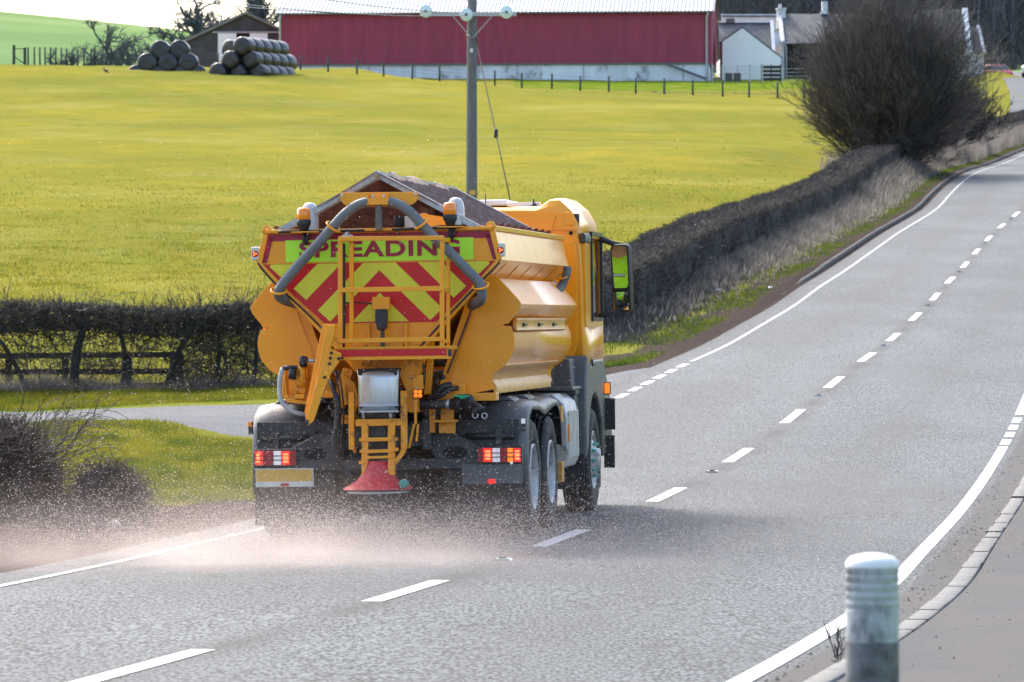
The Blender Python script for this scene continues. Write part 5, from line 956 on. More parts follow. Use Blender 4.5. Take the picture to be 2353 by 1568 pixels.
# cable loom on the rim, winch, clutter on top
hose([P(640, 533, -1.42), P(760, 531, -1.44), P(900, 528, -1.44), P(1060, 522, -1.42)], .012, 'cable_loom', 'black_plastic', tr, ribs=False, n=8)
hose([P(894, 528, -1.45), P(896, 540, -1.46), P(905, 547, -1.46), P(914, 542, -1.46), P(914, 528, -1.45)], .006, 'cable_loop', 'black_plastic', tr, ribs=False, n=6)
m = MB()
for k in range(6): c = P(909 + k * 3.4, 513 + (k % 3) * 3, -1.36 + .02 * k); m.tube([c + Vector((0, 0, -.07)), c + Vector((0, 0, .07))], .012, 7)
part(m, 'cable_coil', 'black_plastic')
m = MB(); pbox(m, 929, 497, 953, 524, -1.30, -1.15); part(m, 'junction_box', 'white_paint', bevel=.01)
m = MB(); pbox(m, 838, 526, 900, 530, -1.47, -1.33); part(m, 'top_shelf', 'orange_metal')
m = MB(); m.prism(ppoly([(777, 549), (786, 541), (798, 532), (805, 552)], -1.62), -1.62, -1.50); m.cyl(P(800, 545, -1.56), P(811, 546, -1.56), .022, 10); part(m, 'latch_handle', 'galvanised', bevel=.004)
# beacons ------------------------------------------------------------------
def beacon(px, py):
    B = empty('beacon', P(px, py, -1.42), parent=tr); m = MB()
    m.lathe([(0, .085), (.032, .085), (.045, .075), (.048, .01), (.042, .0)], n=22); m.build('lens', 'beacon_lens', B)
    m = MB(); m.lathe([(.046, .002), (.05, -.005), (.05, -.03), (.038, -.05), (.03, -.075), (0, -.078)], n=22); m.build('base', 'black_plastic', B)
    m = MB(); m.lathe([(.064, -.06), (.06, .06), (.052, .10), (.035, .125), (0, .135)], (.032, .07, -.01), n=22); m.build('clear_dome', 'clear_cover', B)
    m = MB(); m.box((-.085, -.04, -.088), (.11, .14, -.08)); m.build('bracket', 'orange', B); B.scale = (1.28, 1.28, 1.28)
    MB().tube([(0, 0, -.08), (.0, -.0, -.15), (.01, 0, -.17), (.025, 0, -.13), (.03, 0, -.085)], .012, 7).build('cable', 'black_plastic', B)
beacon(698, 506); beacon(1034, 494)
for px, py, s in ((587, 582, -1), (1151, 573, 1)):
    B = empty('marker_lamp', P(px, py, YR - .02), parent=tr); MB().box((-.035, -.02, -.065), (.035, .05, .055)).build('housing', 'steel', B, .008); MB().lathe([(0, -.032), (.027, -.03), (.03, -.02)], (0, 0, -.008), axis='y', n=18).build('lens', 'lens_red', B)
    for k in range(3): a = 2.1 * k; MB().lathe([(0, -.038), (.0085, -.034), (.0085, -.028)], (.013 * math.cos(a), 0, -.008 + .013 * math.sin(a)), axis='y', n=8).build('diode', 'lamp_hot', B)
hose([P(1150, 588, YR - .02), P(1146, 605, YR - .04), P(1120, 632, YR - .05), P(1090, 662, YR - .05), P(1030, 725, YR - .05), P(985, 775, YR - .05), P(955, 808, YR - .05)], .009, 'lamp_cable', 'black_plastic', tr, ribs=False, n=6)
hose([P(590, 596, YR - .02), P(596, 610, YR - .04), P(630, 650, YR - .05), P(700, 715, YR - .05), P(760, 775, YR - .05)], .009, 'lamp_cable', 'black_plastic', tr, ribs=False, n=6)
# side tanks ----------------------------------------------------------------
YT0, YT1 = -1.0, 3.45
prof = [(1122, 640), (1137, 639), (1160, 663), (1187, 693), (1191.7, 699), (1188, 708), (1170, 731), (1166.6, 738), (1152, 741), (1153, 754.4), (1170, 755), (1175, 770), (1176.5, 785), (1175, 800), (1171, 812), (1166, 821), (1154, 838), (1135, 849.6), (1128, 858), (1125, 868), (1125, 879), (1133, 889.4), (1085, 898), (1040, 905), (1010, 905), (1075, 700), (1110, 678), (1121, 670)]
XCt = P(885, 700, YT0).x
pr = ppoly(prof, YT0); pr = [(x - XCt, z) for x, z in pr]
# level the roll of the traced profile
for s in (1, -1):
    pp = [(XCt + s * x, z) for x, z in pr]; m = MB(); yy = [(YT0, 0.0), (YT0 + .045, 1.0), (YT1 - .04, 1.0), (YT1, 0.0)]
    c = Vector((sum(p[0] for p in pp) / len(pp), 0, sum(p[1] for p in pp) / len(pp))); n_ = len(pp); vs = []
    for y, k in yy:
        ins = .028 * (1 - k)
        for j, p in enumerate(pp):
            a_, b_ = Vector((pp[j - 1][0], pp[j - 1][1])), Vector((pp[(j + 1) % n_][0], pp[(j + 1) % n_][1])); tg = (b_ - a_).normalized(); nn = Vector((tg.y, -tg.x)) * (1 if s < 0 else -1); q = Vector(p) + nn * ins; vs.append((q.x, y, q.y))
    fs = [tuple(range(n_)), tuple(range(3 * n_, 4 * n_))] + [(r * n_ + j, r * n_ + (j + 1) % n_, (r + 1) * n_ + (j + 1) % n_, (r + 1) * n_ + j) for r in range(3) for j in range(n_)]
    m.add(vs, fs); T = part(m, 'brine_tank', 'orange', bevel=.010, seg=2)
    # crease on the back, tray along the foot and latch door on the flank
    m = MB(); a_ = (XCt + s * pr[25][0], pr[25][1]); f_ = lambda px, py: (XCt + s * (P(px, py, YT0).x - XCt), P(px, py, YT0).z)
    l0, l1 = f_(1090, 712), f_(1032, 888); m.bar((l0[0], YT0 - .004, l0[1]), (l1[0], YT0 - .004, l1[1]), .02, .022, up=(0, 1, 0)); m.build('seam_rib', 'orange', T)
    tp = [f_(*q) for q in ((1152, 836), (1133, 848), (1124, 862), (1123, 876), (1134, 893), (1134, 905), (1141, 905), (1141, 889), (1131, 874), (1132, 863), (1140, 853), (1157, 840))]
    m = MB(); m.prism(tp, YT0 + .02, YT1 - .32); m.build('foot_tray', 'orange_pale', T, .003)
    tp = [f_(*q) for q in ((1150, 842), (1154, 836), (1159, 840), (1154, 846))]; m = MB(); m.prism(tp, YT0 + .02, YT1 - .2); m.build('drip_rail', 'orange_pale', T)
    tp = [f_(*q) for q in ((1172, 737), (1178, 731), (1182, 734), (1180, 742), (1180, 754), (1183, 759), (1178, 762), (1170, 750))]
    m = MB(); m.prism(tp, YT0 + .22, YT1 - .45); D_ = m.build('latch_door', 'orange_pale', T, .004)
    for k in range(3):
        y = YT0 + .65 + k * 1.15; g_ = f_(1181, 747); MB().box((g_[0] - .02 * s, y, g_[1] - .016), (g_[0] + .014 * s, y + .10, g_[1] + .016)).box((g_[0] - .0, y + .09, g_[1] - .008), (g_[0] + .014 * s, y + .26, g_[1] + .008)).build('latch', 'black_plastic', D_)
hose([P(1087, 702, -1.12), P(1060, 775, -1.12), P(1028, 858, -1.12)], .011, 'gas_strut', 'rust', tr, ribs=False, n=8); MB().lathe([(0, -.02), (.026, -.02), (.026, .02), (0, .02)], P(1017, 867, -1.12), axis='y', n=12).build('strut_end', 'black_plastic', tr)
# lower hopper cone & conveyor housing ------------------------------------------
m = MB(); m.prism(ppoly([(757, 752), (1022, 742), (985, 785), (925, 852), (818, 856), (760, 790)], -1.32), -1.34, -1.0); part(m, 'hopper_throat', 'orange', bevel=.006)
m = MB(); m.prism(ppoly([(845, 800), (862, 800), (866, 850), (812, 850), (800, 815)], -1.4), -1.42, -1.30); m.prism(ppoly([(930, 827), (975, 826), (958, 880), (960, 948), (938, 948), (936, 900), (915, 850)], -1.4), -1.44, -1.28); part(m, 'throat_bracket', 'orange_metal', bevel=.006)
m = MB()
for px in (846, 932): pbox(m, px - 3, 745, px + 4, 800, -1.42, -1.36)
pbox(m, 818, 791, 925, 802, -1.44, -1.38); part(m, 'door_hinge', 'orange_metal', bevel=.003)
# work camera/lamp
m = MB(); pbox(m, 855, 683, 895, 712, -1.50, -1.42); m2 = m; part(m, 'camera_bracket', 'orange', bevel=.008)
m = MB(); m.prism(ppoly([(862, 711), (886, 710), (888, 725), (886, 757), (866, 759), (861, 730)], -1.60), -1.60, -1.48); part(m, 'rear_camera', 'black_plastic', bevel=.012); m = MB(); pbox(m, 874, 757, 883, 804, -1.5, -1.46); part(m, 'camera_post', 'dark_plastic')
hose([P(792, 697, -1.45), P(825, 695, -1.46), P(858, 699, -1.48)], .007, 'camera_cable', 'black_plastic', tr, ribs=False, n=6); hose([P(790, 560, -1.45), P(790, 640, -1.45), P(791, 720, -1.45), P(789, 800, -1.45)], .014, 'camera_cable', 'black_plastic', tr, ribs=False, n=8)
# service platform and its ladder frame ---------------------------------------
yp = -1.85
PL = MB(); pbox(PL, 767, 801, 1038, 825, yp, yp + .02); pbox(PL, 767, 799, 1038, 803, yp, yp + .38); PL = part(PL, 'service_platform', 'orange', bevel=.004)
m = MB(); pbox(m, 770, 805, 1026, 817, yp - .004, yp); m.build('red_marking', 'sign_red', PL); m = MB(); pbox(m, 1029, 803, 1038, 819, yp - .004, yp); m.build('rubber_stop', 'black_plastic', PL)
def post(x0, ya, yb_, y, w=9, x1=None, name='rail_post'):
    m = MB(); a = P(x0, ya, y); b = P(x1 or x0, yb_, y); ww = w / 258; m.bar(a, b, ww, ww, up=(0, 1, 0)); return m.build(name, 'orange', PL, .003)
post(782, 548, 801, yp + .02, 9.5); post(808, 558, 800, yp + .34, 9); post(1016, 546, 800, yp + .02, 10); post(1030, 552, 800, yp + .34, 8)
for ya, yb_, hh in ((549, 547, 10), (667, 663, 11), (784, 779, 10)):
    m = MB(); m.bar(P(778, ya, yp), P(1021, yb_, yp), .035, hh / 258); m.build('guard_rail', 'orange', PL, .003)
for px0, px1 in ((782, 808), (1016, 1031)):
    for ya in (552, 667, 784): m = MB(); m.bar(P(px0, ya, yp + .02), P(px1, ya, yp + .34), .03, .035); m.build('side_rail', 'orange', PL, .003)
# folding arm on the left
ya = -1.95
m = MB(); m.prism(ppoly([(741, 747), (748, 744), (770, 746), (772, 752), (758, 805), (720, 955), (716, 972), (708, 978), (702, 965), (700, 945)], ya), ya, ya + .02); m.prism(ppoly([(752, 752), (772, 748), (772, 760), (735, 905), (722, 962), (714, 950)], ya), ya - .06, ya - .0); AR = part(m, 'folding_arm', 'orange', bevel=.004)
m = MB(); m.prism(ppoly([(764, 802), (788, 812), (787, 826), (764, 858), (745, 905), (724, 968), (714, 975), (708, 960), (730, 880), (748, 830)], ya), ya - .085, ya - .055); m.build('arm_plate', 'orange', AR, .003)
m = MB(); m.prism(ppoly([(765, 806), (766, 826), (790, 826), (790, 812)], ya + .03), ya - .05, ya - .01)
for px, py in ((765, 811), (763, 823), (761, 836), (782, 824), (790, 823), (750, 867), (745, 916)): v = P(px, py, ya); MB().lathe([(0, -.105), (.013, -.105), (.014, -.08)], (v.x, ya, v.z), axis='y', n=10).build('bolt', 'black_plastic', AR)
v = P(709, 969, ya); MB().lathe([(0, -.09), (.02, -.09), (.02, -.02)], (v.x, ya, v.z), axis='y', n=12).build('pivot_pin', 'dark_plastic', AR)
# pump and hoses on the left
yq = -1.25
m = MB(); pbox(m, 672, 838, 706, 872, yq, yq + .2); pbox(m, 668, 862, 700, 886, yq - .05, yq + .2); pbox(m, 674, 884, 702, 905, yq - .03, yq + .2); pbox(m, 655, 905, 712, 921, yq, yq + .25); pbox(m, 676, 906, 700, 917, yq - .08, yq); PM = part(m, 'salt_pump', 'orange_metal', bevel=.012, seg=3)
m = MB(); m.cyl(P(678, 850, yq - .03), P(678, 905, yq - .03), .03, 12); m.cyl(P(694, 840, yq - .03), P(694, 890, yq - .03), .035, 12); m.build('pump_body', 'orange_metal', PM)
m = MB(); m.cyl(P(650, 846, yq - .06), P(683, 845, yq - .06), .022, 10); m.cyl(P(672, 848, yq - .07), P(672, 872, yq - .07), .036, 12); m.lathe([(0, -.06), (.03, -.06), (.04, -.03), (.04, .03), (0, .04)], P(697, 828, yq - .05), n=12); m.build('pump_coupling', 'black_plastic', PM); MB().cyl(P(703, 829, yq - .05), P(728, 829, yq - .05), .014, 8).build('drive_shaft', 'steel', PM)
m = MB(); m.prism(ppoly([(657, 850), (648, 905), (660, 925), (705, 930), (706, 921), (664, 915), (660, 900)], yq), yq - .02, yq + .1); m.build('pump_cradle', 'orange_metal', PM, .004)
hose([P(650, 846, yq - .06), P(645, 862, yq - .07), P(642, 890, yq - .07), P(644, 915, yq - .07), P(656, 935, yq - .07), P(674, 947, yq - .06), P(700, 953, yq)], .021, 'pump_hose', 'pipe_grey', PM, ribs=False)
hose([P(760, 875, -1.5), P(768, 900, -1.55), P(776, 930, -1.55), P(774, 975, -1.55), P(768, 1010, -1.55), P(772, 1050, -1.55), P(790, 1080, -1.5), P(818, 1100, -1.5)], .024, 'hydraulic_hose', 'black_plastic', tr, ribs=False)
for dx in (0, 7): hose([P(770 + dx, 850, -1.48), P(779 + dx, 900, -1.5), P(783 + dx, 960, -1.5), P(778 + dx, 1010, -1.48), P(784 + dx, 1060, -1.4)], .009, 'hydraulic_hose', 'black_plastic', tr, ribs=False, n=6)
# chute and spinner -------------------------------------------------------------
yc = -1.62
V_ = []; n_ = 9
for i in range(n_ + 1):
    u = i / n_; cur = .05 * math.sin(u * math.pi)
    for (px0, px1, py, yo) in ((819, 917, 848, 0.03), (821, 917, 856, 0), (823, 916, 870, -.01), (824, 915, 920, -.012), (824, 914, 947, .01)): V_.append((P(px0 + (px1 - px0) * u, py + (4 if py < 860 else 2) * math.sin(u * math.pi), yc + yo - cur)))
m = MB(); m.add(V_, [(i * 5 + j, i * 5 + 5 + j, i * 5 + 6 + j, i * 5 + 1 + j) for i in range(n_) for j in range(4)], smooth=True); CHt = part(m, 'chute', 'stainless'); md = CHt.modifiers.new('s', 'SOLIDIFY'); md.thickness = .006
m = MB(); pbox(m, 825, 931, 914, 933, yc - .07, yc); pbox(m, 827, 945, 914, 947, yc - .08, yc + .03); m.build('chute_lip', 'steel', CHt)
for px in (829, 911): v = P(px, 936, yc - .05); MB().lathe([(0, -.03), (.014, -.03), (.014, .02)], (v.x, yc - .03, v.z), axis='y', n=8).build('bolt', 'dark_plastic', CHt)
m = MB(); m.prism(ppoly([(822, 848), (915, 846), (912, 862), (868, 866), (824, 863)], yc - .0), yc - .02, yc + .3); m.build('rubber_flap', 'rubber', CHt)
m = MB()
for (a_, b_, w_) in (((808, 901), (809, 1034), 13), ((928, 898), (929, 1031), 14)): m.bar(P(*a_, -1.56), P(*b_, -1.56), w_ / 258, .06, up=(0, 1, 0))
m.bar(P(818, 972, -1.58), P(926, 970, -1.58), .05, 16 / 258)
for (a_, b_, w_) in (((839, 975), (839, 1093), 15), ((900, 975), (900, 1092), 16)): m.bar(P(*a_, -1.60), P(*b_, -1.60), w_ / 258, .05, up=(0, 1, 0))
for yy_, h_ in ((1010, 9), (1037, 8), (1051, 6)): m.bar(P(835, yy_ + 1, -1.62), P(906, yy_ - 1, -1.62), .04, h_ / 258)
for px, py in ((833, 1011), (834, 1037), (907, 1009), (909, 1033), (832, 1063), (908, 1058)): c_ = P(px, py, -1.62); m.cbox(c_, (.055, .05, .03))
FR = part(m, 'spinner_frame', 'orange_metal', bevel=.004)
m = MB(); m.bar(P(931, 1025, -1.56), P(925, 1040, -1.56), .05, .04); m.bar(P(929, 1035, -1.56), P(907, 1065, -1.58), .035, .04); m.bar(P(808, 1000, -1.5), P(816, 1040, -1.5), .03, .04); m.build('frame_brace', 'orange_metal', FR)
m = MB(); pbox(m, 852, 978, 886, 1004, -1.52, -1.4); m.build('drive_cover', 'dark_plastic', FR, .006); m = MB(); pbox(m, 851, 1014, 887, 1032, -1.55, -1.4); m.build('rubber_skirt', 'rubber', FR); m = MB(); m.cyl(P(832, 958, -1.45), P(908, 957, -1.45), .045, 16); m.build('conveyor_roller', 'dark_plastic', FR); m = MB()
for px in (836, 899): m.cyl(P(px - 3, 958, -1.45), P(px + 4, 958, -1.45), .049, 16)
m.build('roller_collar', 'steel', FR); m = MB(); pbox(m, 846, 1043, 893, 1062, -1.56, -1.35); m.build('spinner_motor', 'dark_plastic', FR, .01)
m = MB(); pbox(m, 776, 955, 812, 962, -1.45, -1.2); pbox(m, 784, 962, 806, 975, -1.42, -1.2); m.prism(ppoly([(768, 905), (795, 885), (800, 930), (770, 935)], -1.4), -1.42, -1.38); m.prism(ppoly([(790, 860), (815, 880), (826, 920), (812, 960), (800, 900)], -1.35), -1.37, -1.28); part(m, 'frame_bracket', 'orange_metal', bevel=.005)
m = MB(); m.prism(ppoly([(790, 845), (812, 850), (800, 900), (790, 940), (772, 930), (776, 880)], -1.30), -1.32, -1.2); pbox(m, 722, 900, 796, 914, -1.25, -1.15); part(m, 'chassis_bracket', 'orange_metal', bevel=.005)
s0 = P(865, 1125, -1.62); zt_ = P(865, 1060, -1.62).z
def cone(cx, cy, zb_, zt2, rb, rt_):
    pr_ = [(rb * 1.0, zb_), (rb * .985, zb_ + .012), (rb * .80, zb_ + (zt2 - zb_) * .16), (rb * .58, zb_ + (zt2 - zb_) * .34), (rt_ * 1.22, zb_ + (zt2 - zb_) * .62), (rt_ * 1.05, zb_ + (zt2 - zb_) * .86), (rt_, zt2 - .01), (rt_ * .86, zt2), (0.001, zt2)]
    return MB().lathe(pr_, (cx, cy, 0), n=40)
SP = part(cone(s0.x + .0, -1.55, s0.z, zt_, .31, .105), 'spinner_cone', 'spinner_red'); MB().lathe([(0.001, s0.z - .04), (.26, s0.z - .035), (.27, s0.z - .02), (.02, s0.z - .01)], (s0.x, -1.55, 0), n=40).build('spinner_disc', 'stainless', SP)
c_ = P(928, 1112, -1.72); MB().lathe([(0, -.03), (.035, -.03), (.042, -.02), (.042, .03), (0, .05)], c_, axis='y', n=18).build('end_cap', 'teal_cap', SP)
MB().prism(ppoly([(925, 1100), (946, 1121), (900, 1122)], -1.60), -1.60, -1.55).build('spinner_fin', 'spinner_red', SP)
# amber lamp right of the chute, lever linkage
m = MB(); pbox(m, 948, 862, 972, 895, -1.46, -1.40); part(m, 'lamp_bracket', 'orange_metal', bevel=.004)
B = empty('work_lamp', P(960, 905, -1.5), parent=tr); B.scale = (.8, .8, .8); MB().box((-.055, 0, -.05), (.055, .06, .05)).build('housing', 'black_plastic', B, .008)
for sx_ in (-1, 1):
    for sz_ in (-1, 1): MB().lathe([(0, -.03), (.020, -.02), (.024, 0)], (.024 * sx_, 0, .022 * sz_), axis='y', n=14).build('lens', 'lamp_amber', B)
m = MB(); m.bar(P(955, 920, -1.48), P(955, 975, -1.48), .022, .03, up=(0, 1, 0)); m.bar(P(952, 975, -1.48), P(940, 1030, -1.48), .02, .03, up=(0, 1, 0)); m.bar(P(961, 975, -1.46), P(957, 1015, -1.46), .02, .02, up=(0, 1, 0)); part(m, 'release_lever', 'orange_metal', bevel=.003)
hose([P(970, 828, -1.4), P(974, 850, -1.42), P(975, 885, -1.42)], .009, 'lamp_cable', 'black_plastic', tr, ribs=False, n=6)
# right side pipework -----------------------------------------------------------
hose([P(962, 930, -1.2), P(1000, 930, -1.25), P(1040, 928, -1.25)], .042, 'suction_hose', 'dark_plastic', tr); m = MB(); m.cyl(P(1024, 929, -1.25), P(1033, 929, -1.25), .046, 16); part(m, 'hose_clip', 'steel')
m = MB(); m.cyl(P(1036, 929, -1.25), P(1060, 928, -1.25), .05, 18); m.lathe([(0, -.10), (.06, -.09), (.085, -.05), (.088, .05), (.06, .09), (0, .1)], P(1066, 928, -1.25), axis='x', n=18); VLv = part(m, 'valve', 'black_plastic')
m = MB(); m.tube([P(1066, 928, -1.3), P(1084, 934, -1.38), P(1098, 948, -1.45)], [.055, .05, .045], 14); m.build('elbow', 'black_plastic', VLv); m = MB(); m.tube([P(1092, 940, -1.42), P(1104, 952, -1.48)], [.062, .062], 14); m.build('coupler', 'black_plastic', VLv)
for px, py in ((1092, 955), (1113, 956)): ring(P(px, py, -1.5), (0, 1, 0), .024, 'steel', 'pull_ring', VLv, .005)
m = MB(); m.prism(ppoly([(1045, 908), (1078, 908), (1079, 912), (1070, 914), (1068, 920), (1060, 920), (1058, 914), (1046, 912)], -1.3), -1.33, -1.24); m.build('valve_handle', 'green_plastic', VLv, .003)
hose([P(985, 918, -1.2), P(1005, 905, -1.25), P(1015, 890, -1.25), P(1035, 885, -1.2)], .03, 'black_hose', 'black_plastic', tr, ribs=False); hose([P(990, 921, -1.2), P(1015, 908, -1.28), P(1030, 897, -1.25), P(1050, 892, -1.15)], .024, 'black_hose', 'black_plastic', tr, ribs=False)
m = MB(); pbox(m, 990, 905, 1140, 921, -1.15, -.95); pbox(m, 1036, 882, 1068, 908, -1.12, -1.05); m.prism(ppoly([(985, 770), (1000, 765), (990, 905), (975, 908)], -1.15), -1.17, -1.10); part(m, 'tank_cradle', 'orange', bevel=.005)
m = MB(); pbox(m, 1012, 935, 1042, 975, -1.1, -1.05); pbox(m, 995, 966, 1045, 971, -1.2, -.95); pbox(m, 1008, 972, 1044, 996, -1.1, -1.0); pbox(m, 985, 905, 1000, 995, -1.05, -1.0); part(m, 'subframe_bracket', 'orange_metal', bevel=.006)
# chassis, axles -----------------------------------------------------------------
m = MB()
for s in (-1, 1): m.box((s * .40 - .04, -1.05, .82), (s * .40 + .04, 6.3, 1.10)); m.box((s * .42 - .05, -1.0, 1.12), (s * .42 + .05, 3.9, 1.2))
for y in (-.95, 0.65, 2.4, 4.0): m.box((-.37, y, .85), (.37, y + .08, 1.05))
m.box((-1.1, 2.1, .30), (.75, 3.2, 1.1)); m.box((-.95, 3.3, .34), (.9, 3.36, .9)); m.box((-1.15, 5.95, .20), (1.15, 6.5, 1.0)); m.box((-.93, 3.92, .06), (.93, 3.95, .6)); part(m, 'chassis_and_blockers', 'dark_plastic', bevel=.01)  # wide low boxes are added to block the bright road seen beneath the lorry
for y in (0, 1.35): part(MB().tube([(-.95, y, .53), (-.3, y, .53), (-.15, y, .53), (.05, y, .53), (.2, y, .53), (.35, y, .53), (.95, y, .53)], [.09, .09, .2, .24, .2, .09, .09], 16), 'axle', 'dark_plastic')
part(MB().cyl((-.95, 5.05, .53), (.95, 5.05, .53), .06, 12), 'axle', 'dark_plastic')
def wheel(x, y, side, front=False, dual=True):
    Wd = .30 if front else .28; R = .533; Wl = empty('wheel', (x, y, .533), parent=tr); s = side
    def tyre(xo, nm):
        h = Wd / 2; pr_ = [(.30, -h * .78), (.36, -h * .98), (.44, -h * 1.03), (.50, -h * .94), (R - .004, -h * .74)]
        for g_ in (-.5, -.17, .17, .5): pr_ += [(R, h * (g_ - .10)), (R - .012, h * (g_ - .07)), (R - .012, h * (g_ + .07)), (R, h * (g_ + .10))] if True else []
        pr_ += [(R - .004, h * .74), (.50, h * .94), (.44, h * 1.03), (.36, h * .98), (.30, h * .78), (.29, 0), (.30, -h * .78)]
        return MB().lathe(pr_, (xo, 0, 0), axis='x', n=64).build('tyre', 'rubber', Wl)
    tyre(0, 0)
    if dual and not front: tyre(-s * .33, 0)
    if front: pr_ = [(.30, .10), (.30, .135), (.285, .14), (.275, .10), (.26, .085), (.20, .125), (.17, .135), (.165, .15), (.12, .155), (.115, .20), (.0001, .21)]
    else: pr_ = [(.30, .11), (.305, .135), (.288, .14), (.278, .11), (.268, .03), (.262, -.06), (.24, -.10), (.13, -.115), (.13, -.04), (.12, .02), (.0001, .03)]
    RM = MB().lathe([(r, s * h) for r, h in pr_], axis='x', n=48).build('rim', 'rim', Wl)
    for k in range(10):
        a = 2 * math.pi * k / 10; r = .168 if front else .15; h0 = s * (.13 if front else -.11); MB().cyl((h0, r * math.cos(a), r * math.sin(a)), (h0 + s * (.05 if front else .035), r * math.cos(a), r * math.sin(a)), .017, 6).build('wheel_nut', 'nut_green' if front else 'steel', RM)
    return Wl
for s in (-1, 1):
    wheel(s * 1.105, 0, s); wheel(s * 1.105, 1.35, s); wheel(s * 1.10, 5.05, s, front=True)
# rear mudguards over both axles
for s in (-1, 1):
    path = [(-.72, .42), (-.74, .80), (-.70, 1.02), (-.58, 1.17), (-.40, 1.235), (.2, 1.25), (.45, 1.235), (.68, 1.22), (.9, 1.235), (1.4, 1.25), (1.75, 1.235), (1.95, 1.15), (2.06, 1.0), (2.1, .78)]
    V_ = []; st_ = [(.50, .02), (1.10, .0), (1.20, .012), (1.245, .035), (1.265, .075), (1.27, .13)]; cx_, cz_ = .68, .5
    for x, ins in st_:
        for y, z in path: d = Vector((cx_ - y, cz_ - z)).normalized(); V_.append((s * x, y + d.x * ins * 1.0, z + d.y * ins))
    k = len(path); m = MB(); m.add(V_, [(i * k + j, i * k + j + 1, (i + 1) * k + j + 1, (i + 1) * k + j) for i in range(len(st_) - 1) for j in range(k - 1)], smooth=True)
    G = m.build('mudguard', 'grey_plastic' , tr); sd_ = G.modifiers.new('s', 'SOLIDIFY'); sd_.thickness = .012; sd_.offset = -1
    for y0_, y1_ in ((-.35, .15), (.75, 1.3)):
        mm = MB(); mm.prism([(s * .62, 1.235), (s * .62, 1.275), (s * 1.06, 1.275), (s * 1.12, 1.235)], y0_, y1_); mm.build('guard_rib', 'grey_plastic', G, .012, 3)
    mm = MB(); mm.cyl((s * .55, -.77, .93), (s * 1.16, -.77, .93), .032, 12); mm.build('cross_tube', 'black_plastic', G)
    mm = MB(); mm.box((s * .50, -.757, .50), (s * 1.2, -.745, 1.08)); mm.build('guard_back', 'dark_plastic', G, .004)
    for x in (.68, 1.02): MB().box((s * (x - .03), -.80, .72), (s * (x + .03), -.76, 1.0)).build('tube_strap', 'dark_plastic', G, .004)
    B = empty('side_marker', (s * 1.25, -.80, 1.03), parent=tr); MB().box((-.02, -.02, -.06), (.02, .03, .06)).build('housing', 'dark_plastic', B, .004); MB().box((-.018, -.035, .01), (.018, -.02, .055)).build('lens', 'lens_clear' if s > 0 else 'beacon_lens', B, .004)
    # lamp carrier, light cluster, plate below
    m = MB(); m.prism([(s * .45, .98), (s * .62, .97), (s * .95, .80), (s * 1.2, .78), (s * 1.2, .60), (s * .8, .58), (s * .5, .66), (s * .42, .8)], -.92, -.80); part(m, 'lamp_carrier', 'dark_plastic', bevel=.012)
    m = MB(); pts = [(s * (.64 + .11 * math.cos(a)), .79 + .055 * math.sin(a)) for a in np.linspace(0, 2 * math.pi, 16, endpoint=False)]; m.prism(pts, -.925, -.91); part(m, 'carrier_recess', 'dark_void')
yl = -.98
for (x0, y0, x1, y1, s) in ((585, 1036, 680, 1070, -1), (1097, 1029, 1197, 1063, 1)):
    B = empty('light_cluster', (0, 0, 0), parent=tr); m = MB(); pbox(m, x0 - 2, y0 - 3, x1 + 3, y1 + 3, yl, yl + .08); m.build('housing', 'black_plastic', B, .008)
    segs = [(0, .22, 'lamp_red'), (.22, .45, 'lens_red'), (.45, .64, 'lens_clear'), (.64, .86, 'lamp_red'), (.86, 1.0, 'lens_red')] if s < 0 else [(0, .12, 'lens_red'), (.12, .34, 'lamp_red'), (.34, .52, 'lens_clear'), (.52, .68, 'lens_red'), (.68, .82, 'lamp_amber'), (.82, 1.0, 'lamp_red')]
    for a_, b_, mt in segs:
        m = MB(); pbox(m, x0 + (x1 - x0) * a_ + .3, y0 + 1, x0 + (x1 - x0) * b_ - .3, y1 - 1, yl - .015, yl); m.build('lens', mt, B, .004)
    m = MB(); hx = (x0 + (x1 - x0) * ((.04, .13) if s < 0 else (.86, .97))[0], x0 + (x1 - x0) * ((.04, .13) if s < 0 else (.86, .97))[1]); pbox(m, hx[0], y0 + 6, hx[1], y1 - 6, yl - .02, yl - .014); m.build('bulb_glow', 'lamp_hot', B, .004)
    m = MB(); gx = ((.68, .82) if s < 0 else (.17, .30)); pbox(m, x0 + (x1 - x0) * gx[0], y0 + 6, x0 + (x1 - x0) * gx[1], y1 - 6, yl - .02, yl - .014); m.build('bulb_glow', 'lamp_hot', B, .004)
    m = MB()
    for k in (.36, .64): pbox(m, x0, y0 + (y1 - y0) * k - .6, x1, y0 + (y1 - y0) * k + .6, yl - .024, yl - .018)
    for k in (.2, .45, .7): pbox(m, x0 + (x1 - x0) * k, y0, x0 + (x1 - x0) * k + .9, y1, yl - .024, yl - .018)
    m.build('lamp_guard', 'dark_plastic', B)
m = MB(); pbox(m, 587, 1077, 721, 1119, yl + .02, yl + .04); B = part(m, 'number_plate_board', 'steel', bevel=.004); m = MB(); pbox(m, 589, 1080, 718, 1106, yl + .012, yl + .018); m.build('number_plate', 'plate_yellow', B); m = MB(); pbox(m, 645, 1111, 664, 1118, yl + .012, yl + .018); m.build('reflector', 'lens_red', B)
m = MB(); pbox(m, 1060, 1066, 1200, 1112, yl + .02, yl + .045); B = part(m, 'plate_board', 'grey_plastic', bevel=.006); m = MB(); pbox(m, 1121, 1101, 1139, 1112, yl + .01, yl + .018); m.build('reflector', 'lamp_red', B); m = MB(); pbox(m, 1172, 1062, 1178, 1067, yl - .02, yl); m.build('plate_lamp', 'lens_clear', B)
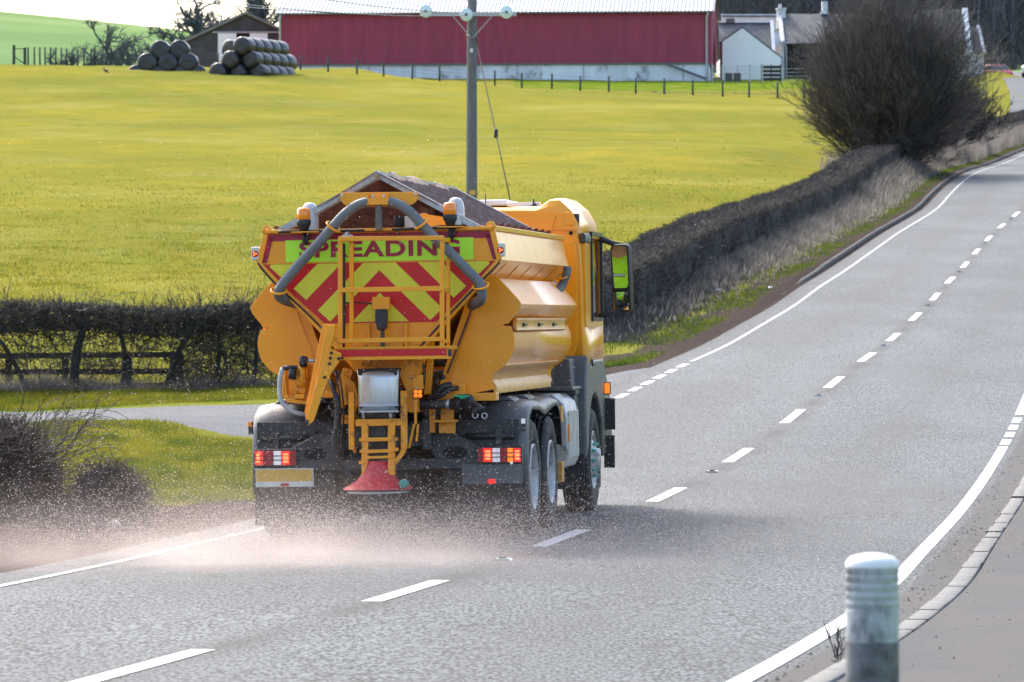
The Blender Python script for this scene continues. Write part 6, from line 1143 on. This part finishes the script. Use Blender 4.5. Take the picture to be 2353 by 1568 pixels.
m = MB(); m.bar((XC - 1.0, -.9, .69), (XC + 1.15, -.9, .69), .08, .1); part(m, 'under_run_bar', 'dark_plastic', bevel=.01)
# mud flaps behind rear wheels
for s in (-1, 1): MB().box((s * .52, -.71, .14), (s * 1.24, -.70, .55)).build('mud_flap', 'rubber', tr)
# right flank between the axles ------------------------------------------------------
def ybox(m, ya_, yb_, za_, zb_, xa, xb, mat=0): return m.box((xa, ya_, za_), (xb, yb_, zb_), mat)
for s in (1, -1):
    m = MB(); m.box((s * .98, 2.28, .98), (s * 1.235, 2.42, 1.14)); m.box((s * .98, 2.28, .40), (s * 1.235, 2.42, .60)); SB = part(m, 'guard_bracket', 'orange_pale', bevel=.006)
    m = MB(); m.box((s * 1.08, 2.36, .58), (s * 1.14, 2.42, 1.0)); m.build('guard_upright', 'orange', SB, .004)
    m = MB(); m.prism([(s * .70, 1.18), (s * .80, 1.25), (s * 1.10, 1.25), (s * 1.20, 1.16), (s * 1.235, 1.02), (s * 1.235, .62), (s * 1.19, .52), (s * .72, .50)], 2.75, 3.75); SB = part(m, 'battery_box', 'rim' if s > 0 else 'grey_plastic', bevel=.02, seg=3)
    for k in range(7): MB().box((s * 1.232, 2.86 + k * .12, .62), (s * 1.245, 2.92 + k * .12, 1.08)).build('pressed_rib', 'steel', SB, .004)
    MB().box((s * 1.20, 2.80, .78), (s * 1.25, 2.84, .95)).build('side_reflector', 'beacon_lens', SB, .004)
    m = MB(); m.prism([(s * .60, 1.22), (s * .60, 1.60), (s * .85, 1.62), (s * 1.14, 1.58), (s * 1.16, 1.30), (s * 1.2, 1.27), (s * 1.2, 1.22)], 3.85, 4.3); m.box((s * .6, 3.88, .55), (s * 1.18, 4.25, 1.23)); m.box((s * .60, 3.4, 1.27), (s * 1.22, 4.3, 1.31)); m.box((s * .92, 3.83, 1.3), (s * .98, 3.86, 1.55)); part(m, 'air_intake', 'grey_plastic', bevel=.015, seg=3)
m = MB(); m.box((-1.15, 3.72, .45), (-.6, 4.3, 1.6)); part(m, 'exhaust_box', 'dark_plastic', bevel=.02)
# cab ----------------------------------------------------------------------------------
YB, YC = 4.42, 6.50
zt3 = P(1250, 470, YB).z; zb3 = P(1343, 846, YB).z; hw = P(1343, 700, YB).x; xr = P(1290, 470, YB).x
def csec(k, top, wd, sh):      # cross-section of the upper shell: right half then mirrored
    R_ = [(wd, zb3), (wd, 1.9), (wd * .998, 2.45), (wd * .985, top - .36), (wd * .955, top - .20), (wd * .90, top - .07), (wd * .80, top + sh), (wd * .72, top + sh), (wd * .62, top - .035), (0, top - .02)]
    return R_ + [(-x, z) for x, z in R_[::-1][1:]]
m = MB(); secs = [(YB + .00, zt3 - .03, hw - .03, 0), (YB + .05, zt3, hw, .045), (5.0, zt3 + .03, hw + .012, .045), (5.98, zt3 + .03, hw + .012, .04), (6.16, zt3 - .10, hw, .02), (6.32, zt3 - .35, hw - .02, 0)]
vs = []; n_ = 19
for y, tp_, wd, sh in secs: vs += [(x, y, z) for x, z in csec(0, tp_, wd, sh)]
fs = []
for r in range(len(secs) - 1):
    for j in range(n_ - 1):
        side = j in (1, 2) or j in (n_ - 4, n_ - 3)
        if side and r in (1, 2) : continue                        # window openings
        fs.append((r * n_ + j, r * n_ + j + 1, (r + 1) * n_ + j + 1, (r + 1) * n_ + j))
fs.append(tuple(range(n_)))
m.add(vs, fs); CAB = m.build('cab', 'orange', tr, .012, 3); sd_ = CAB.modifiers.new('s', 'SOLIDIFY'); sd_.thickness = .04; sd_.offset = -1
# window surround / door in the opening
for s in (1, -1):
    X_ = s * (hw + .012); m = MB(); m.box((X_ - s * .05, YB + .05, 1.9), (X_ - s * .0, 4.95, zt3 - .34)); m.box((X_ - s * .05, 4.95, 1.88), (X_ - s * .002, 5.98, 1.98)); m.box((X_ - s * .05, 5.90, 1.98), (X_ - s * .002, 5.98, zt3 - .36)); m.box((X_ - s * .05, 4.95, 2.86), (X_ - s * .002, 5.92, zt3 - .34))
    DR = m.build('door', 'orange', CAB, .006)
    m = MB(); m.add([(X_ - s * .02, 4.96, 1.985), (X_ - s * .02, 5.89, 1.985), (X_ - s * .02, 5.89, 2.85), (X_ - s * .02, 4.96, 2.85)], [(0, 1, 2, 3)]); m.build('window_pane', 'window_glass', DR)
    m = MB()
    for a_, b_ in (((4.95, 1.98), (5.90, 1.98)), ((5.90, 1.98), (5.90, 2.86)), ((5.90, 2.86), (4.95, 2.86)), ((4.95, 2.86), (4.95, 1.98))): m.bar((X_ + s * .006, a_[0], a_[1]), (X_ + s * .006, b_[0], b_[1]), .03, .04)
    m.build('window_seal', 'black_plastic', DR)
    m = MB(); m.lathe([(0, .012), (.04, .012), (.055, .0)], (X_, 4.92, 1.52), axis='x', n=20) if s > 0 else m.box((X_ - .01, 4.87, 1.48), (X_, 4.98, 1.56)); m.build('handle_recess', 'dark_void', DR); MB().box((X_, 4.82, 1.50), (X_ + s * .03, 5.0, 1.53)).build('door_handle', 'black_plastic', DR, .006)
m = MB(); m.box((-hw + .04, 6.33, 1.05), (hw - .04, 6.45, 1.95)); m.box((-hw + .02, YB + .1, zb3), (hw - .02, 6.4, zb3 + .06)); m.build('cab_front', 'orange', CAB, .03)
m = MB(); m.add([(-hw + .05, 6.40, 1.95), (hw - .05, 6.40, 1.95), (hw - .06, 6.28, zt3 - .36), (-hw + .06, 6.28, zt3 - .36)], [(0, 1, 2, 3)]); m.build('windscreen', 'window_glass', CAB)
# rear wall relief
def rwall(pts, y0_, y1_, name, mat='orange', bv=.012): mm = MB(); mm.prism(ppoly(pts, YB), YB - y0_, YB + y1_); return mm.build(name, mat, CAB, bv, 3)
rwall([(1298, 556), (1318, 556), (1324, 562), (1328, 600), (1328, 790), (1312, 838), (1235, 842), (1235, 700), (1270, 600)], .022, .0, 'wall_panel')
rwall([(1297, 502), (1300, 490), (1308, 487), (1318, 495), (1324, 512), (1322, 518), (1298, 518)], .012, 0, 'upper_pressing')
rwall([(1150, 500), (1278, 497), (1268, 530), (1255, 560), (1150, 560)], .014, 0, 'upper_recess')
rwall([(1300, 690), (1314, 690), (1317, 694), (1317, 726), (1300, 728)], .034, 0, 'small_pressing')
rwall([(1120, 527), (1343, 527), (1343, 529), (1120, 529)], .018, 0, 'seam', 'orange', .0)
v = P(1312, 536, YB); MB().lathe([(0, -.006), (.018, -.006), (.02, 0)], (v.x, YB - .02, v.z), axis='y', n=14).build('drain_hole', 'dark_void', CAB)
m = MB(); m.prism([(hw - .03, zt3 - .40), (hw + .02, zt3 - .40), (hw + .025, zt3 - .33), (hw + .005, zt3 - .29), (hw - .03, zt3 - .30)], YB - .02, YB + .5); m.build('corner_deflector', 'dark_plastic', CAB, .015)
m = MB(); m.box((-.35, 4.7, zt3 + .0), (.42, 5.7, zt3 + .065)); m.build('roof_hatch', 'white_paint', CAB, .02, 3); m = MB(); m.box((P(1160, 465, YB).x, 4.62, zt3 - .01), (P(1235, 465, YB).x, 4.72, zt3 + .03)); m.build('roof_strip', 'white_paint', CAB, .006)
v = P(1117, 470, 4.6); MB().tube([(v.x, 4.6, v.z - .03), (v.x - .008, 4.6, v.z + .11)], .006, 6).build('aerial', 'black_plastic', CAB); v = P(1226, 472, 4.6); MB().lathe([(.04, 0), (.03, .02), (.012, .03), (.01, .07), (0, .075)], (v.x, 4.6, v.z - .01), n=12).build('aerial_base', 'black_plastic', CAB)
m = MB(); m.box((-1.1, YB - .05, zb3 - .25), (1.1, YB + .5, zb3 - .0)); part(m, 'cab_mount', 'dark_plastic', bevel=.02)
# front mudguard / step panel
for s in (1, -1):
    arch = [(5.05 + .68 * math.cos(a), .56 + .66 * math.sin(a)) for a in np.linspace(math.radians(168), math.radians(12), 15)]
    outp = [(4.22, .55), (4.22, 1.35), (4.36, 1.62), (4.7, zb3 + .02), (5.0, zb3 + .08), (5.9, zb3 + .08), (6.45, 1.2), (6.5, .6), (5.85, .6)]
    m = MB(); m.prism([(y, z) for y, z in outp] + arch[::-1], s * 1.0, s * 1.262, axis='x'); FG = part(m, 'front_mudguard', 'grey_plastic', bevel=.03, seg=3)
    MB().box((s * .96, 5.6, .55), (s * 1.27, 6.55, 1.0)).build('bumper_corner', 'black_plastic', FG, .03)
    B = empty('side_indicator', (s * 1.29, 5.95, 1.25), parent=tr); MB().box((-.03, -.02, -.06), (.03, .08, .07)).build('housing', 'black_plastic', B, .006); MB().box((-.026, -.034, -.05), (.026, -.015, .06)).build('lens', 'lamp_amber', B, .006)
    MB().box((s * 1.0, 4.12, .28), (s * 1.24, 4.14, .62)).build('front_flap', 'rubber', tr)
    MB().box((s * 1.24, 6.0, .82), (s * 1.36, 6.06, 1.15)).build('wing_flap', 'black_plastic', tr, .004); MB().box((s * 1.24, 6.0, .42), (s * 1.35, 6.06, .76)).build('wing_flap', 'black_plastic', tr, .004)
# mirrors
YM = 5.98
def mirror(s):
    a = P(1402, 562, YM); b = P(1449, 718, YM); cx_ = s * (a.x + b.x) / 2; cz_ = (a.z + b.z) / 2; hw_ = (b.x - a.x) / 2; hh_ = (a.z - b.z) / 2
    B = empty('wing_mirror', (cx_, YM, cz_), parent=tr)
    cdir = (_co - Vector((cx_, YM, cz_))).normalized(); ddir = (Vector((s * .62, 5.04, cz_ - .10)) - Vector((cx_, YM, cz_))).normalized(); nrm = (cdir + ddir).normalized() if s > 0 else Vector((.25, -.97, 0))
    yaw_ = math.atan2(nrm.x, -nrm.y); R_ = Matrix.Rotation(yaw_, 3, 'Z'); w_ = hw_ / abs(math.cos(yaw_)) * .98; B.rotation_euler = (math.radians(4.0) if s > 0 else 0, 0, yaw_)
    def rr(x0, z0, x1, z1, r, n=5):
        o = []
        for (cx2, cz2, a0) in ((x1 - r, z1 - r, 0), (x0 + r, z1 - r, 90), (x0 + r, z0 + r, 180), (x1 - r, z0 + r, 270)):
            for k in range(n + 1): t = math.radians(a0 + 90 * k / n); o.append((cx2 + r * math.cos(t), cz2 + r * math.sin(t)))
        return o
    m = MB(); m.prism(rr(-w_, -hh_, w_, hh_, .05), .0, .10); m.build('housing', 'black_plastic', B, .015, 3)
    zs = -hh_ + 2 * hh_ * .33
    m = MB(); m.prism(rr(-w_ * .84, zs + .02, w_ * .84, hh_ * .95, .035), -.006, .002); m.build('main_glass', 'mirror', B)
    # convex lower glass
    m = MB(); vs_ = []; nx_, nz_ = 10, 8; fs_ = []
    for j in range(nz_ + 1):
        for i in range(nx_ + 1): u, v2 = i / nx_ * 2 - 1, j / nz_ * 2 - 1; vs_.append((u * w_ * .80, -.008 - .012 * (1 - .5 * (u * u + v2 * v2)), (zs - .02 + -hh_ * .93) / 2 + v2 * (zs - .02 + hh_ * .93) / 2))
    fs_ = [(j * (nx_ + 1) + i, j * (nx_ + 1) + i + 1, (j + 1) * (nx_ + 1) + i + 1, (j + 1) * (nx_ + 1) + i) for j in range(nz_) for i in range(nx_)]; m.add(vs_, fs_, smooth=True); m.build('wide_angle_glass', 'mirror', B)
    x0_ = s * (hw + .0); A = MB(); Z1 = P(1380, 552, YM).z; A.tube([(x0_, 5.85, Z1 + .02), (s * (abs(cx_) - .10), YM + .05, Z1 - .03), (cx_ + s * .02, YM + .06, cz_ + hh_ - .02)], [.035, .03, .03], 10)
    Z2 = P(1390, 727, YM).z; A.tube([(x0_, 5.85, Z2 + .0), (cx_ - s * .02, YM + .06, Z2 + .05), (cx_ + s * .0, YM + .06, cz_ - hh_ + .03)], [.026, .024, .022], 10); A.build('mirror_arm', 'black_plastic', tr)
    return B
mirror(1); mirror(-1)
# interior: seat and dash, so the driver sits on something
m = MB(); m.box((.32, 4.75, 1.45), (.86, 5.30, 1.86)); m.box((.34, 4.66, 1.82), (.84, 4.80, 2.55)); m.box((.46, 4.68, 2.56), (.72, 4.78, 2.75)); m.build('driver_seat', 'black_plastic', CAB, .03)
m = MB(); m.box((-1.1, 6.0, 1.3), (1.1, 6.3, 2.0)); m.build('dashboard', 'black_plastic', CAB, .03); ring((.60, 5.78, 2.18), (0, -.8, .55), .22, 'black_plastic', 'steering_wheel', CAB, .016)
MB().box((-hw + .05, YB + .06, zb3 + .06), (hw - .05, YB + .10, zt3 - .1)).build('rear_lining', 'dark_plastic', CAB)
# ------------------------------------------------------------------ the driver
def skin_fig(name, verts, edges, radii, mat, parent=None, sub=2, root=0):
    me = bpy.data.meshes.new(name); me.from_pydata(verts, edges, []); o = link(name, me, parent); sk = o.modifiers.new('skin', 'SKIN'); 
    for i, r in enumerate(radii): me.skin_vertices[0].data[i].radius = (r, r) if not isinstance(r, tuple) else r
    me.skin_vertices[0].data[root].use_root = True; sb = o.modifiers.new('sub', 'SUBSURF'); sb.levels = sub; sb.render_levels = sub; sk.use_smooth_shade = True; me.materials.append(MATS[mat]); return o
dv_ = [(.60, 4.98, 1.74), (.60, 4.95, 1.92), (.60, 4.93, 2.12), (.60, 4.95, 2.28), (.60, 4.98, 2.38), (.60, 5.02, 2.50), (.60, 5.03, 2.60),
      (.78, 4.95, 2.27), (.84, 5.12, 2.03), (.76, 5.45, 1.96), (.42, 4.95, 2.27), (.36, 5.12, 2.03), (.44, 5.45, 1.96), (.74, 5.62, 2.04), (.46, 5.62, 2.04),
      (.69, 5.02, 1.73), (.72, 5.42, 1.76), (.72, 5.60, 1.34), (.72, 5.72, 1.22), (.51, 5.02, 1.73), (.48, 5.42, 1.76), (.48, 5.60, 1.34), (.48, 5.72, 1.22)]
de_ = [(0, 1), (1, 2), (2, 3), (3, 4), (4, 5), (5, 6), (3, 7), (7, 8), (8, 9), (9, 13), (3, 10), (10, 11), (11, 12), (12, 14), (0, 15), (15, 16), (16, 17), (17, 18), (0, 19), (19, 20), (20, 21), (21, 22)]
dr_ = [(.15, .12), (.15, .12), (.17, .12), (.13, .10), .055, (.085, .10), (.07, .085), .07, .055, .04, .07, .055, .04, .03, .03, .09, .075, .055, .05, .09, .075, .055, .05]
# five fingers and a thumb per hand, curled round the wheel rim
for hx, base in ((.74, 13), (.46, 14)):
    for k in range(5):
        i = len(dv_); off_ = (-.03 + .02 * k) if k < 4 else .0; sgn = 1 if hx > .6 else -1
        if k < 4: pp_ = [(hx + off_, 5.67, 2.07), (hx + off_, 5.715, 2.075 - .004 * k), (hx + off_, 5.73, 2.04)]
        else: pp_ = [(hx - sgn * .04, 5.63, 2.06), (hx - sgn * .05, 5.66, 2.09), (hx - sgn * .045, 5.69, 2.105)]
        dv_ += pp_; de_ += [(base, i), (i, i + 1), (i + 1, i + 2)]; dr_ += [.011, .009, .008]
org = Vector((.60, 4.98, 1.66)); loc_ = lambda p: Vector(p) - org
DRV = skin_fig('person', [loc_(p) for p in dv_], de_, dr_, 'skin', None); DRV.matrix_world = _TM @ Matrix.Translation(org + Vector((0, 0, .2))); tag(DRV, 'driver in yellow green high visibility jacket seen in the wing mirror of the gritter', 'person')
jk = [0, 1, 2, 3, 7, 8, 9, 10, 11, 12]; mp = {v: i for i, v in enumerate(jk)}
je = [(mp[a], mp[b]) for a, b in de_ if a in mp and b in mp]; jr = [tuple(c + .022 for c in (dr_[v] if isinstance(dr_[v], tuple) else (dr_[v], dr_[v]))) for v in jk]
J = skin_fig('jacket', [loc_(dv_[v]) for v in jk], je, jr, 'jacket', DRV); 
t_ = [15, 16, 17, 19, 20, 21, 0]; mp = {v: i for i, v in enumerate(t_)}; skin_fig('trousers', [loc_(dv_[v]) for v in t_], [(mp[a], mp[b]) for a, b in de_ if a in mp and b in mp], [.105, .09, .065, .105, .09, .065, .15], 'trousers', DRV, root=6)
m = MB(); m.lathe([(.0, .13), (.06, .12), (.095, .07), (.10, .0), (.09, -.03)], loc_((.60, 5.005, 2.575)), n=20); m.build('hair', 'hair', DRV)
for z in (1.95, 2.10): m = MB(); pts = [loc_((.60 + (.205 - (z - 1.95) * .06) * math.cos(a), 4.945 + .155 * math.sin(a), z)) for a in np.linspace(0, 2 * math.pi, 25)]; m.tube(pts, .018, 6, caps=False); m.build('reflective_band', 'silver_tape', DRV)
m = MB()
for c_ in ((.575, 5.12), (.625, 5.12)): m.lathe([(0, -.008), (.01, 0), (0, .008)], loc_((c_[0], c_[1], 2.56)), n=8)
m.build('eyes', 'black_plastic', DRV); MB().tube([loc_((.60, 5.11, 2.56)), loc_((.60, 5.15, 2.52)), loc_((.60, 5.12, 2.515))], [.008, .014, .008], 6).build('nose', 'skin', DRV); MB().cbox(loc_((.60, 5.122, 2.475)), (.05, .012, .01)).build('mouth', 'sign_crimson', DRV)
# ------------------------------------------------------------------ flying salt and its dust
rg = np.random.default_rng(101)
def tw(x, y, z):   # truck local -> world
    c, s = math.cos(TY), math.sin(TY); return np.stack([tr.location.x + c * x - s * y, tr.location.y + s * x + c * y, z + tr.location.z], 1)
def grains(N, x, y, z, size, elong=2.0):
    P0 = tw(x, y, z); D = rdir(N, rg); D[:, 2] *= .6; L = size * elong; return twig_geo(P0 - D * (L / 2)[:, None], P0 + D * (L / 2)[:, None], size * .5, size * .35)
gs = []
N = 38000; ang = rg.uniform(-math.pi * 1.05, .05, N); r = np.abs(rg.normal(0, 1, N)) * 2.6 + .15; x = -.05 + r * np.cos(ang) * 1.1; y = -1.6 + r * np.sin(ang) * .95; z = .02 + np.abs(rg.normal(0, 1, N)) * (.14 + .05 * r)
gs.append(grains(N, x, y, z, rg.uniform(.0028, .0066, N)))
N = 5500; x = rg.normal(-.6, 1.5, N); y = rg.normal(-2.0, .8, N); z = .05 + rg.uniform(0, 1, N) ** 2.0 * 1.6; gs.append(grains(N, x, y, z, rg.uniform(.003, .0065, N)))
N = 900; x = rg.normal(-.8, 1.8, N); y = rg.uniform(-3.0, -1.2, N); z = rg.uniform(.3, 3.6, N); gs.append(grains(N, x, y, z, rg.uniform(.003, .0065, N)))
N = 2800; x = rg.uniform(-6.0, -1.0, N); y = rg.normal(-1.8, 1.6, N); z = np.abs(rg.normal(0, .55, N)) + .05; gs.append(grains(N, x, y, z, rg.uniform(.003, .0065, N)))
V, F = join_geo(gs); tag(np_mesh('salt_spray', V, F, 'salt_grain'), 'spray of pale salt grains flying out behind and beside the gritter', 'salt spray', kind='stuff')
# dust hanging low behind the spinner: a closed volume
bm = bmesh.new(); bmesh.ops.create_cube(bm, size=1.0); me = bpy.data.meshes.new('dust_cloud'); bm.to_mesh(me); bm.free(); o = link('dust_cloud', me); o.scale = (11.0, 9.0, 1.5); p = tw(np.array([-2.0]), np.array([-4.6]), np.array([.75 - .02]))[0]; o.location = p; o.rotation_euler = (0, 0, TY)
tag(o, 'pale pinkish dust cloud hanging low over the road behind the spinner', 'dust', kind='stuff')
t = NT('dust'); s_ = t.n('ShaderNodeSeparateXYZ'); t.l(t.tc.outputs['Object'], s_.inputs[0]); X_, Y_, Z_ = s_.outputs   # object space -0.5..0.5
xx = t.math('MULTIPLY', t.math('SUBTRACT', X_, 0.15), 11.0); yy_ = t.math('MULTIPLY', t.math('SUBTRACT', Y_, -0.02), 9.0); zz = t.math('MULTIPLY', t.math('ADD', Z_, 0.5), 1.5)
gx = t.math('EXPONENT', t.math('MULTIPLY', t.math('POWER', t.math('DIVIDE', xx, 1.95), 2.0), -1.0)); gy = t.math('EXPONENT', t.math('MULTIPLY', t.math('POWER', t.math('DIVIDE', yy_, 1.9), 2.0), -1.0)); gz = t.math('EXPONENT', t.math('MULTIPLY', zz, -5.5))
nz_ = t.ramp(t.noise(.9, 4, .6, co=None), [(.38, (0.12, 0.12, 0.12)), (.68, (1, 1, 1))])
mpn = t.n('ShaderNodeTexNoise'); mpn.inputs['Scale'].default_value = 1.1; mpn.inputs['Detail'].default_value = 4; gm = t.n('ShaderNodeNewGeometry'); t.l(gm.outputs['Position'], mpn.inputs['Vector']); nz_ = t.ramp(mpn.outputs['Fac'], [(.36, (0.06, 0.06, 0.06)), (.66, (1, 1, 1))])
den = t.math('MULTIPLY', t.math('MULTIPLY', t.math('MULTIPLY', gx, gy), t.math('MULTIPLY', gz, nz_)), DUST)
pv = t.n('ShaderNodeVolumePrincipled'); pv.inputs['Color'].default_value = (.90, .78, .73, 1); pv.inputs['Anisotropy'].default_value = .3; t.l(den, pv.inputs['Density']); t.l(pv.outputs[0], t.out.inputs['Volume']); me.materials.append(t.m)
